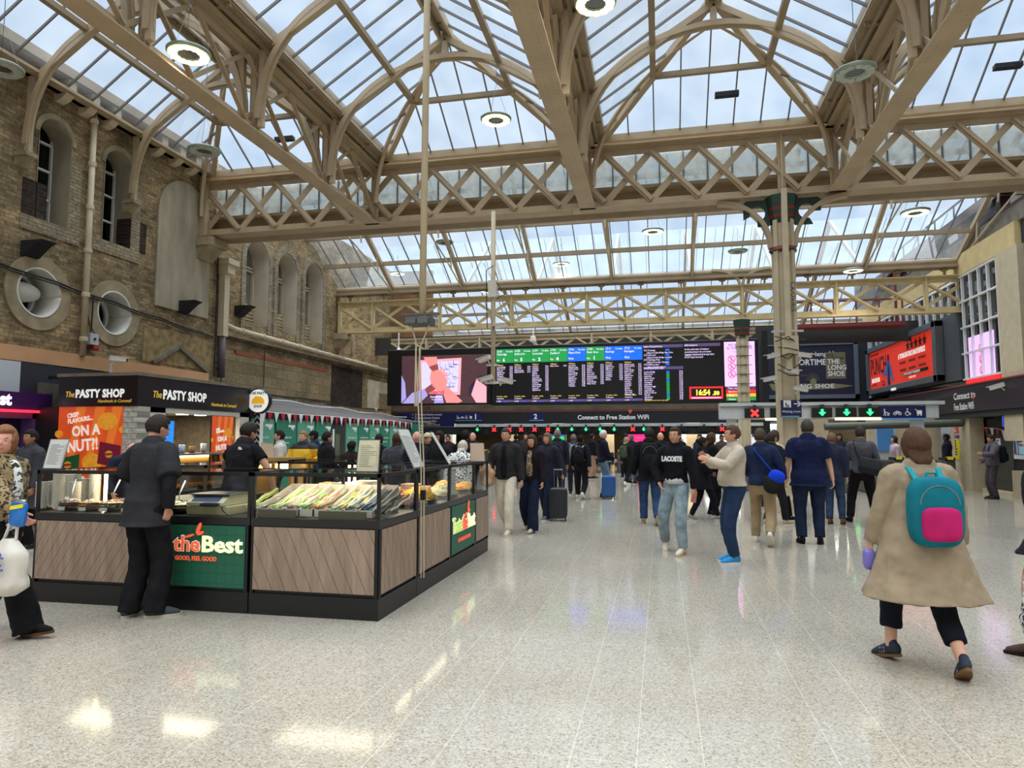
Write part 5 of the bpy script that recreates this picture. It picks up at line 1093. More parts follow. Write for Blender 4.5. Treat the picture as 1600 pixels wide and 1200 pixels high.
# green hoarding
GR1 = mat('hoarding_green', (44, 130, 104), .45, noise=.08, nscale=.6); GR2 = mat('hoarding_green_pale', (92, 162, 136), .45, noise=.08, nscale=.6)
t = thing('hoarding', 'long green panelled hoarding in front of the brick wall', 'hoarding', (-9.6, 20, 0)); HX = -9.6
MB().box(HX-.1, 14.8, 0, HX-.05, 25.6, 2.27).build('framework', CHAR, t); y = 14.85; k = 0; wds = [.95]*4+[.0]+[.95]*5+[.0]
def fan(y, z):
    b = MB(); b.prism([(0, 0), (.34, 0), (.30, -.10), (.24, -.08), (.26, -.16), (.16, -.1), (.1, -.05), (0, -.06)], (.006, 0, 0), (HX+.002, y, z), ((0, 1, 0), (0, 0, 1))); return b
yy_ = [14.85, 15.95, 17.0, 18.0]+[19.95, 20.85, 21.75, 22.65, 23.5, 24.3]
for k, y in enumerate(yy_):
    nx_ = (yy_+[25.2])[k+1]; w_ = min(nx_-y-.06, 1.0); p = MB().box(HX-.05, y, 0, HX, y+w_, 2.1).build('panel', GR2 if k % 2 == 0 else GR1, t)
    fan(y+w_-.42, 1.97).build('printed_fan', WHITE_L, p); text('LONDON CHARING CROSS', (HX+.006, y+.14, 1.62), .06, WHITE_L, p, '+x', sx=.8); text('WORKING TO IMPROVE', (HX+.006, y+.14, 1.48), .055, WHITE_L, p, '+x', sx=.8)
d_ = MB().box(HX-.04, 18.95, 0, HX+.0, 19.85, 2.02).build('door', mat('dark_door', (42, 50, 52), .4), t)
MB().box(HX, 19.2, 1.1, HX+.01, 19.5, 1.75).build('vision_panel', mat('door_pane', (84, 96, 70), .2), d_); MB().box(HX, 19.02, .8, HX+.02, 19.12, 1.9).build('white_notice', WHITE, d_)
MB().box(HX, 19.4, .4, HX+.012, 19.85, .98).build('white_notice', WHITE, d_)
b = MB(); b.box(HX-.06, 14.8, 2.1, HX+.01, 25.6, 2.27); b.build('dark_header', mat('hoarding_header', (40, 32, 44), .6), t)
t = thing('poster_board', 'green hoarding return with a black and white edge beside the dark opening', 'hoarding', (HX, 25.7, 0)); MB().box(HX, 25.6, 0, HX+.5, 25.7, 2.2).build('panel', GR1, t)
b = MB()
for k in range(20): b.box(HX+.42, 25.585, k*.11, HX+.5, 25.6, k*.11+.055)
b.build('edge_marking', WHITE, t)
bunting('long red and white bunting along the top of the green hoarding', [(HX+.05, 14.8, 2.28)]+[(HX+.05, 14.8+k*1.85, 2.27-.01*(k % 2)) for k in range(1, 6)]+[(HX+.05, 25.7, 2.22)], 36, .26, 'y')
# grey fabric lean-to
b = MB(); rows = []
ny = 60
for i in range(ny+1):
    y = 14.4+i*(14.4)/ny; top = 3.03-.026*(y-14.4)+.07*abs(sin((y-14.4)*1.35))-.05; r = []
    for j in range(9):
        f = j/8; x = HX-.05+(XW+.12-HX)*f if y < 25.7 else HX-.05+(XW+.12-HX)*f
        z = 2.26+(top-2.26)*f-.05*sin(pi*f)+.015*sin(y*6+j); r.append((x, y, z))
    rows.append(r)
vs = [p for r in rows for p in r]; fs = [(i*9+j, i*9+j+1, i*9+10+j, i*9+9+j) for i in range(ny) for j in range(8)]
o = b.add(vs, fs).build('fabric_canopy', mat('grey_canvas', (98, 94, 91), .9, noise=.08, nscale=3), None, True); sm = o.modifiers.new('thickness', 'SOLIDIFY'); sm.thickness = .02
tag(o, 'sagging grey fabric canopy between the green hoarding and the brick wall', 'canopy')
b = MB(); b.tube([(XW+1.1-.02*sin(k), 14.6+k*.7, 2.78-.012*k+.03*sin(k*1.3)) for k in range(21)], .015, 5); tag(b.build('white_rope', WHITE), 'thin white rope lying across the grey canopy', 'rope')
b = MB(); b.tube([(XW+.1, 14.3+k, 3.1-.02*k+.03*sin(k*2)) for k in range(15)], .02, 5); tag(b.build('wall_cable', CABLE), 'black cable looping along the wall just above the grey canopy', 'cable')

# ================================================================== CCTV, POLES
def camera_unit(label, p, yaw, tilt=-.15, s=1.0, m=OFFW):
    t = thing('cctv_camera', label, 'camera', tuple(p)); p = V(p); mt = M.Translation(p) @ M.Rotation(yaw, 4, 'Z') @ M.Rotation(-tilt, 4, 'Y')
    b = MB(); b.sell((.0, 0, 0), (.24*s, .075*s, .075*s), .35, 14, 8); b.box(-.22*s, -.085*s, .06*s, .3*s, .085*s, .085*s); b.xf(mt).build('housing', m, t, False)
    MB().lathe([(.05*s, .235*s), (.05*s, .25*s)], (0, 0, 0), 14, 'x').xf(mt).build('lens', BLACK, t)
    b = MB(); b.tube([(-.1*s, 0, -.05*s), (-.16*s, 0, -.2*s)], .022*s, 8); b.xf(mt).build('bracket', m, t); return t
camera_unit('grey cctv camera on a short post above the corner of the pasty kiosk', (KX-.55, KY+.1, 3.08), .5, -.1, .62); 
tag(MB().tube([(KX-.7, KY+.1, 2.8), (KX-.68, KY+.1, 3.05)], .03).build('short_post', LGREY), 'short grey post on the pasty kiosk roof under a camera', 'post')
# long hanging service pole of the food counter
px, py = -2.34, 6.75
pt = onY(657, 500, py); t = thing('service_pole', 'long cream pole dropping from the roof to a box above the food counter', 'pole', (pt.x, py, pt.z)); px = pt.x
MB().tube([(px+.02, py, pt.z+.05), (px+.05, py, 8.6)], .036, 12).build('pole', CREAML, t, True)
b = MB(); b.box(px-.13, py-.1, pt.z-.06, px+.13, py+.1, pt.z+.02); b.bar((px-.2, py, pt.z+.06), (px+.2, py, pt.z+.06), .05, .02); b.build('junction_box', DSTEEL, t)
for s_ in (-1, 1): MB().box(px+s_*.065-.055, py-.13, pt.z-.05, px+s_*.065+.055, py-.1, pt.z+.0).build('socket_plate', mat('box_grey_green', (96, 104, 96), .4), t)
b = MB(); zq = onY(650, 700, py).z
b.tube([(px-.1, py, pt.z-.05), (px-.045, py, pt.z-.24), (px-.05, py, pt.z-.9)], .009, 6); b.tube([(px+.1, py, pt.z-.05), (px-.0, py, pt.z-.28), (px-.03, py, pt.z-.9)], .009, 6)
b.tube([(px-.05, py, pt.z-.3), (-2.41, py, 1.3), (-2.40, py, .2)], .007, 6); b.tube([(px-.01, py, pt.z-.3), (-2.38, py, 1.3), (-2.37, py, .2)], .007, 6); b.build('drop_rod', CREAML, t)
MB().box(-2.41, py-.02, .98, -2.36, py+.02, 1.08).build('cable_clip', BLACK, t)
# camera mast on the cross girder
pm = onY(771, 345, YG1-.3); t = thing('camera_mast', 'slim cream mast hanging from the cross girder in front of the video screen', 'pole', (pm.x, YG1-.3, 3.2)); mx = pm.x
zb = onY(776, 600, YG1-.3).z
MB().tube([(mx, YG1-.3, zb), (mx, YG1-.3, 7.05)], .055, 10).build('pole', CREAML, t, True); MB().box(mx-.1, YG1-.42, 4.95, mx+.1, YG1-.3, 5.35).build('junction_box', OFFW, t)
b = MB(); b.tube([(mx-.12, YG1-.4, 4.2), (mx-.15, YG1-.4, 5.6), (mx+.02, YG1-.4, 5.7)], .012, 5); b.tube([(mx+.1, YG1-.4, 5.3), (mx+.3, YG1-.4, 5.0), (mx+.1, YG1-.4, 4.9)], .012, 5); b.build('cable', CABLE, t)
for (u, v, yaw, lab) in ((757, 561, 2.8, 'upper cctv camera on the slim hanging mast'), (760, 592, 3.0, 'lower cctv camera on the slim hanging mast'), (791, 595, .3, 'small cctv camera reaching over the departure board from the mast'), (782, 510, -2.6, 'cctv camera high on the mast below the lattice girder')):
    p = onY(u, v, YG1-.35); camera_unit(lab, p, yaw, -.25, .72); 
b = MB(); b.bar((mx-.2, YG1-.32, zb+.03), (mx+.3, YG1-.32, zb+.03), .06, .05); b.bar((mx-.15, YG1-.32, zb+.45), (mx+.1, YG1-.32, zb+.45), .05, .05); b.build('cross_arm', OFFW, t)
# cameras on the column
for (u, v, yaw, lab) in ((1208, 556, -2.9, 'small camera on the near face of the tall column, pointing to the board'), (1258, 555, -.35, 'white cctv camera on the upper part of the tall column'), (1238, 580, -.3, 'white cctv camera on the middle of the tall column'), (1203, 592, 3.1, 'white cctv camera reaching out from the tall column to the departure board'), (1252, 608, -.2, 'lowest white cctv camera on the tall column')):
    p = onY(u, v, YG1-.45); camera_unit(lab, p, yaw, -.2, .62)
t = thing('equipment_box', 'cream equipment box strapped to the tall column above the cameras', 'box', (2.8, YG1-.3, 4.0)); p = onY(1234, 540, YG1-.3)
MB().box(p.x-.16, YG1-.42, p.z-.2, p.x+.16, YG1-.26, p.z+.2).build('housing', CREAML, t); MB().box(2.4, YG1-.3, p.z+.3, 3.05, YG1-.24, p.z+.34).build('strap', LGREY, t)
b = MB(); rr = random.Random(9)
for k in range(7):
    z = 3.1+k*.12; b.tube([(2.5+rr.uniform(-.1, .1), YG1-.32, z), (2.7, YG1-.42-rr.uniform(0, .1), z+rr.uniform(-.2, .2)), (2.95+rr.uniform(-.1, .2), YG1-.34, z+rr.uniform(-.15, .15))], .012, 5)
tag(b.build('cable_tangle', CABLE), 'tangle of black camera cables on the tall column', 'cable')
t = thing('hanging_sign', 'navy waiting room sign with a white arrow fixed to the tall column', 'sign', (2.7, YG1-.3, 2.2)); a = onY(1221, 652, YG1-.4); c = onY(1252, 625, YG1-.4)
MB().box(a.x, YG1-.40, a.z, c.x, YG1-.34, c.z).build('board', NAVYS, t); MB().box(a.x, YG1-.41, a.z, c.x-.05, YG1-.40, a.z+.03).build('blue_underline', SKYB, t)
text('Waiting room', (a.x+.02, YG1-.405, a.z+.1), .072, WHITE_L, t, sx=.9); MB().box(a.x+.05, YG1-.406, a.z+.21, a.x+.2, YG1-.4, a.z+.36).build('room_symbol', WHITE_L, t); pict('pushchair', a.x+.07, a.z+.22, .1, NAVYS, t, YG1-.408)
b = MB(); xx, zz = a.x+.26, a.z+.285; b.bar((xx, YG1-.405, zz), (xx+.14, YG1-.405, zz), .01, .022); b.bar((xx+.07, YG1-.405, zz+.06), (xx+.14, YG1-.405, zz), .01, .022); b.bar((xx+.07, YG1-.405, zz-.06), (xx+.14, YG1-.405, zz), .01, .022); b.build('arrow', WHITE_L, t)
camera_unit('white cctv camera mounted on the dark fascia board near the WiFi sign', (XB-.35, 21.0, 3.02), 2.7, -.3, .8)
camera_unit('bracketed grey camera and horn at the wall end of the video screen', (-10.9, 25.2, 2.75), 2.2, .1, .6)
p = onY(833, 530, 25.3); tag(bevel(MB().box(p.x-.02, 25.28, p.z+.08, p.x+.02, 25.34, 5.7).box(p.x-.09, 25.2, p.z-.1, p.x+.09, 25.4, p.z+.1).build('wireless_unit', WHITE), .03), 'small white rounded unit above the departure board', 'box')
p = onY(623, 530, 25.2); b = MB().tube([(p.x, 25.2, p.z-.35), (p.x, 25.2, p.z+.5)], .03, 8); b.lathe([(.08, p.z-.42), (.03, p.z-.33)], (p.x, 25.2, 0), 12); tag(b.build('antenna_rod', WHITE), 'white rod hanging just above the video screen', 'antenna')

# ================================================================== RING LIGHTS
def ring_light(u, v, wpx, lit, label, zc, power=60):
    D = FPX*.62/wpx; p = atD(u, v, D); zc = roof_z(p.x, p.y)+.02 if p.y < 15.8 else (8.5+1.25*(p.y-16.7)/2.9 if p.y < 19.6 else 9.75-2.4*(p.y-19.6)/4.5 if p.y < 24.1 else 7.5+2.6*(p.y-24.5)/3.7 if p.y < 28.2 else 10.1-3.1*(p.y-28.2)/6); t = thing('ring_light', label, 'hanging light', tuple(p), None); r = .31
    b = MB(); b.lathe([(r*.42, .0), (r*.46, -.03), (r*.95, -.03), (r, -.005), (r, .015), (r*.9, .03), (r*.45, .03)], tuple(p), 32, closed=True); b.build('housing', mat('lamp_aluminium', (150, 162, 150), .35, metal=.4), t, True)
    MB().lathe([(r*.5, -.036), (r*.93, -.036), (r*.93, -.031), (r*.5, -.031)], tuple(p), 32, closed=True).build('diffuser_ring', mat('diffuser_lit', (214, 222, 150), .4, emit=.7) if lit else mat('diffuser_off', (150, 160, 140), .4), t, True)
    MB().lathe([(r*.44, -.01), (r*.44, .01)], tuple(p), 24).build('centre_disc', DSTEEL, t)
    b = MB()
    for k in range(12):
        a = 2*pi*k/12; b.lathe([(.066, -.040), (.066, -.03)], (p.x+r*.70*cos(a), p.y+r*.70*sin(a), p.z), 10)
    b.build('led_lens', mat('led_lens_lit', (255, 246, 214), .4, emit=2.6) if lit else mat('led_lens_off', (176, 184, 170), .3), t)
    b = MB()
    for k in range(3): a = 2*pi*k/3+.4; b.tube([(p.x+r*.8*cos(a), p.y+r*.8*sin(a), p.z+.02), (p.x, p.y, p.z+.75)], .003, 4)
    b.tube([(p.x, p.y, p.z+.75), (p.x, p.y, zc)], .006, 5); b.build('suspension_cable', DSTEEL, t)
    if lit:
        l = bpy.data.lights.new('ring_lamp', 'SPOT'); l.energy = power*2.5; l.spot_size = 2.4; l.spot_blend = 1; l.color = (1, .90, .72); l.shadow_soft_size = .25
        o = bpy.data.objects.new('ring_lamp', l); COL.objects.link(o); o.parent = t; o.location = (0, 0, -.08)
RL = [(295, 83, 66, 1, 'large lit ring light hanging between the two overhead girders above the kiosk', 9.2), (2, 106, 62, 0, 'unlit ring light cut by the edge of the hall beside the wall gutter', 9.2), (319, 235, 48, 0, 'unlit ring light hanging just in front of the cross girder at the brick wall', 9.2),
      (775, 186, 48, 1, 'lit ring light hanging below the middle hipped roof end', 9.9), (930, 4, 66, 1, 'lit ring light hanging beside the middle overhead girder', 9.6), (1336, 112, 62, 0, 'unlit ring light hanging beside the overhead girder next to the tall column', 9.8),
      (695, 378, 28, 0, 'unlit ring light behind the long service pole under the pitched roof', 8.6), (621, 427, 24, 1, 'small lit ring light under the pitched roof near the brick wall', 8.2), (1020, 361, 34, 1, 'lit ring light just beyond the cross girder over the middle of the board', 9.0), (877, 412, 27, 1, 'lit ring light above the green column headings of the board', 8.4),
      (762, 454, 24, 1, 'small lit ring light beside the hanging camera mast', 8.0), (1153, 392, 30, 0, 'unlit ring light hanging to the side of the tall column', 8.8), (1430, 331, 42, 1, 'bright ring light before the maroon steel frame', 9.2), (1333, 422, 31, 1, 'bright ring light beyond the tall column above the book poster', 8.4),
      (907, 470, 18, 1, 'tiny lit ring light seen through the second lattice girder over the blue headings', 8.6), (700, 478, 17, 1, 'tiny lit ring light seen through the second lattice girder over the video screen', 8.6), (1023, 490, 18, 1, 'tiny lit ring light seen through the second lattice girder over the timetable list', 8.4), (818, 495, 14, 0, 'tiny unlit ring light seen through the second lattice girder', 8.4), (1277, 478, 20, 1, 'small lit ring light through the lattice girder beyond the tall column', 8.6)]
for u, v, w_, lit, lab, zc in RL: ring_light(u, v, w_, lit, lab, zc)
# ================================================================== FOOD COUNTER
FX0, FX1, FY0, FY1 = -6.14, -2.46, 5.81, 9.76; DEP = .85; ZP, ZR0, ZG, ZT = .19, .80, .87, 1.29
SX = [5.81, 6.78, 7.92, 9.02, 9.76]                   # posts along the aisle side
WLED = mat('case_led', (255, 218, 150), .5, emit=14)
BK = mat('counter_black', (17, 17, 19), .4); TOPG = glass_mat('counter_top_glass', (.86, .92, .9, 1), 0, gloss=.09)
SHELF = mat('case_deck', (30, 30, 32), .3)
def unit(name_lab, x0, x1, y0, y1, faces, leds=()):
    """one counter cabinet: plinth, carcass, deck, posts, glass above; faces = list of (side, a0, a1, material, name)"""
    t = thing('counter_unit', name_lab, 'counter', ((x0+x1)/2, (y0+y1)/2, 0))
    MB().box(x0+.0, y0+.0, 0, x1, y1, ZP).build('plinth', BK, t)
    MB().box(x0+.02, y0+.02, ZP, x1-.02, y1-.02, ZR0).build('carcass', BK, t)
    MB().box(x0, y0, ZR0, x1, y1, ZG).build('deck', SHELF, t)
    b = MB(); w = .028
    for x in (x0, x1-w):
        for y in (y0, y1-w): MB().box(x, y, ZG, x+w, y+w, ZT-.03).build('corner_post', BK, t)
    b = MB(); b.box(x0, y0, ZT-.035, x1, y0+w, ZT).box(x0, y1-w, ZT-.035, x1, y1, ZT).box(x0, y0, ZT-.035, x0+w, y1, ZT).box(x1-w, y0, ZT-.035, x1, y1, ZT); b.build('top_rail', BK, t)
    MB().box(x0+w, y0+w, ZT-.012, x1-w, y1-w, ZT-.004).build('glass_top', TOPG, t)
    for (sd, a0, a1, m, nm) in faces:
        if sd == 'f': 
            MB().box(a0, y0-.012, ZP+.035, a1, y0+.02, ZR0-.01).build(nm, m, t); MB().box(a0-.03, y0-.006, ZP, a0, y0+.02, ZR0).build('stile', BK, t); MB().box(a1, y0-.006, ZP, a1+.03, y0+.02, ZR0).build('stile', BK, t)
        if sd == 'r':
            MB().box(x1-.02, a0, ZP+.035, x1+.012, a1, ZR0-.01).build(nm, m, t); MB().box(x1-.02, a0-.03, ZP, x1+.006, a0, ZR0).build('stile', BK, t); MB().box(x1-.02, a1, ZP, x1+.006, a1+.03, ZR0).build('stile', BK, t)
    if any(f[0] == 'f' for f in faces): MB().box(x0+w, y0+.008, ZG, x1-w, y0+.014, ZT-.03).build('front_glass', CLEAR, t)
    if any(f[0] == 'r' for f in faces): MB().box(x1-.014, y0+w, ZG, x1-.008, y1-w, ZT-.03).build('side_glass', CLEAR, t)
    for (x, y) in leds: MB().box(x-.012, y-.012, ZG+.02, x+.012, y+.012, ZT-.05).build('led_strip', WLED, t)
    return t
XM = onY(392, 822, FY0).x
ua = unit('front counter cabinet with plank panel and green tiled brand panel, full of salads', FX0, XM-.012, FY0, FY0+DEP, [('f', FX0+.04, -4.92, PLANK_A, 'plank_panel'), ('f', -4.86, XM-.05, GREENTILE, 'tiled_panel')], [(onY(162, 780, FY0+.6).x, FY0+.62)])
ub = unit('corner counter cabinet with diagonal plank panels holding the trays of candy ropes', XM+.0, FX1, FY0, SX[1], [('f', XM+.04, FX1-.04, PLANK_B, 'plank_panel'), ('r', SX[0]+.04, SX[1]-.04, PLANK_B, 'plank_panel')], [])
uc = unit('aisle side counter cabinet with plank panel and heaps of dried fruit', FX1-DEP, FX1, SX[1]+.01, SX[2], [('r', SX[1]+.05, SX[2]-.04, PLANK_B, 'plank_panel')])
ud = unit('aisle side counter cabinet with the second green tiled brand panel', FX1-DEP, FX1, SX[2]+.0, SX[3], [('r', SX[2]+.04, SX[3]-.03, GREENTILE, 'tiled_panel')])
ue = unit('end counter cabinet of the aisle side with a narrow plank panel', FX1-DEP, FX1, SX[3]+.0, SX[4], [('r', SX[3]+.04, SX[4]-.03, PLANK_B, 'plank_panel')])
uf = unit('back counter cabinet of the food island', FX0+.9, FX1-DEP-.01, SX[4]-1.0, SX[4], [], [(-4.2, 8.85), (-4.12, 8.85)])
ug = unit('short side counter cabinet of the food island next to the kiosk', FX0, FX0+.86, FY0+DEP+.6, SX[4], [], [])
# brand lettering
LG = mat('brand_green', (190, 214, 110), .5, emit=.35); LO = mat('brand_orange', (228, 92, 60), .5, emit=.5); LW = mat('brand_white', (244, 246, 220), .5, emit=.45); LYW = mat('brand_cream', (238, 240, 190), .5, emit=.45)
def brand(par, P, face, total, z, s, ax):
    """three-colour brand lettering with a white edge and leaves, 'total' wide, letter height s"""
    n = V((0, -1, 0)) if face == '-y' else V((1, 0, 0)); k_ = total
    for (wd, f0, fw, m) in (('Taste', 0, .385, LG), ('the', .405, .235, LO), ('Best', .65, .35, LYW)):
        text(wd, tuple(V(P(f0*k_-.006, z))), s, LW, par, face, fit=(fw*k_+.012), bold=s*.03, ext=.005); text(wd, tuple(V(P(f0*k_, z))+n*.009), s, m, par, face, fit=fw*k_, bold=s*.012, ext=.005)
    lf = MB()
    def leaf(a, zz, l, w_, ang):
        pts = []
        for k in range(12):
            q = 2*pi*k/12; x_ = l/2*(1-cos(q)); y_ = w_/2*sin(q); pts.append((a+x_*cos(ang)-y_*sin(ang), zz+x_*sin(ang)+y_*cos(ang)))
        lf.prism(pts, n*.012, V(P(0, 0))+n*.012, ax)
    a0 = .615*k_; leaf(a0, z+s*.80, s*.55, s*.17, 1.2); leaf(a0+.02*s, z+s*.76, s*.36, s*.15, .4); leaf(a0-.62*s, z+s*.62, s*.5, s*.12, .3)
    lf.build('leaf_emblem', LO, par)
a = onY(202, 870, FY0-.02).x; xr = onY(376, 870, FY0-.02).x
brand(ua, lambda q, z: (a+q, FY0-.014, z), '-y', xr-a, .55, .205, ((1, 0, 0), (0, 0, 1)))
text('EAT GOOD, FEEL GOOD', (onY(260, 890, FY0).x, FY0-.016, .465), .055, LO, ua, bold=.0015, fit=onY(339, 890, FY0).x-onY(260, 890, FY0).x)
brand(ud, lambda q, z: (FX1+.014, SX[2]+.06+q, z), '+x', .98, .47, .26, ((0, 1, 0), (0, 0, 1)))
text('EAT GOOD, FEEL GOOD', (FX1+.016, SX[2]+.3, .34), .06, LO, ud, '+x', bold=.0015, fit=.55)

# ---- bowls of salad, ladles, tubs
BOWL = mat('bowl_steel', (176, 172, 164), .22, metal=1)
rr = random.Random(21)
foods = [(215-0, 'x')]
def heap(name, x, y, z, rx, ry, h, m, par=None, seed=0, lumps=.25, n=26):
    b = MB(); vs = []; fs = []; N = n; K = 8
    for i in range(K+1):
        f = i/K
        for k in range(N):
            t_ = 2*pi*k/N; q = cos(f*pi/2); zz = h*sin(f*pi/2); j = 1+lumps*NZ.noise(V((cos(t_)*q*3+seed, sin(t_)*q*3, f*4)))
            vs.append((x+rx*q*cos(t_)*j, y+ry*q*sin(t_)*j, z+zz*(1+lumps*NZ.noise(V((cos(t_)*5*q, sin(t_)*5*q, seed+3))))))
    for i in range(K):
        for k in range(N): fs.append((i*N+k, i*N+(k+1) % N, (i+1)*N+(k+1) % N, (i+1)*N+k))
    fs.append(tuple(range(N))); b.add(vs, fs); return b.build(name, m, par, True)
def pieces(b, x, y, z, rx, ry, h, n, r, rnd, boxy=False):
    for k in range(n):
        a = rnd.uniform(0, 2*pi); q = math.sqrt(rnd.random()); zz = z+h*(1-q*q)*.95; rot = M.Rotation(rnd.uniform(0, 6), 3, 'Z') @ M.Rotation(rnd.uniform(-1, 1), 3, 'X')
        b.sell((x+rx*q*cos(a), y+ry*q*sin(a), zz), (r*rnd.uniform(.8, 1.3), r, r*rnd.uniform(.4, .8)), .5 if boxy else .9, 6, 4, rot)
COLS = {'beetroot': (96, 24, 44), 'pasta': (222, 196, 148), 'olives': (120, 134, 62), 'carrot': (220, 130, 50), 'beans': (74, 48, 44), 'feta': (226, 218, 196), 'peppers': (206, 64, 44), 'dark_olives': (52, 36, 48), 'coleslaw': (214, 200, 160), 'peas': (120, 150, 60)}
fm = {k: mat('food_'+k, c, .5, noise=.25, nscale=40) for k, c in COLS.items()}
bowls = [(115, 'beetroot', 'bowl of dark red beetroot salad at the kiosk end of the front case'), (147, 'carrot', 'bowl of orange carrot salad beside the beetroot bowl'), (180, 'coleslaw', 'bowl of pale coleslaw next to the orange salad'), (213, 'dark_olives', 'bowl of black olives behind the man at the counter'), (246, 'peppers', 'bowl of red peppers behind the man at the counter'), (283, 'pasta', 'wide bowl of pale pasta salad beside the weighing scale')]
for k, (u, fd, lab) in enumerate(bowls):
    p = onY(u, 800, FY0+.28); x, y = p.x, FY0+.24; r = .115 if k < 5 else .15
    t = thing('salad_bowl', lab, 'bowl', (x, y, ZG)); MB().lathe([(r*.55, ZG), (r*.8, ZG+.03), (r, ZG+.085), (r*1.04, ZG+.09), (r*.96, ZG+.082), (r*.5, ZG+.02)], (x, y, 0), 28).build('bowl', BOWL, t, True)
    heap('salad', x, y, ZG+.055, r*.94, r*.94, .05, fm[fd], t, k); b = MB(); pieces(b, x, y, ZG+.07, r*.85, r*.85, .045, 40, .011, rr); b.build('salad_pieces', fm[['feta', 'feta', 'carrot', 'beans', 'peas', 'feta'][k]], t)['kind'] = 'stuff'
    l = thing('ladle', 'steel ladle standing in the %s' % ['beetroot bowl', 'orange carrot salad', 'pale coleslaw', 'black olives', 'red peppers', 'pasta salad'][k], 'ladle', (x, y, ZG+.08))
    MB().tube([(x, y, ZG+.10), (x-.02, y+.03, ZG+.18), (x-.05+.02*(k % 3), y+.1, ZG+.31)], [.005, .006, .008], 8).build('handle', STEEL, l, True); MB().sell((x, y-.0, ZG+.095), (.035, .035, .022), .9, 12, 8).build('scoop', STEEL, l, True)
    MB().box(x-.04, y-r*1.02, ZG+.01, x+.04, y-r*.98, ZG+.045).build('price_card', WHITE, t)
for k, (u, fd, lab) in enumerate(((105, 'feta', 'second row bowl of white cheese cubes near the stacked tubs'), (195, 'beans', 'second row bowl of dark beans behind the front bowls'), (262, 'olives', 'second row bowl of green olives near the pasta salad'), (335, 'peas', 'second row bowl of green peas half hidden by the weighing scale'))):
    x, y = onY(u, 790, FY0+.55).x, FY0+.55; t = thing('salad_bowl', lab, 'bowl', (x, y, ZG)); MB().lathe([(.06, ZG), (.1, ZG+.03), (.125, ZG+.085), (.13, ZG+.09), (.12, ZG+.08), (.05, ZG+.02)], (x, y, 0), 24).build('bowl', BOWL, t, True); heap('salad', x, y, ZG+.055, .115, .115, .05, fm[fd], t, k+9)
# stacked clear tubs
TUB = mat('frosted_tub', (206, 204, 198), .3, noise=.05); p0 = None
for k, (u, v_, h, yy) in enumerate(((66, 0, .26, .35), (85, 0, .26, .5), (92, 1, .34, .36), (108, 1, .33, .62), (118, 0, .25, .45), (132, 0, .27, .66), (148, 1, .34, .62))):
    x = onY(u, 760, FY0+yy).x; t = thing('tub_stack', ['stack of clear plastic tubs at the very end of the front case', 'stack of clear tubs, second from the end glass', 'taller stack of clear tubs near the end glass', 'tall stack of tubs under the beige card', 'low stack of clear tubs behind the beetroot bowl', 'stack of clear tubs at the back of the salad case', 'tallest stack of tubs beside the light strip'][k], 'tub', (x, FY0+yy, ZG))
    b = MB(); z = ZG
    while z < ZG+h: b.lathe([(.045, z), (.058, z+.03), (.062, z+.034)], (x, FY0+yy, 0), 20); z += .022
    b.build('tub', TUB, t, False)
tag(MB().box(onY(98, 760, FY0+.7).x, FY0+.7, ZG+.22, onY(124, 760, FY0+.7).x, FY0+.72, ZG+.40).build('card', mat('beige_card', (196, 190, 160), .6)), 'small beige card standing behind the stacked tubs', 'card')
# weighing scale on its cream box
x0, x1 = onY(305, 800, FY0+.25).x, onY(360, 800, FY0+.25).x
tag(bevel(MB().box(x0, FY0+.12, ZG, x0+.46, FY0+.55, ZG+.085).build('cream_box', mat('cream_card_box', (206, 192, 150), .6)), .006), 'cream cardboard box with a grey end under the weighing scale', 'box')
t = thing('weighing_scale', 'cream shop weighing scale with a dark keypad in the salad case', 'scale', (x0+.2, FY0+.3, ZG+.11))
MB().prism([(0, .09), (.44, .09), (.44, .18), (.10, .18), (0, .12)], (.40, 0, 0), (x0+.01, FY0+.1, ZG), ((0, 1, 0), (0, 0, 1))).build('body', mat('scale_cream', (212, 204, 172), .4), t)
MB().box(x0-.0, FY0+.17, ZG+.185, x0+.43, FY0+.52, ZG+.198).build('weighing_plate', STEEL, t); b = MB().prism([(.015, .128), (.085, .174), (.089, .17), (.019, .124)], (.30, 0, 0), (x0+.05, FY0+.1-.004, ZG+.0), ((0, 1, 0), (0, 0, 1))); b.build('keypad', mat('keypad_blue', (44, 46, 84), .4), t)
tag(MB().sell((x0+.28, FY0+.08, ZG+.105), (.1, .04, .02), .6, 14, 8).build('cloth', mat('dark_blue_cloth', (38, 42, 66), .9), None, True), 'dark blue folded cloth in front of the weighing scale', 'cloth')
b = MB(); b.tube([(x0+.36, FY0+.12, ZG+.12), (x0+.42, FY0+.08, ZG+.05), (x0+.5, FY0+.06, ZG+.01)], .005, 5); tag(b.build('scale_cable', CABLE), 'thin dark cable curling down beside the weighing scale', 'cable')

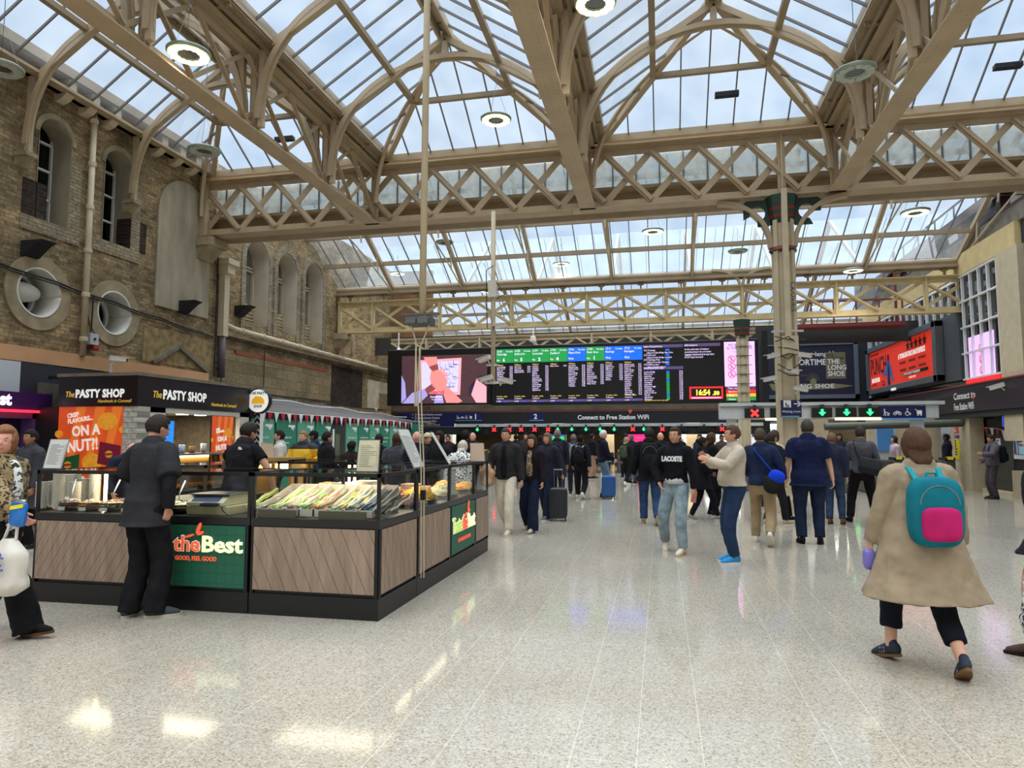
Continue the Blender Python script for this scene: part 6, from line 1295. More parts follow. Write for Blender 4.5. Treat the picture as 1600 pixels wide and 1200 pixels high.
# ---- trays of candy ropes
TRAY = mat('white_tray', (214, 204, 194), .5)
tx0, tx1 = onY(402, 800, FY0+.12).x, FX1-.10; ty0, ty1 = FY0+.10, FY0+.74; tz0, tz1 = ZG+.06, ZG+.27; sl = (tz1-tz0)/(ty1-ty0)
nb = 8; wds = (tx1-tx0)/nb
ropes = [((214, 216, 138), 'pale yellow candy rope'), ((150, 128, 116), 'brown candy rope'), ((146, 214, 70), 'lime green candy rope'), ((214, 96, 110), 'pink candy rope'), ((92, 140, 84), 'green candy rope'), ((232, 190, 80), 'golden candy rope'), ((56, 98, 136), 'blue candy rope'), ((84, 80, 62), 'dark cola candy rope')]
for k in range(nb):
    xa = tx0+wds*k; xb = xa+wds-.008; lab = ropes[k][1]
    t = thing('sweet_tray', 'white sloping tray holding the %ss' % lab, 'tray', ((xa+xb)/2, ty0, ZG)); b = MB()
    prof = [(ty0, ZG+.015), (ty1, ZG+.015+.12), (ty1, tz1), (ty1-.01, tz1), (ty1-.012, ZG+.15), (ty0+.012, ZG+.03), (ty0+.012, tz0+.02), (ty0, tz0+.02)]
    b.prism(prof, (xb-xa, 0, 0), (xa, 0, 0), ((0, 1, 0), (0, 0, 1)))
    for x in (xa, xb-.006): b.prism([(ty0, ZG+.015), (ty1, ZG+.135), (ty1, tz1+.0), (ty0, tz0+.02)], (.006, 0, 0), (x, 0, 0), ((0, 1, 0), (0, 0, 1)))
    b.build('tray', TRAY, t)
    m = mat('candy_%d' % k, ropes[k][0], .35, noise=.12, nscale=30); m2 = mat('candy_stripe_%d' % k, tuple(min(255, int(c*.6+90)) for c in ropes[k][0]), .35); base = []
    for j in range(3):
        b = MB(); rnd = random.Random(k*10+j); w1, w2 = rnd.uniform(-.012, .012), rnd.uniform(-.015, .015); n_ = 9
        b.tube([(w1*sin(i*.9)+w2*sin(i*.4), ty0+.03+(ty1-ty0-.08)*i/(n_-1), ZG+.052+.12*i/(n_-1)+.008*sin(i*1.7+j)) for i in range(n_)], .0105, 7)
        o = b.build('candy_rope', m if j != 1 else m2, None, True); base.append(o)
    for i in range(20):
        src = base[i % 3]; o = src if i < 3 else src.copy()
        if i >= 3: COL.objects.link(o)
        lay = i//7; o.location = (xa+.016+(wds-.04)*((i % 7)+.5*(lay % 2))/6.6, rr.uniform(-.01, .01), .004+.019*lay); o.rotation_euler = (0, 0, rr.uniform(-.035, .035)); tag(o, '%s in its sloping tray' % lab, 'sweet', lab+'s')
for (xa, xb) in ((402, 461), (497, 571)):
    A, B = onY(xa, 815, FY0+.03).x, onY(xb, 815, FY0+.03).x; tag(MB().box(A, FY0+.03, ZG, B, FY0+.05, ZG+.075).build('label_holder', mat('bronze_plate', (88, 78, 64), .5)), 'dull bronze label plate under the %s' % ('yellow and brown candy ropes' if xa < 450 else 'pink, green and golden candy ropes'), 'label plate')
# ---- goods on the aisle side
def goods(lab, x, y, rx, ry, h, col, pcol, n, r, cat='sweets', boxy=False, seed=1):
    t = thing('sweet_heap', lab, cat, (x, y, ZG)); t['kind'] = 'stuff'; m = mat('sw_%d_%d_%d' % col, col, .5, noise=.2, nscale=30); m2 = mat('sw_%d_%d_%d' % pcol, pcol, .45, noise=.15, nscale=30)
    MB().lathe([(rx*1.05, 0), (rx*1.12, .04), (rx*1.0, .035)], (0, 0, 0), 24).xf(M.Translation((x, y, ZG)) @ M.Diagonal((1, ry/rx, 1, 1))).build('dish', BK, t)
    h *= .62; heap('mound', x, y, ZG+.02, rx, ry, h, m, t, seed, .45); b = MB(); pieces(b, x, y, ZG+.03, rx*.95, ry*.95, h, int(n*1.7), r, random.Random(seed), boxy); b.build('pieces', m2, t)['kind'] = 'stuff'
gx = FX1-.25
goods('heap of dark red and brown dried fruit and nuts on the aisle side', gx, 7.15, .2, .22, .13, (120, 66, 50), (176, 96, 60), 160, .013, seed=2)
goods('tall heap of yellow mango slices on the aisle side', gx-.02, 7.62, .18, .2, .24, (244, 178, 40), (250, 196, 60), 120, .02, boxy=True, seed=3)
goods('heap of orange dried apricots beside the tray end', gx, 6.55-.0, .12, .12, .16, (236, 150, 70), (244, 170, 90), 90, .018, seed=4)
goods('pale green and cream heap of nougat pieces behind the brand panel', gx, 8.35, .18, .26, .2, (214, 206, 160), (222, 216, 176), 110, .02, boxy=True, seed=5)
goods('stacked orange baklava in the last glass case', gx-.1, 8.75, .16, .2, .24, (232, 160, 60), (240, 176, 80), 110, .022, boxy=True, seed=6)
goods('scattered heap of golden biscuits at the far end of the case', gx, 9.4, .16, .24, .16, (226, 160, 76), (234, 176, 96), 100, .022, seed=7)
goods('small bright red heap of dried strawberries by the mango', gx-.30, 7.75, .12, .1, .17, (210, 60, 44), (226, 76, 50), 60, .018, seed=8)
goods('yellow and orange heap of sweets at the back of the candy case', FX1-.62, 6.55, .14, .12, .15, (238, 190, 70), (230, 120, 60), 60, .018, seed=12)
k = 0
BXS = [((206, 132, 152), 'pink'), ((240, 200, 206), 'pale pink'), ((226, 190, 110), 'amber'), ((186, 196, 120), 'pistachio green'), ((214, 180, 150), 'cream')]
for (xx, yy, h, ci, place) in ((FX1-.62, 6.98, 3, 0, 'behind the candy trays'), (FX1-.45, 7.25, 2, 2, 'behind the nut heap'), (FX1-.6, 7.5, 3, 1, 'behind the mango heap'), (FX1-.55, 7.8, 2, 3, 'behind the strawberries'), (FX1-.58, 8.15, 3, 4, 'inside the green panel case'), (FX1-.6, 8.6, 2, 0, 'at the back of the green panel case')):
    for j in range(h):
        o = bevel(MB().box(-.1, -.1, 0, .1, .1, .058).build('sweet_box', mat('box_%s' % BXS[ci][1], BXS[ci][0], .5, noise=.12, nscale=25)), .006); o.location = (xx, yy, ZG+.001+j*.06); o.rotation_euler = (0, 0, rr.uniform(-.1, .1))
        tag(o, '%s slab of sweets %s, %s of its stack' % (BXS[ci][1], place, ['bottom', 'second', 'third'][j]), 'sweet')
for k, (u, w_, c) in enumerate(((440, .3, (216, 208, 190)), (478, .25, (206, 200, 184)), (512, .3, (190, 184, 172)))):
    xx = onY(u, 745, 7.9).x
    tag(bevel(MB().box(xx-.15, 8.9, ZG, xx+.15, 9.2, ZG+.09+.03*k).build('cake_box', mat('cakebox_%d' % k, c, .6)), .006), ['cream cake box at the kiosk end of the back case', 'middle pale cake box in the back case', 'greyish cake box by the light strips in the back case'][k], 'box')
goods('tray of orange and brown sweets in the back case near the light strips', -3.9, 9.2, .22, .16, .12, (214, 150, 80), (150, 80, 60), 80, .02, seed=9)
goods('tray of golden pastries in the back case behind the candy ropes', -4.7, 9.25, .25, .16, .12, (222, 176, 110), (196, 140, 80), 80, .022, seed=10)
# price lists standing on the glass
def board(lab, corners, m, lines, lm, title=None, qr=False):
    """price list standing on the counter top: corners = bottom-left, bottom-right, top-right, top-left in metres"""
    P = [V(c) for c in corners]; t = thing('price_list', lab, 'price list', tuple(P[0])); n = (P[1]-P[0]).cross(P[3]-P[0]).normalized(); b = MB()
    b.add([*P, *[p-n*.006 for p in P]], [(0, 1, 2, 3), (7, 6, 5, 4), (0, 4, 5, 1), (1, 5, 6, 2), (2, 6, 7, 3), (3, 7, 4, 0)]); b.build('sheet', m, t)
    b = MB(); rnd = random.Random(len(lab)); L = lambda a, c: (P[0].lerp(P[1], a)).lerp(P[3].lerp(P[2], a), c)+n*.002
    for k in range(lines):
        v_ = .80-.70*k/lines; a1 = rnd.uniform(.5, .86); b.add([L(.12, v_), L(a1, v_), L(a1, v_+.012), L(.12, v_+.012)], [(0, 1, 2, 3)]); b.add([L(.87, v_), L(.93, v_), L(.93, v_+.012), L(.87, v_+.012)], [(0, 1, 2, 3)])
    b.build('printed_lines', lm, t)
    b = MB()
    for q in ((0, 0, 1, .015), (0, .985, 1, 1), (0, 0, .03, 1), (.97, 0, 1, 1)): b.add([L(q[0], q[1]), L(q[2], q[1]), L(q[2], q[3]), L(q[0], q[3])], [(0, 1, 2, 3)])
    b.build('border', lm, t); return t
INK = mat('grey_ink', (110, 108, 104), .7)
def stand(u0, u1, ut0, ut1, vt, Y, lab, m, lines=16, lean=.05):
    a, b_ = onY(u0, 740, Y).x, onY(u1, 740, Y).x; z = ZT; d = onY(ut0, vt, Y+lean); e = onY(ut1, vt, Y+lean); return board(lab, [(a, Y, z), (b_, Y, z), (e.x, Y+lean, e.z), (d.x, Y+lean, d.z)], m, lines, INK)
PAP = mat('white_paper', (216, 216, 212), .6); PAPC = mat('cream_paper', (214, 206, 172), .6); KR = mat('kraft_paper', (200, 172, 146), .7)
stand(66, 95, 79, 109, 686, FY0+.3, 'leaning white price list on the kiosk end of the front case', PAP)
stand(556, 591, 561, 594, 687, FY0+.35, 'cream price list with small print standing at the corner of the counter', PAPC, 12)
A = board('white price list facing the aisle on the side counter', [(FX1-.1, 6.95, ZT), (FX1-.16, 7.45, ZT), (FX1-.30, 7.30, ZT+.42), (FX1-.24, 6.80, ZT+.42)], PAP, 14, INK)
p = onX(700, 728, FX1-.25); A = board('narrow white price list leaning on the side counter further along', [(FX1-.1, 8.2, ZT), (FX1-.2, 8.6, ZT), (FX1-.42, 8.5, ZT+.40), (FX1-.32, 8.1, ZT+.40)], PAP, 10, INK)
stand(735, 758, 734, 756, 692, 9.3, 'plain brown paper list seen from behind near the end of the side counter', KR, 0)
stand(407, 430, 408, 427, 692, 9.0, 'small pale paper list on the back counter behind the vest man', KR, 0)
A = board('white list hanging inside the green panel case', [(FX1-.03, 8.02, ZG+.05), (FX1-.03, 8.22, ZG+.05), (FX1-.03, 8.22, ZG+.36), (FX1-.03, 8.02, ZG+.36)], PAP, 6, INK)
# oven-like warm frame beside the vest man
t = thing('display_stand', 'warm lit steel display frame behind the vest man', 'stand', (-4.9, 9.1, ZG)); b = MB(); xw = onY(455, 740, 8.8).x; xv = onY(398, 740, 8.8).x
b.box(xv, 8.8, ZG, xv+.05, 9.2, ZT+.02).box(xw-.05, 8.8, ZG, xw, 9.2, ZT+.02).box(xv, 8.8, ZT, xw, 9.2, ZT+.05).box((xv+xw)/2-.03, 8.8, ZG, (xv+xw)/2+.03, 8.85, ZT); b.build('frame', mat('brass_lit', (196, 160, 100), .35, metal=.7), t)
MB().box(xv+.06, 9.1, ZG+.3, xw-.06, 9.12, ZT-.03).build('light_strip', WLED, t)
for (x, y, sx_, sy, e) in ((-5.2, FY0+.45, 1.6, .3, 8), (-3.1, FY0+.5, 1.1, .4, 4), (FX1-.45, 8.2, .3, 2.6, 14), (-4.2, 9.25, 2.2, .3, 9)):
    l = bpy.data.lights.new('case_strip_lamp', 'AREA'); l.shape = 'RECTANGLE'; l.size = sx_; l.size_y = sy; l.energy = e; l.color = (1, .84, .6); o = bpy.data.objects.new('case_strip_lamp', l); COL.objects.link(o); o.location = (x, y, ZT-.03)
# ================================================================== PEOPLE
CLOUD = bpy.data.textures.new('cloth_folds', 'CLOUDS'); CLOUD.noise_scale = .11; CLOUD.noise_depth = 1
def loft(b, rings, n=16, c0f=1, c1f=1, pleat=0):
    """rings: (centre, axis a, axis b) ; ends rounded, or cut flat with c0f / c1f = 0"""
    vs = []; fs = []; R = [(V(c), V(a), V(d)) for c, a, d in rings]
    c0, a0, b0 = R[0]; c1 = R[1][0]; d0 = (c0-c1).normalized()*min(a0.length, b0.length)
    cn, an, bn = R[-1]; dn = (cn-R[-2][0]).normalized()*min(an.length, bn.length)
    full = ([(c0+d0*.85, a0*.45, b0*.45), (c0+d0*.5, a0*.85, b0*.85)] if c0f else [(c0+d0*.02, a0*.9, b0*.9)])+R+([(cn+dn*.5, an*.85, bn*.85), (cn+dn*.85, an*.45, bn*.45)] if c1f else [(cn+dn*.02, an*.9, bn*.9)])
    for i, (c, a, d) in enumerate(full):
        for k in range(n):
            t = 2*pi*k/n; pf = 1+pleat*max(0, 1-i/3.5)*sin(10*t+.7*i); vs.append(c+(a*cos(t)+d*sin(t))*pf)
    L = len(full)
    for i in range(L-1):
        for k in range(n): fs.append((i*n+k, i*n+(k+1) % n, (i+1)*n+(k+1) % n, (i+1)*n+k))
    fs += [tuple(reversed(range(n))), tuple((L-1)*n+k for k in range(n))]; b.add(vs, fs)
def limb(b, pts, rad, n=12, flat=1.0, c1f=1):
    pts = [V(p) for p in pts]; P = []; Rr = []
    for i in range(len(pts)-1):
        for k in range(4 if i < len(pts)-2 else 5):
            f = k/4; P.append(pts[i].lerp(pts[i+1], f)); Rr.append(rad[i]+(rad[i+1]-rad[i])*f)
    for _ in range(2):                                # round the joint
        P = [P[0]]+[(P[i-1]+P[i]*2+P[i+1])/4 for i in range(1, len(P)-1)]+[P[-1]]
    rings = []; a = None
    for i, p in enumerate(P):
        d = (P[min(i+1, len(P)-1)]-P[max(i-1, 0)]).normalized()
        if a is None: a = V((1, 0, 0)) if abs(d.x) < .8 else V((0, 0, 1))
        a = (a-d*a.dot(d)).normalized(); c = d.cross(a); rings.append((p, a*Rr[i], c*Rr[i]*flat))
    loft(b, rings, n, 1, c1f)
def ik(S, T, l1, l2, pole):
    S, T, pole = V(S), V(T), V(pole); d = T-S; L = min(d.length, (l1+l2)*.995); L = max(L, abs(l1-l2)+.02); u = d.normalized()
    a = (l1*l1-l2*l2+L*L)/(2*L); h = math.sqrt(max(0, l1*l1-a*a)); p = (pole-u*pole.dot(u)).normalized()
    return S+u*a+p*h, S+u*L
def head_pts(nu, nv, hair=None, style='short', long=0):
    """head surface in its own frame: origin at head centre, +y faces forward"""
    vs = []; fs = []
    for i in range(nv+1):
        ph = -pi/2+pi*i/nv
        for k in range(nu):
            t = 2*pi*k/nu; dx, dy, dz = cos(ph)*cos(t), cos(ph)*sin(t), sin(ph)
            x, y, z = dx*.077, dy*.096, dz*.118
            if dz < 0:
                j = min(1, -dz); x *= 1-.30*j*j; y = y*(1-.12*j)+(.012*j if dy > -.2 else .03*j)
            if dy < 0 and dz > -.2: y *= 1.08
            g = lambda ax, az, w: math.exp(-(((dx-ax)**2+(dz-az)**2)/w)) if dy > 0 else 0
            if hair is None:
                y += .030*g(0, -.16, .010)+.014*g(0, -.02, .008)+.010*g(0, -.50, .016)+.006*g(0, -.78, .03)+.007*(g(.34, .22, .02)+g(-.34, .22, .02)+g(0, .24, .03))
                y -= .014*(g(.36, .04, .02)+g(-.36, .04, .02)); y += .004*(g(.3, -.2, .03)+g(-.3, -.2, .03))
            else:
                m = 1.0
                face = dy > .25 and dz < .52 and abs(dx) < .80
                if style == 'bald': face = True
                if style == 'cap': face = dz < .18 or (dy > .5 and dz < .4)
                if style in ('short', 'bun') and dz < -.45: face = True
                if style in ('short', 'bun') and dy > -.05 and dz < .05: face = True
                if style == 'fringe': face = dy > -.35 and dz < -.05 or dz < -.35
                th = hair*(1+.5*max(0, dz)) if not face else -.012
                if not face: th += .006*NZ.noise(V((dx*9, dy*9, dz*9)))
                l = math.sqrt(x*x+y*y+z*z); f = 1+th/l; x, y, z = x*f, y*f, z*f
            vs.append((x, y, z))
    for i in range(nv):
        for k in range(nu): fs.append((i*nu+k, i*nu+(k+1) % nu, (i+1)*nu+(k+1) % nu, (i+1)*nu+k))
    return vs, fs
SKINS = {'fair': (214, 166, 140), 'light': (200, 148, 120), 'mid': (168, 116, 88), 'brown': (120, 80, 58), 'pink': (220, 160, 140)}
def cmat(c, kind='cloth'):
    if not isinstance(c, tuple): return c
    nm = '%s_%d_%d_%d' % ((kind,)+c)
    if kind == 'denim': return mat(nm, c, .9, noise=.35, nscale=9, bump=.1, bscale=200, spec=.12)
    if kind == 'hair': return mat(nm, c, .7, noise=.35, nscale=40, stretch=(3, 3, .6), bump=.25, bscale=120, spec=.2)
    if kind == 'skin': return mat(nm, c, .55, noise=.06, nscale=20, spec=.3)
    return mat(nm, c, .9, noise=.18, nscale=6, bump=.12, bscale=160, spec=.14)
def person(label, at, face, H=1.74, skin='light', hair=('short', (50, 36, 28)), top=((40, 42, 46), 'tee'), legs=((36, 38, 44), 1.0), shoes=((50, 50, 54), (190, 188, 180)),
           feet=((-.10, 0, 0), (.10, 0, 0)), hands=((-.26, .06, .80), (.26, .06, .80)), lean=0, roll=0, head=(0, 0), q=1, wide=1.0, belly=0, hem=None, toe=(0, 0), pitch=(0, 0), hipz=None,
           elbow=None, sleeve=1.0, grip=(.9, .9), extra=None, group=None, cuff=.0, skirt=None, twist=0, flare=None, under=None):
    """facing +y in its own frame; feet: ankle ground points (x, y, lift); hands: wrist targets (x, y, z); q: 0 far, 1 middle, 2 near"""
    S = H/1.75; vox = (.017, .011, .0072)[q]; nn = (10, 14, 18)[q]
    hz = (hipz or .915)+.028
    Z = lambda z: z
    rm = M.Rotation(R_(twist), 3, 'Z') @ M.Rotation(R_(-lean), 3, 'X') @ M.Rotation(R_(roll), 3, 'Y'); piv = V((0, 0, hz+.02))
    U = lambda p: piv+rm @ (V(p)-V((0, 0, .935)))      # upper body transform
    ux, uy = rm @ V((1, 0, 0)), rm @ V((0, 1, 0))
    hipL, hipR = V((-.088*wide, 0, hz-.02)), V((.088*wide, 0, hz-.02))
    leg = []
    for s_, hp, ft, pt in ((-1, hipL, feet[0], pitch[0]), (1, hipR, feet[1], pitch[1])):
        an = V((ft[0], ft[1], .085+ft[2])); kn, an = ik(hp, an, .44, .425, V((ft[0]*.4, 1, 0))); leg.append((hp, kn, an))
    sh = []; arm = []
    for s_, hd, i in ((-1, hands[0], 0), (1, hands[1], 1)):
        s0 = U((s_*.175*wide**.5, -.005, 1.425)); tgt = U(hd) if True else V(hd)
        pole = rm @ V(elbow[i] if elbow else (s_*.5, -1, -.25)); el, wr = ik(s0, tgt, .29, .255, pole); arm.append((s0, el, wr)); sh.append(s0)
    trunk = [(.84, .115, .085, 0), (.90, .155, .108, -.01), (.97, .158, .110, -.008), (1.05, .138, .098, 0), (1.13, .136, .098, .004), (1.22, .150, .108, .006), (1.31, .166, .114, .004), (1.38, .172, .106, -.002), (1.435, .150, .088, -.01), (1.475, .085, .068, -.012), (1.50, .058, .060, -.006)]
    def tr(off, z0=0, z1=9, wf=1.0):
        out = []
        for z, rx, ry, oy in trunk:
            if z < z0 or z > z1: continue
            by = belly*math.exp(-((z-1.06)/.13)**2)
            if z > .95: c = U((0, oy+by*.6, z)); a, d = ux, uy
            else: c = V((0, oy, z+hz-.915)); a, d = V((1, 0, 0)), V((0, 1, 0))
            w_ = wide if z < 1.4 else 1+(wide-1)*.5
            out.append((c, a*((rx*w_+off*wf)+by*.35), d*(ry*(1+(wide-1)*.7)+off+by*.55)))
        return out
    # ---- body (one continuous skin)
    b = MB(); loft(b, tr(0)); 
    for s_, (hp, kn, an) in zip((-1, 1), leg):
        limb(b, [hp+V((0, 0, .03)), kn, an], [.088*wide, .056, .040], 12)
        tdir = M.Rotation(R_(toe[0 if s_ < 0 else 1]), 3, 'Z') @ V((0, 1, 0)); pt = R_(pitch[0 if s_ < 0 else 1]); fd = tdir*cos(pt)+V((0, 0, sin(pt)))
        limb(b, [an-fd*.03+V((0, 0, -.03)), an+fd*.15+V((0, 0, -.05))], [.036, .028], 10, .8)
    neck = U((0, -.005, 1.49)); hrot = rm @ M.Rotation(R_(head[0]), 3, 'Z') @ M.Rotation(R_(head[1]), 3, 'X'); hc = U((0, .012, 1.635))+hrot @ V((0, .01, 0))-V((0, .01, 0))
    limb(b, [neck-V((0, 0, .02)), hc+hrot @ V((0, -.015, -.06))], [.058, .052], 12)
    for i, (s0, el, wr) in enumerate(arm):
        ins = s0.lerp(U((0, 0, 1.40)), .35); limb(b, [ins, s0, el, wr], [.05, .055, .041, .027], 12)
        s_ = -1 if i == 0 else 1; fd = (wr-el).normalized(); pn = (rm @ V((-s_, .15, 0))); pn = (pn-fd*pn.dot(fd)).normalized(); sd = fd.cross(pn)*(-s_)   # palm faces the body, sd = thumb side
        if sd.dot(rm @ V((0, 1, .3))) < 0: sd = -sd
        pc = [(wr+fd*.005, sd*.027, pn*.018), (wr+fd*.04, sd*.036, pn*.015), (wr+fd*.085, sd*.038, pn*.013)]; loft(b, pc, 12)
        g = grip[i]
        for f in range(4):
            o = wr+fd*(.088-.004*abs(f-1.3))+sd*(.030-.020*f); L = (.070, .078, .073, .058)[f]*.98; c1, c2 = g*.55+f*.05, g*1.25+f*.08
            d1 = fd*cos(c1)+pn*sin(c1)+sd*(.10-.07*f)*(1-g*.5); d2 = fd*cos(c2)+pn*sin(c2); d3 = fd*cos(c2+g*.5)+pn*sin(c2+g*.5); r = .0092-.0006*abs(f-1)
            p1 = o+d1*L*.45; p2 = p1+d2*L*.33; p3 = p2+d3*L*.26
            if q: limb(b, [o-fd*.02, p1, p2, p3], [r+.001, r, r*.92, r*.8], 8)
            else: b.bar(o-fd*.02, p2, .018, .018)
        o = wr+fd*.025+sd*.028; d1 = (fd*.75+sd*.62+pn*.35*g).normalized(); d2 = (fd*.95+sd*.2+pn*.5*g).normalized(); limb(b, [o, o+d1*.042, o+d1*.042+d2*.034], [.014, .0115, .009], 8)
    v0 = len(b.v); hv, hf = head_pts(*((18, 14), (30, 24), (44, 34))[q]); b.add([hc+hrot @ V(p) for p in hv], hf)
    for s_ in (-1, 1): b.sell(hc+hrot @ V((s_*.076, -.005, -.005)), (.010, .020, .032), .9, 10, 8, hrot)
    body = b.build('person', cmat(SKINS[skin], 'skin'), None, True); tag(body, label, 'person', group)
    def fin(o, v=vox, disp=0, sm=3):
        m = o.modifiers.new('remesh', 'REMESH'); m.mode = 'VOXEL'; m.voxel_size = v; m.use_smooth_shade = True
        m = o.modifiers.new('smooth', 'SMOOTH'); m.factor = .5; m.iterations = sm
        if disp:
            m = o.modifiers.new('folds', 'DISPLACE'); m.texture = CLOUD; m.strength = disp; m.mid_level = .5; m.texture_coords = 'LOCAL'
    fin(body, vox, 0, 1 if q else 2)
    if q == 0: body.modifiers['remesh'].voxel_size = .013
    # ---- hair / eyes
    st, hcx = hair[0], hair[1]
    if st != 'bald':
        hb = MB(); th = {'short': .013, 'cap': .014, 'long': .020, 'bob': .022, 'bun': .014, 'fringe': .02, 'pony': .014}.get(st, .014); hv, hf = head_pts(*((18, 14), (28, 22), (40, 30))[q], hair=th, style='short' if st in ('long', 'bob', 'pony') and False else st); hb.add([hc+hrot @ V(p) for p in hv], hf)
        if st in ('long', 'bob', 'fringe', 'pony'):
            lo = {'long': .34, 'bob': .15, 'fringe': .16, 'pony': .3}[st]; w_ = .088 if st != 'pony' else .03
            X_, Y_ = hrot @ V((1, 0, 0)), hrot @ V((0, 1, 0)); c0 = hc+hrot @ V((0, -.035, .03)); dn = U((0, -.075, 1.635-lo))-U((0, -.02, 1.635))
            loft(hb, [(c0, X_*w_, Y_*.075 if st != 'pony' else Y_*.03), (c0+V((0, 0, -.10)), X_*(w_+.002), Y_*.070 if st != 'pony' else Y_*.03), (c0+dn*.75+V((0, -.02, 0)), X_*w_*.95, Y_*.04), (c0+dn+V((0, -.015, 0)), X_*w_*.7, Y_*.026)], 14)
        if st == 'bun': hb.sell(hc+hrot @ V((0, -.115, .05)), (.045, .045, .045), 1, 12, 8)
        if st == 'cap': hb.sell(hc+hrot @ V((0, .11, .055)), (.062, .065, .010), .8, 14, 6, hrot)
        ho = hb.build('hair' if st != 'cap' else 'cap', cmat(hcx, 'hair' if st != 'cap' else 'cloth'), body, True)
        if q: m = ho.modifiers.new('s', 'SMOOTH'); m.iterations = 2
        if st == 'cap' and len(hair) > 2:
            hb = MB(); hv, hf = head_pts(18, 14, hair=.008, style='short'); hb.add([hc+hrot @ V(p) for p in hv], hf); hb.build('hair', cmat(hair[2], 'hair'), body, True)
    if q:
        for s_ in (-1, 1): eb = MB(); eb.mat(0).sell(hc+hrot @ V((s_*.030, .079, .004)), (.0135, .008, .0075), 1, 12, 8, hrot); eb.mat(1).sell(hc+hrot @ V((s_*.030, .0845, .004)), (.006, .0045, .006), 1, 10, 6, hrot); eb.build('eye', [mat('eye_white', (220, 214, 208), .3), mat('iris_dark', (40, 30, 26), .3)], body, True)
        lb = MB(); lb.sell(hc+hrot @ V((0, .098, -.062)), (.022, .006, .0065), 1, 12, 6, hrot); lb.build('lips', mat('lips_'+skin, tuple(int(c*.8) for c in SKINS[skin][:1])+tuple(int(c*.62) for c in SKINS[skin][1:]), .5), body, True)
        if st != 'bald' or True:
            for s_ in (-1, 1): bb = MB(); bb.sell(hc+hrot @ V((s_*.031, .088, .026)), (.017, .004, .0035), 1, 10, 5, hrot); bb.build('eyebrow', cmat(hcx if st != 'cap' else (50, 40, 34), 'hair'), body, True)
    # ---- trousers
    if legs:
        lc, fl = legs[0], legs[1]; kind = legs[2] if len(legs) > 2 else 'cloth'; b = MB(); o_ = .008+.006*fl
        T = tr(o_, .83, 1.07); loft(b, T, nn)
        for (hp, kn, an) in leg:
            e = an.lerp(kn, cuff)+V((0, 0, (.012 if fl < 1.6 else -.045) if cuff == 0 else 0)); r2 = .044*fl+.014
            limb(b, [hp+V((0, 0, .03)), kn, e], [.100*wide+.01*(fl-1), .062+.018*fl, max(r2, .05)], nn, 1, 0)
        to = b.build('trousers', cmat(lc, kind), body, True); fin(to, max(vox, .010), .016+.008*(fl-1))
    if skirt:
        sc_, sz, sw = skirt; b = MB(); T = tr(.02, .83, 1.08); loft(b, [(V((0, 0, sz)), V((sw, 0, 0)), V((0, sw*.8, 0)))]+[(V((0, 0, (sz+.85)/2)), V(((sw+.17)/2, 0, 0)), V((0, (sw*.8+.13)/2, 0)))]+T, 24)
        so = b.build('skirt', cmat(sc_), body, True); fin(so, .011, .03)
    # ---- top
    tc_, kd = top[0], top[1]; tk = {'tee': (.028, .84, .40), 'shirt': (.018, .87, 1), 'hoodie': (.028, .90, 1), 'jacket': (.034, .88, 1), 'puffer': (.055, .88, 1), 'vest': (.045, .90, 0), 'coat': (.036, .62, 1), 'trench': (.036, .42, 1), 'longtee': (.030, .80, .45), 'fitted': (.008, .98, 1)}[kd]
    off, hz_, sl_ = tk; hz_ = hem or hz_
    b = MB(); T = tr(off, max(hz_, .88), 1.475, 1.0)
    if hz_ < .86:
        fl_ = {'coat': 1.25, 'trench': 1.5, 'longtee': 1.12}.get(kd, 1.15); rx = (.16*wide+off)*fl_*(1 if kd != 'trench' or skirt is None else 1)
        lo = [(V((0, -.0, hz_)), V((rx, 0, 0)), V((0, (.12+off)*fl_+.02, 0))), (V((0, 0, (hz_+.88)/2)), V((.165*wide+off, 0, 0))*((1+fl_)/2), V((0, .125+off, 0))*((1+fl_)/2))]; T = lo+T
    b2 = MB()
    if flare: T = [(V((0, -.02, hz_)), V((flare[0], 0, 0)), V((0, flare[1], 0))), (V((0, -.01, hz_+.15)), V((flare[0]*.86, 0, 0)), V((0, flare[1]*.86, 0))), (V((0, -.01, .92)), V((flare[0]*.66, 0, 0)), V((0, flare[1]*.72, 0))), (U((0, -.01, 1.15)), ux*flare[0]*.55, uy*.165)]+[r_ for r_ in T if r_[0].z > 1.25]
    loft(b2, T, 60 if flare else 28 if q == 2 else 20, 0, 1, .06 if flare else (.02 if hz_ < .8 else 0)); b.add(b2.v, b2.f)
    if sl_:
        for i, (s0, el, wr) in enumerate(arm):
            ins = s0.lerp(U((0, 0, 1.40)), .35); 
            if sl_ >= 1: end = wr+(wr-el).normalized()*.0; limb(b, [ins, s0, el, end], [.055+off*.8, .058+off, .046+off*.9, .034+off*.65], nn, 1, 0)
            else: limb(b, [ins, s0, s0.lerp(el, sl_*2 if sl_*2 < 1 else 1)], [.056+off, .060+off, .060+off*1.2], nn, 1, 0)
    if kd in ('hoodie', 'jacket', 'coat', 'puffer', 'trench', 'vest', 'shirt'):
        c = U((0, -.02, 1.495)); cr_ = .062 if kd != 'hoodie' else .075; loft(b, [(c-V((0, 0, .03)), ux*(cr_+.02), uy*(cr_+.012)), (c+V((0, 0, .012)), ux*cr_, uy*cr_)], 14)
        if kd == 'hoodie' or (kd == 'coat' and extra == 'hood'): b.sell(U((0, -.10, 1.47)), (.09, .05, .06), .9, 14, 10)
    tname = {'tee': 't_shirt', 'shirt': 'shirt', 'hoodie': 'sweatshirt', 'jacket': 'jacket', 'puffer': 'puffer_jacket', 'vest': 'padded_vest', 'coat': 'coat', 'trench': 'trench_coat', 'longtee': 't_shirt', 'fitted': 'blouse'}[kd]
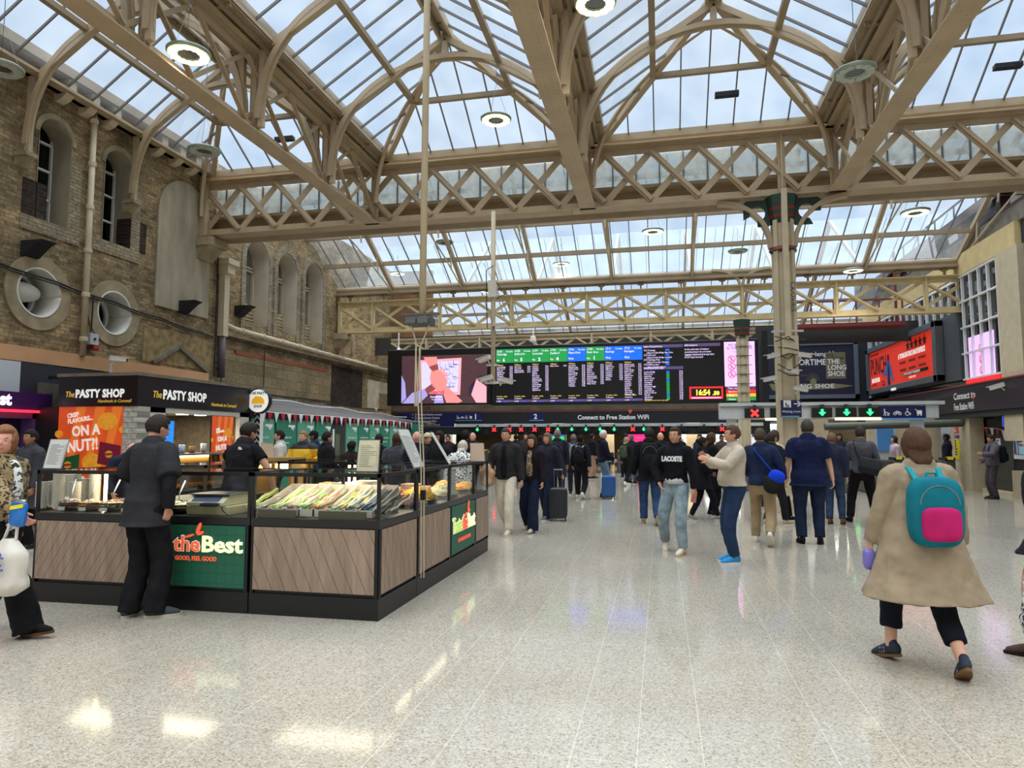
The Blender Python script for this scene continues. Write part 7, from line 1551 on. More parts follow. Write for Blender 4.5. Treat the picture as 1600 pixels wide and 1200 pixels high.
    o = b.build(tname, cmat(tc_), body, True); fin(o, max(vox, .009), {'puffer': .03, 'vest': .03, 'trench': .03, 'coat': .024}.get(kd, .018))
    if under:
        for (s0, el, wr) in arm: u = MB(); limb(u, [s0.lerp(el, .5), el, wr], [.056, .060, .050], nn, 1, 0); fin(u.build('undersleeve', cmat(under), body, True), max(vox, .009), .02)
    if kd == 'vest':
        u = MB(); loft(u, tr(.014, .95, 1.475), 16)
        for (s0, el, wr) in arm: limb(u, [s0.lerp(U((0, 0, 1.4)), .35), s0, s0.lerp(el, .55)], [.07, .074, .072], 14, 1, 0)
        u_ = u.build('t_shirt', cmat((22, 22, 26)), body, True); fin(u_, max(vox, .010), .01)
    if len(top) > 2:                                  # an open jacket over another colour: front insert
        ins_, zlo = top[2], (top[3] if len(top) > 3 else .95); b = MB(); pts = []
        for z, rx, ry, oy in trunk:
            if zlo <= z <= 1.46: by = belly*math.exp(-((z-1.06)/.13)**2); pts.append((U((0, oy+.028+off*.6+by*.6, z)), ux*(.088 if z < 1.3 else .06), uy*(ry+off*.42+by*.55)))
        loft(b, pts, 16); fin(b.build('shirt_front', cmat(ins_), body, True), .011, 0)
    # ---- shoes
    for i, (hp, kn, an) in enumerate(leg):
        td = M.Rotation(R_(toe[i]), 3, 'Z') @ V((0, 1, 0)); p_ = R_(pitch[i]); fd = (td*cos(p_)+V((0, 0, sin(p_)))).normalized(); sd = td.cross(V((0, 0, 1))).normalized(); up = sd.cross(fd); ba = an-up*.085
        sb = MB(); N = 22; lev = [(0, 1.0, 1), (.022, 1.02, 1)]; outl = []
        for k in range(N):
            t = 2*pi*k/N; yy = cos(t); xx = sin(t); w = .047*(1+.14*yy) ; outl.append((xx*w, .068+yy*.150))
        vs = []
        for h, sc_, _ in lev: vs += [ba+sd*(x*sc_)+fd*(.060+(y-.060)*sc_)+up*h for x, y in outl]
        fs = [tuple(range(N)), tuple(reversed(range(N, 2*N)))]+[(k, (k+1) % N, N+(k+1) % N, N+k) for k in range(N)]; sb.add(vs, fs)
        ub = MB(); loft(ub, [(ba+fd*.185+up*.030, sd*.033, up*.026), (ba+fd*.135+up*.042, sd*.043, up*.034), (ba+fd*.06+up*.054, sd*.043, up*.046), (ba+fd*.0+up*.062, sd*.040, up*.054), (ba-fd*.045+up*.060, sd*.036, up*.052)], 14); loft(ub, [(ba-fd*.01+up*.07, sd*.036, fd*.045), (ba-fd*.012+up*.105, sd*.036, fd*.046)], 12)
        so = ub.build('shoe', cmat(shoes[0]), body, True)
        if q: fin(so, .009, 0, 2)
        sb.build('sole', cmat(shoes[1]), so)
        if q == 2 or len(shoes) > 2:
            lb = MB()
            for k in range(4): c = ba+fd*(.05+.022*k)+up*(.090-.012*k); lb.bar(c-sd*.018, c+sd*.018, .006, .004, up)
            if len(shoes) > 2:
                for k in range(3):
                    for s_ in (-1, 1): c = ba+fd*(.035+.022*k)+up*.05+sd*s_*.0375; lb.bar(c+up*.022, c-up*.02+fd*.012, .008, .006, sd)
            lb.build('laces' if len(shoes) < 3 else 'stripes', cmat(shoes[2] if len(shoes) > 2 else (220, 216, 206)), so)
    body.scale = (S, S, S); body.rotation_euler = (0, 0, R_(face)); body.location = (at[0], at[1], 0)
    body['_'] = 0; del body['_']
    PW = lambda p: body.location+(M.Rotation(R_(face), 3, 'Z') @ V(p))*S
    return dict(o=body, U=U, arm=arm, PW=PW, S=S, rm=rm, ux=ux, uy=uy, face=face, hc=hc)
def worn(d, name, label, cat, build):
    """something carried by a person: a thing of its own, placed in the person's frame"""
    t = thing(name, label, cat, tuple(d['PW']((0, 0, 0)))); build(t)
    t.location = d['o'].location; t.rotation_euler = d['o'].rotation_euler; t.scale = d['o'].scale; return t
def backpack(d, label, col, col2=None, w=.30, h=.46, dp=.16, z=1.22, y=-.21, straps=True, pocket=True, sc_=None):
    loc = V(d['o'].location); d['o'].location = (0, 0, 0); U = d['U']
    t = thing('backpack', label, 'backpack', (0, 0, 0)); c = U((0, y, z)); rm = d['rm']
    MB().sell(c, (w/2, dp/2, h/2), .55, 24, 16, rm).build('main_bag', cmat(col), t, True)
    if pocket:
        MB().sell(U((0, y-dp*.48, z-h*.16)), (w*.36, dp*.22, h*.24), .5, 18, 12, rm).build('front_pocket', cmat(col2 or col), t, True)
        b = MB(); b.path([U((w*.36*cos(a), y-dp*.44, z+h*.12+h*.26*sin(a))) for a in [pi*k/10 for k in range(11)]], .012, .006, rm @ V((0, 1, 0))); b.build('zip', mat('zip_grey', (120, 120, 124), .4), t)
    if straps:
        for s_ in (-1, 1):
            b = MB(); pts = [U((s_*.085, y+dp*.3, z+h*.42)), U((s_*.10, -.09, 1.47)), U((s_*.105, .02, 1.50)), U((s_*.11, .125, 1.42)), U((s_*.12, .16, 1.28)), U((s_*.155, .08, 1.10)), U((s_*.12, y+dp*.2, z-h*.3))]; b.path([p for p in pts], .035, .014, rm @ V((0, 1, 0)) if False else rm @ V((1, 0, 0))); b.build('strap', cmat(sc_ or col), t)
    b = MB(); b.tube([U((-.04, y+dp*.2, z+h*.47)), U((-.03, y+dp*.2, z+h*.55)), U((.03, y+dp*.2, z+h*.55)), U((.04, y+dp*.2, z+h*.47))], .010, 6); b.build('grab_handle', cmat(sc_ or col), t)
    d['o'].location = loc; t.location = loc; t.rotation_euler = d['o'].rotation_euler; t.scale = d['o'].scale; return t
def suitcase(label, x, y, rot, col, h=.62, w=.40, dp=.26, hand=.42, ribs=True):
    t = thing('suitcase', label, 'suitcase', (x, y, 0)); R = M.Translation((x, y, 0)) @ M.Rotation(rot, 4, 'Z'); m = cmat(col, 'shell'); m = mat('case_%d_%d_%d' % col, col, .35)
    b = MB().sell((0, 0, .05+h/2), (w/2, dp/2, h/2), .3, 32, 20); b.xf(R).build('shell', m, t, True)
    b = MB()
    if ribs:
        for k in range(6): b.box(-w*.38+w*.15*k, -dp/2-.004, .10, -w*.38+w*.15*k+.02, dp/2+.004, h)
    b.xf(R).build('moulded_rib', m, t)
    for sx_ in (-1, 1):
        for sy in (-1, 1): MB().lathe([(.028, -.012), (.028, .012)], (sx_*w*.38, sy*dp*.36, .028), 12, 'x').xf(R).build('wheel', BLACK, t)
    b = MB()
    for s_ in (-1, 1): b.tube([(s_*.08, -dp*.25, h), (s_*.08, -dp*.25, h+hand)], .008, 6)
    b.tube([(-.09, -dp*.25, h+hand), (.09, -dp*.25, h+hand)], .013, 8); b.xf(R).build('pull_handle', DSTEEL, t); return t
def G(u, v): p = onZ(u, v, 0.0); return (p.x, p.y)
def heading(u_from, u_to): return 0
WH = (226, 222, 212); BKS = (26, 26, 29)
# yaw convention: 0 faces away from the photographer down the hall, 180 faces the photographer, 90 faces the brick wall, -90 faces the shops
# ---- at the counter
x, y = G(215, 968)
d = person('man seen from behind at the food counter in baggy black jeans', (x-.02, y+.06), -8, 1.80, 'light', ('short', (46, 38, 34)), ((48, 48, 51), 'longtee'), ((30, 30, 33), 1.72, 'denim'), ((70, 76, 84), (196, 190, 172)),
           feet=((-.13, -.02, 0), (.10, .05, 0)), hands=((-.22, .26, 1.12), (.24, .02, .92)), lean=9, roll=-2, head=(-14, -12), q=2, hem=.80, toe=(14, -42), under=(34, 35, 39), elbow=((-1, -.5, -.3), (1, -.7, -.2)), wide=1.05)
x, y = onY(372, 740, 7.35).x, 7.35
d = person('stall keeper seen from behind in a black padded vest behind the front counter', (x, y), -16, 1.78, 'light', ('short', (46, 38, 34)), ((34, 32, 36), 'vest'), ((30, 30, 34), 1.0), feet=((-.12, 0, 0), (.12, 0, 0)), hands=((-.42, .22, 1.06), (.36, .20, 1.0)), lean=10, head=(-6, -12), q=2, wide=1.08, elbow=((-1, -.3, 0), (1, -.3, 0)))
p = d['U']((.10, -.175, 1.40)); t = MB().prism([(0, 0), (.06, 0), (.052, .022), (.02, .034), (0, .03)], (0, -.004, 0), p); t = t.build('printed_mark', WHITE_L, d['o']); 
for v_ in t.data.vertices: v_.co += V(d['o'].location)
# ---- woman at the edge of the frame
x, y = G(32, 1000); y += .02
d = person('woman in a leopard print jacket walking with a blue crisp packet', (x-.33, y+.04), -84, 1.70, 'pink', ('long', (140, 96, 66)), (LEOPARD, 'jacket', PRINTW, .9), ((22, 22, 24), 2.3), ((26, 24, 26), (96, 66, 48)),
           feet=((-.02, -.30, .05), (.02, .34, 0)), hands=((-.24, -.06, .88), (.24, .40, 1.02)), head=(-62, 0), q=2, toe=(0, 0), pitch=(-30, 8), hipz=.88, hem=.92, grip=(.8, .9), cuff=0)
W_ = d['PW'](d['arm'][1][2]); HR = W_
t = thing('crisp_packet', 'shiny blue crisp packet with a yellow flash held by the woman in leopard print', 'packet', tuple(HR+V((.06, -.03, -.0)))); c = HR+V((.05, -.05, .01))
MB().sell(c, (.075, .02, .10), .45, 20, 14, M.Rotation(.1, 3, 'Y')).build('packet', mat('packet_blue', (30, 110, 190), .25, noise=.3, nscale=14), t, True)
MB().prism([(-.06, 0), (.06, .02), (.065, .05), (-.06, .03)], (0, -.006, 0), c+V((0, -.017, .03))).build('printed_flash', mat('packet_yellow', (236, 220, 40), .3), t); MB().sell(c+V((0, 0, .095)), (.066, .016, .016), .5, 14, 6).build('crimped_top', STEEL, t, True)
c = HR+V((-.03, -.04, -.38)); t = thing('carrier_bag', 'crumpled white plastic carrier bag with blue lettering hanging from the same hand', 'bag', tuple(c))
b = MB(); vs = []; N = 28; K = 14
for i in range(K+1):
    f = i/K; z = -.24+.44*f; w = .17*(1-.15*f)*min(1, .45+f*4)*(1 if f < .75 else 1-.62*(f-.75)/.25)
    for k in range(N): a = 2*pi*k/N; j = 1+.13*NZ.noise(V((cos(a)*2, sin(a)*2, f*4)))+.06*NZ.noise(V((cos(a)*6, sin(a)*6, f*9))); vs.append(c+V((w*j*cos(a), w*.62*j*sin(a), z)))
b.add(vs, [(i*N+k, i*N+(k+1) % N, (i+1)*N+(k+1) % N, (i+1)*N+k) for i in range(K) for k in range(N)]+[tuple(range(N))]); b.build('sack', mat('milky_plastic', (214, 208, 198), .4, noise=.08), t, True)
text('true.\nbeat.', c+V((-.10, -.125, .06)), .10, mat('bag_blue', (70, 90, 170), .5), t, bold=.002, line=.9)
b = MB(); b.tube([c+V((-.05, 0, .19)), c+V((0, .02, .36)), c+V((.02, .02, .42))], .012, 6).tube([c+V((.06, 0, .19)), c+V((.05, .02, .36)), c+V((.03, .02, .42))], .012, 6); b.build('bag_handle', MATS['milky_plastic'], t)
# ---- behind the counter, kiosk end
def PX(u, Y): return onY(u, 700, Y).x
person('bald man in a navy jacket stooping over the kiosk side of the food counter', (PX(160, 8.6)-.0, 8.9), -112, 1.66, 'pink', ('bald', (120, 100, 80)), ((36, 42, 58), 'jacket'), ((40, 40, 46), 1.1), lean=38, head=(0, 10), q=1, hands=((-.25, .35, 1.1), (.25, .35, 1.1)), feet=((-.1, -.1, 0), (.1, -.1, 0)))
person('person in a black beanie and grey hoodie looking down by the purple shop', (PX(20, 9.2), 9.2), -150, 1.68, 'light', ('cap', (24, 24, 28), (30, 26, 24)), ((86, 90, 100), 'hoodie'), ((30, 30, 34), 1.1), lean=8, head=(0, -28), q=1, hands=((-.12, .28, 1.15), (.14, .3, 1.15)))
person('person in a dark grey coat standing between the purple shop and the food counter', (PX(48, 8.4), 8.4), 172, 1.70, 'mid', ('short', (34, 28, 28)), ((66, 66, 72), 'coat'), ((26, 26, 30), 1.1), q=1, hands=((-.24, .1, .9), (.22, .14, .95)))
person('kiosk worker in a black and white cap inside the pasty kiosk', (PX(285, 12.6), 12.2), -120, 1.66, 'mid', ('cap', (26, 26, 28), (40, 32, 28)), ((30, 30, 32), 'tee'), ((26, 26, 28), 1.0), q=0, lean=6)
# ---- along the green hoarding
person('man in a pale grey field jacket looking along the green hoarding', (PX(437, 12.6), 12.6), 120, 1.74, 'light', ('short', (34, 26, 22)), ((196, 192, 186), 'jacket'), ((40, 40, 44), 1.0), q=1, hands=((-.2, .18, 1.0), (.2, .16, .98)))
person('man with short fair hair in a bright yellow and black puffer jacket', (PX(474, 12.4), 12.4), -172, 1.72, 'fair', ('short', (150, 112, 72)), ((232, 182, 30), 'puffer'), ((170, 156, 128), 1.0), q=1, hands=((-.30, .16, 1.16), (.24, .2, 1.04)), head=(-14, 0))
dd = [o for o in COL.objects if o.name.startswith('puffer_jacket')][-1]; ym = mat('yellow_black_puffer', (232, 182, 30), .7); nt_, b_ = nodes_of(ym)
tc_ = nt_.nodes.new('ShaderNodeTexCoord'); sp_ = nt_.nodes.new('ShaderNodeSeparateXYZ'); gt_ = nt_.nodes.new('ShaderNodeMath'); gt_.operation = 'GREATER_THAN'; gt_.inputs[1].default_value = 1.43; mx_ = nt_.nodes.new('ShaderNodeMixRGB')
nt_.links.new(tc_.outputs['Object'], sp_.inputs[0]); nt_.links.new(sp_.outputs[2], gt_.inputs[0]); nt_.links.new(gt_.outputs[0], mx_.inputs[0]); mx_.inputs[1].default_value = srgb((232, 182, 30)); mx_.inputs[2].default_value = srgb((26, 26, 28)); nt_.links.new(mx_.outputs[0], b_.inputs['Base Color'])
dd.data.materials[0] = ym
person('man in a black cap with a blue strap behind the yellow jacket', (PX(491, 13.8), 13.8), 100, 1.74, 'brown', ('cap', (24, 26, 30), (30, 26, 24)), ((34, 48, 86), 'jacket'), ((30, 32, 38), 1.0), q=1, head=(0, -10))
person('dark haired man in a black coat turned away beside the hoarding door', (PX(510, 12.2), 12.2), -40, 1.70, 'light', ('short', (26, 20, 18)), ((28, 28, 32), 'coat'), ((34, 34, 38), 1.1), q=1, hands=((-.2, .2, 1.0), (.2, .2, 1.0)), wide=1.15)
person('woman with dark hair and fur collar looking down by the hoarding', (PX(549, 13.2), 13.2), 20, 1.52, 'mid', ('long', (24, 20, 20)), ((52, 40, 36), 'coat'), ((30, 30, 34), 1.0), q=1, head=(-60, -14))
person('person in black mostly hidden by the cream price list', (PX(592, 12.5), 12.5), 10, 1.66, 'mid', ('short', (30, 26, 24)), ((26, 26, 28), 'jacket'), ((30, 30, 34), 1.0), q=0)
person('woman with long brown hair and grey coat near the white price list', (PX(620, 12.0), 12.0), 12, 1.66, 'light', ('long', (72, 46, 36)), ((74, 76, 84), 'coat'), ((34, 36, 42), 1.0), q=1, hands=((-.24, .14, .95), (.24, .14, .95)))
person('bald man in a dark coat and glasses behind the white price list', (PX(652, 11.4), 11.4), 60, 1.70, 'pink', ('bald', (140, 130, 120)), ((32, 34, 44), 'coat'), ((34, 36, 42), 1.0), q=1, hands=((-.2, .3, 1.1), (.2, .3, 1.1)))
d = person('young person in a beige cap and black sweatshirt with white print', (PX(668, 12.8), 12.8), 176, 1.68, 'fair', ('cap', (206, 190, 156), (60, 44, 34)), ((28, 28, 34), 'hoodie'), ((40, 40, 46), 1.0), q=1)
b = MB().box(-.06, .152, 1.30, .05, .160, 1.34).box(-.05, .152, 1.21, -.0, .160, 1.28).box(.02, .152, 1.20, .07, .160, 1.28).box(-.07, .152, 1.18, .06, .160, 1.21); o = b.build('printed_logo', WHITE_L, None); o.parent = d['o']
person('person with long dark hair and a tan strap beside the beige cap', (PX(687, 12.2), 12.2), 150, 1.70, 'mid', ('long', (34, 26, 22)), ((30, 30, 32), 'jacket'), ((34, 34, 38), 1.0), q=1)
d = person('fair haired person bending in a patterned top beyond the side counter', (PX(716, 11.4), 11.4), 0, 1.60, 'fair', ('bob', (206, 196, 176)), (PRINTW, 'jacket'), ((36, 36, 42), 1.0), q=1, lean=24, head=(0, -20))
person('man in a black jumper with a white back print in the dark opening', (PX(727, 13.8), 13.8), 5, 1.74, 'brown', ('short', (24, 20, 18)), ((26, 26, 32), 'hoodie'), ((30, 32, 36), 1.0), q=1)
person('bald man just showing above the brown paper list', (PX(739, 17.5), 17.5), 170, 1.74, 'pink', ('bald', (150, 140, 130)), ((40, 42, 52), 'jacket'), ((40, 40, 46), 1.0), q=0)
person('person in dark clothes waiting in the dark opening beside the white pillar', (PX(700, 22), 22), 170, 1.7, 'mid', ('short', (30, 26, 24)), ((50, 36, 40), 'jacket'), ((30, 30, 34), 1.0), q=0)
# ---- walkers beside the counter
x, y = G(788, 836)
d = person('man in a black leather jacket and cream trousers carrying a tan coat', (x-.02, y+.22), 176, 1.78, 'light', ('short', (70, 56, 44)), ((46, 44, 46), 'jacket', (22, 22, 26), .95), ((204, 194, 176), 1.25), ((186, 176, 156), (206, 200, 186)), feet=((-.12, .24, 0), (.06, -.25, .06)), hands=((-.30, .02, .80), (.24, .20, 1.02)), q=1, pitch=(0, -28), hipz=.885, wide=1.05)
h_ = d['PW'](d['arm'][1][2]); t = MB(); t.sell(h_+V((-.02, -.04, -.06)), (.13, .11, .19), .8, 24, 16); o = t.build('folded_coat', mat('tan_coat', (176, 140, 108), .9, noise=.2), None, True); m_ = o.modifiers.new('f', 'DISPLACE'); m_.texture = CLOUD; m_.strength = .10; tag(o, 'bundled tan coat carried over the arm of the man in cream trousers', 'coat')
x, y = G(826, 832)
d = person('woman in a leopard print top, black cardigan and wide navy trousers', (x+.02, y+.22), 168, 1.66, 'light', ('long', (70, 50, 40)), ((30, 26, 30), 'jacket', LEOPARD2, .98), ((26, 32, 52), 2.1), ((170, 160, 140), (120, 110, 96)), feet=((-.12, .26, 0), (.14, -.20, .07)), hands=((-.26, .12, .86), (.30, .02, .84)), q=1, pitch=(0, -28), hipz=.885)
tq = MB(); p = d['PW']((.30, -.02, .95)); tq.sell((p.x-.02, p.y, 1.02), (.06, .05, .20), .7, 14, 10); o = tq.build('red_bag', mat('dark_red_cloth', (110, 34, 40), .8), None, True); tag(o, 'dark red bag hanging between the walking couple', 'bag')
x, y = G(858, 812)
d = person('person in navy walking close behind the leopard top woman and pulling a black suitcase', (x-.05, y+.15), 160, 1.68, 'light', ('long', (120, 90, 64)), ((40, 42, 54), 'jacket'), ((28, 34, 50), 2.0), ((90, 96, 100), WH), feet=((-.1, .2, 0), (.1, -.2, .03)), hands=((-.34, -.06, .86), (.3, .06, .84)), q=1)
sx_, sy = G(871, 815); suitcase('black upright suitcase pulled behind the woman in leopard print', sx_, sy+.15, .1, (34, 34, 38), .60, .36, .24, .40)
x, y = G(862, 790); 
d = person('grey haired man with a dark backpack walking away near the suitcases', (x, y+1.0), 8, 1.80, 'light', ('short', (128, 116, 104)), ((36, 42, 52), 'coat'), ((36, 40, 50), 1.2), q=1, feet=((-.1, .2, 0), (.1, -.2, .02))); backpack(d, 'dark backpack with lime cords on the grey haired man', (34, 38, 48))
x, y = G(882, 782); d = person('man with a grey patterned backpack just beyond the black suitcase', (x, y+2.0), 12, 1.70, 'light', ('short', (110, 100, 92)), ((60, 66, 84), 'jacket'), ((34, 38, 48), 1.1), q=1); backpack(d, 'grey patterned backpack on the man beyond the black suitcase', (130, 130, 134))
x, y = G(908, 779); d = person('man in black striding away with a black backpack and white trainers', (x, y), -12, 1.70, 'mid', ('cap', (26, 26, 30), (30, 26, 24)), ((26, 28, 34), 'jacket'), ((24, 24, 28), 1.3), (WH, (200, 196, 188)), feet=((-.20, .30, 0), (.16, -.34, .08)), hands=((-.30, .16, .90), (.30, -.12, .86)), q=1, pitch=(0, -38), hipz=.87); backpack(d, 'black backpack with pale grey straps on the striding man', (30, 30, 36), sc_=(150, 150, 150))
x, y = G(945, 778); d = person('white haired man in a navy jumper and light blue jeans by a suitcase', (x-.04, y+.12), -70, 1.80, 'pink', ('short', (216, 210, 200)), ((28, 30, 42), 'hoodie'), ((110, 136, 158), 1.15, 'denim'), ((60, 50, 44), (90, 80, 70)), hands=((-.24, .06, .86), (.16, .24, .98)), q=1, belly=.05)
x, y = G(949, 779); suitcase('blue ribbed suitcase standing before the white haired man', x+.05, y-.12, .05, (30, 84, 150), .58, .38, .26, .42)
x, y = G(966, 770); d = person('woman in black with an olive backpack walking away beside the blue suitcase', (x+.1, y+3.2), -30, 1.62, 'light', ('bob', (150, 134, 100)), ((32, 34, 32), 'jacket'), ((24, 24, 28), 1.1), (WH, WH), q=0, feet=((-.1, .2, 0), (.1, -.25, .05))); backpack(d, 'olive backpack on the woman walking past the blue suitcase', (64, 70, 58))
x, y = G(988, 756); d = person('man with grey hair, dark jacket and blue jeans standing by the red cone sign', (x, y), -30, 1.72, 'light', ('short', (110, 104, 98)), ((34, 38, 48), 'jacket'), ((52, 74, 108), 1.1, 'denim'), ((36, 36, 40), WH), q=0, wide=1.1)
x, y = G(1016, 820); d = person('man in a black hooded coat and blue jeans with a large black backpack', (x, y+.06), 4, 1.78, 'mid', ('short', (52, 46, 42)), ((26, 26, 28), 'coat'), ((52, 76, 110), 1.25, 'denim'), ((150, 128, 96), (186, 158, 110)), feet=((-.11, .12, 0), (.12, -.22, .06)), hands=((-.32, .05, .84), (.32, .05, .84)), q=1, pitch=(0, -34), hem=.80, wide=1.12); backpack(d, 'large black backpack on the man in blue jeans', (30, 30, 33), w=.34, h=.52, dp=.2)
x, y = G(1034, 800); person('bald man behind the large black backpack', (x, y+2.6), 10, 1.74, 'pink', ('bald', (150, 140, 130)), ((26, 28, 34), 'jacket'), ((34, 36, 44), 1.1), q=0)
# ---- man with the lettered jumper
x, y = G(1052, 866)
d = person('young man in a black jumper with white block letters and pale jeans', (x+.06, y+.22), 158, 1.76, 'light', ('short', (60, 44, 34)), ((24, 24, 30), 'hoodie'), ((140, 156, 164), 1.25, 'denim'), ((206, 194, 170), (196, 176, 144), (30, 30, 30)),
           feet=((-.16, .20, 0), (.22, -.12, .035)), hands=((-.30, .04, .80), (.20, .13, .97)), q=2, toe=(-4, 18), pitch=(0, -22), hipz=.89, hem=.97, grip=(.7, .6), elbow=((-1, -.6, -.2), (1, -.3, 0)))
tx = text('LACOSTE', (0, 0, 0), .095, WHITE_L, d['o'], fit=.30, bold=.006, ext=.004); tx.parent = d['o']; tx.location = (.15, .150, 1.28); tx.rotation_euler = (pi/2, 0, pi)
b = MB(); U = d['U']; loft(b, [(V((0, 0, .965)), V((.180, 0, 0)), V((0, .136, 0))), (V((0, 0, 1.04)), V((.168, 0, 0)), V((0, .124, 0)))], 20, 0); o = b.build('undershirt', cmat((214, 216, 222)), None, True); o.parent = d['o']; m_ = o.modifiers.new('f', 'DISPLACE'); m_.texture = CLOUD; m_.strength = .03
h_ = d['PW'](d['arm'][0][2]); t = thing('phone', 'pink phone held down at the side of the lettered jumper man', 'phone', tuple(h_)); bevel(MB().box(-.036, -.006, -.16, .036, .006, 0).xf(M.Translation(h_+V((0, -.03, -.03))) @ M.Rotation(.15, 4, 'Y')).build('phone_body', mat('phone_pink', (190, 120, 104), .35), t), .005)
# ---- group round the beige jacket
x, y = G(1100, 812)
person('woman with a dark bun in a long black coat and grey trainers', (x, y+.02), -80, 1.62, 'brown', ('bun', (24, 20, 20)), ((24, 24, 28), 'coat'), ((24, 24, 28), .9), ((150, 148, 144), (196, 194, 190)), feet=((-.05, -.26, .0), (.05, .28, 0)), hands=((-.2, .1, 1.0), (.2, .14, 1.0)), q=1, hem=.66, pitch=(-14, 4), hipz=.89)
person('woman with brown hair in a black coat beyond the profile walker', (x+.22, y+.75), -70, 1.68, 'light', ('bob', (86, 56, 40)), ((22, 22, 26), 'coat'), ((22, 22, 26), 1.0), ((40, 40, 44), WH), q=1, hem=.60)
x, y = G(1150, 882)
d = person('man in a beige jacket and bright blue trainers gesturing with both hands', (x+.02, y+.16), 104, 1.74, 'light', ('short', (90, 60, 46)), ((192, 178, 160), 'jacket'), ((40, 56, 84), 1.15), ((62, 146, 204), (220, 220, 216)),
           feet=((-.10, .05, 0), (.10, .0, 0)), hands=((-.12, .36, 1.30), (.13, .34, 1.34)), q=2, toe=(10, 4), grip=(.15, .15), belly=.075, wide=1.06, hem=.95, elbow=((-.8, -.2, -1), (.8, -.2, -1)), head=(0, 0))
x, y = G(1196, 852)
d = person('man in a navy jacket and khaki trousers with a blue drawstring bag', (x-.02, y+.12), -14, 1.76, 'light', ('short', (80, 66, 52)), ((36, 46, 74), 'jacket'), ((160, 138, 106), 1.2), (WH, (206, 196, 176)), feet=((-.12, .16, 0), (.14, -.30, .09)), hands=((-.2, .24, 1.05), (.30, .20, 1.0)), q=1, pitch=(0, -52), hipz=.88, hem=.90)
def dsb(t): pass
t = thing('drawstring_bag', 'bright blue and black drawstring bag on a cord across the navy jacket back', 'bag', (0, 0, 0)); U = d['U']
MB().sell(U((.20, -.20, .93)), (.15, .11, .15), .8, 24, 16).build('black_sack', cmat((36, 38, 36)), t, True); MB().sell(U((.24, -.22, 1.02)), (.12, .09, .12), .8, 24, 16, M.Rotation(.5, 3, 'Y')).build('blue_panel', cmat((28, 62, 200)), t, True)
MB().path([U((.20, -.20, 1.10)), U((.08, -.20, 1.25)), U((-.06, -.15, 1.42)), U((-.10, -.02, 1.50)), U((-.12, .1, 1.42))], .03, .012, d['rm'] @ V((0, 1, 0))).build('cord', cmat((34, 70, 190)), t)
t.location = d['o'].location; t.rotation_euler = d['o'].rotation_euler; t.scale = d['o'].scale
x, y = G(1214, 816)
person('woman in a long pale yellow trench coat and black tights', (x, y+.05), -60, 1.72, 'light', ('long', (70, 50, 40)), ((206, 192, 150), 'trench'), ((24, 24, 28), .8), ((30, 30, 34), WH), feet=((-.08, -.16, 0), (.08, .26, 0)), q=1, hem=.52)
person('person in dark jeans and tan shoes mostly hidden behind the drawstring bag', (x-.12, y-.5), -50, 1.7, 'light', ('short', (60, 50, 44)), ((30, 34, 44), 'jacket'), ((34, 36, 44), 1.1), ((176, 160, 130), WH), q=0, feet=((-.1, -.1, 0), (.1, .2, 0)))
person('woman with dark hair in a black coat near the tall column foot', (x+.25, y+3.0), 10, 1.66, 'light', ('long', (40, 32, 30)), ((36, 36, 40), 'coat'), ((30, 40, 38), 1.2), q=0)
x, y = G(1268, 850)
person('heavy man in a navy t-shirt and dark jeans seen from behind', (x, y+.02), -4, 1.86, 'fair', ('short', (70, 64, 56)), ((28, 34, 66), 'tee'), ((34, 44, 66), 1.35, 'denim'), ((30, 28, 30), (40, 36, 36)), feet=((-.12, 0, 0), (.12, 0, 0)), hands=((-.34, .03, .80), (.34, .03, .80)), q=2, wide=1.32, belly=.05, hem=.83, toe=(10, -10), grip=(.8, .8))
x, y = G(1305, 819)
person('man in a navy and dark red jacket, jeans and brown shoes', (x, y+.04), -20, 1.68, 'pink', ('short', (120, 90, 70)), ((44, 48, 66), 'jacket', (120, 36, 40), .95), ((50, 64, 90), 1.15, 'denim'), ((110, 70, 50), (70, 46, 36)), q=1, feet=((-.08, -.05, 0), (.14, .03, 0)))
x, y = G(1350, 816)
d = person('man in a grey shirt and black trousers with a black messenger bag', (x, y+.02), -8, 1.82, 'light', ('short', (60, 50, 46)), ((86, 86, 92), 'shirt'), ((28, 25, 26), 1.25), ((34, 32, 34), (30, 28, 28)), feet=((-.22, 0, 0), (.22, -.02, 0)), hands=((-.24, .10, .90), (.30, .02, .86)), q=1, hipz=.895, toe=(12, -12), wide=1.08, elbow=((-1, -.2, 0), (1, -.4, 0)))
t = thing('messenger_bag', 'black messenger bag slung across the grey shirt', 'bag', (0, 0, 0)); U = d['U']; rt = M.Rotation(.22, 3, 'Y')
MB().sell(U((.12, -.20, 1.03)), (.19, .075, .15), .4, 24, 14, rt).build('main_bag', cmat((40, 40, 44)), t, True); MB().sell(U((.12, -.235, 1.08)), (.195, .055, .10), .4, 24, 12, rt).build('flap', cmat((54, 55, 60)), t, True)
MB().path([U((-.04, -.20, 1.10)), U((-.10, -.17, 1.28)), U((-.13, -.12, 1.44)), U((-.12, .0, 1.51)), U((-.06, .14, 1.36))], .045, .012, d['rm'] @ V((0, 1, 0))).build('strap', cmat((26, 26, 30)), t)
t.location = d['o'].location; t.rotation_euler = d['o'].rotation_euler; t.scale = d['o'].scale
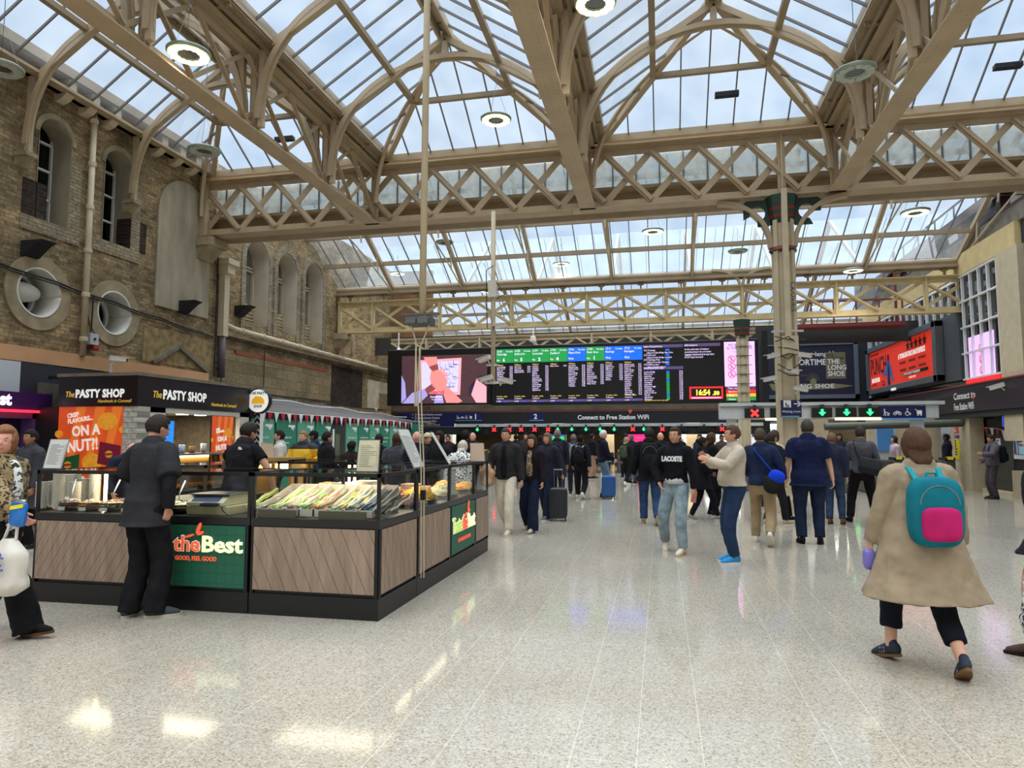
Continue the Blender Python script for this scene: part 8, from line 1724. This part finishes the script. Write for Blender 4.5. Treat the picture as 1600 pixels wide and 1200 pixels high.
# ---- big foreground walker
x, y = (G(1395, 1020)[0]+G(1500, 1072)[0])/2, (G(1395, 1020)[1]+G(1500, 1072)[1])/2
d = person('woman in a flared beige coat and cropped trousers with a teal backpack', (x+.02, y), 4, 1.66, 'fair', ('bob', (84, 58, 44)), ((156, 139, 116), 'coat'), ((28, 30, 40), 1.35), ((56, 60, 74), (120, 92, 62), (150, 150, 160)),
           feet=((-.17, .20, .02), (.13, -.27, .05)), hands=((-.34, .10, .84), (.32, .10, .86)), q=2, pitch=(-14, -34), hipz=.885, hem=.52, cuff=.32, toe=(24, -10), wide=1.06, flare=(.43, .32))
backpack(d, 'teal backpack with a bright pink pocket on the woman in the beige coat', (22, 112, 128), (190, 36, 104), w=.36, h=.50, dp=.19, z=1.17, y=-.25, sc_=(40, 150, 160))
h_ = d['PW'](d['arm'][0][2]); t = MB().sell(h_+V((-.02, -.0, -.13)), (.04, .04, .075), .6, 18, 12); o = t.build('drink_pouch', mat('violet_pouch', (120, 110, 190), .4), None, True); tag(o, 'small violet pouch in the hand of the woman with the teal backpack', 'pouch')
# collar strip and a cape-like back yoke are part of her coat
x, y = G(1638, 1030)
d = person('person in a black and white patterned skirt, cut off by the frame', (x+.02, y-.05), 70, 1.66, 'light', ('long', (80, 60, 50)), ((34, 34, 38), 'coat'), None, ((82, 62, 58), (40, 34, 34)), feet=((-.08, -.16, .05), (.06, .10, 0)), q=2, pitch=(-34, 0), skirt=(PRINTW, .27, .26), hem=.8)
x, y = 8.75, 20.9
d = person('person in grey with a black rucksack holding a phone before the dark shop window', (x-.05, y), 95, 1.68, 'mid', ('short', (40, 36, 36)), ((86, 80, 88), 'puffer'), ((70, 62, 66), 1.2), ((50, 44, 44), (60, 56, 54)), q=1, hands=((-.2, .36, 1.22), (.2, .2, 1.0)), head=(0, -10)); backpack(d, 'black rucksack on the person by the dark shop window', (24, 24, 28), w=.34, h=.5, dp=.24)
x, y = onY(1398, 700, 23.6).x, 23.6
person('person in a pale pink top by the gates behind the beige coat', (x, y), 100, 1.66, 'light', ('long', (60, 48, 44)), ((206, 178, 190), 'shirt'), ((40, 40, 46), 1.0), q=0)
person('person in a black coat leaning by the beige shop pillar', (onY(1488, 700, 24.2).x-.15, 24.2), 60, 1.72, 'brown', ('short', (30, 26, 24)), ((34, 36, 46), 'coat'), ((26, 26, 30), 1.0), q=0)
# ---- distant passengers near the far gates
far = [(806, 26, (40, 44, 56), (34, 36, 44), 'person in a dark blue jacket far off beside the first red crosses', 'short', 10), (822, 25, (60, 52, 50), (30, 32, 38), 'person in a brown jacket far off before the far gates', 'short', 170), (845, 27, (36, 36, 40), (40, 44, 56), 'person in black seen between the walkers and the far gates', 'long', 20),
       (925, 28, (30, 32, 40), (176, 140, 116), 'person in dark shorts walking near the far gates', 'short', -60), (978, 29, (36, 36, 38), (30, 30, 34), 'person in black by the glowing pink screen', 'long', 30), (1062, 29, (28, 28, 34), (34, 36, 44), 'person beyond the lettered jumper man near the kiosk', 'short', 0),
       (1094, 26, (50, 60, 80), (34, 36, 44), 'person in slate blue near the bright kiosk', 'bob', 150), (1128, 27, (90, 84, 80), (34, 36, 44), 'person in a grey top near the bright kiosk', 'short', 200), (870, 30, (70, 44, 44), (30, 30, 36), 'person in dark red at the far gates', 'short', 180), (1250, 24.5, (90, 96, 104), (34, 36, 44), 'person in a grey coat just past the nearer gates', 'short', 180), (1312, 25, (40, 42, 50), (30, 32, 38), 'person in black past the nearer gates under the warm tube light', 'bob', 160)]
for u, Y, c1_, c2_, lab, hs, yaw in far: person(lab, (onY(u, 700, Y).x, Y), yaw, random.uniform(1.62, 1.78), random.choice(['light', 'mid', 'fair']), (hs, random.choice([(40, 32, 28), (90, 66, 48), (30, 26, 24)])), (c1_, 'jacket'), (c2_, 1.1), q=0, feet=((-.1, .12, 0), (.1, -.14, 0)))
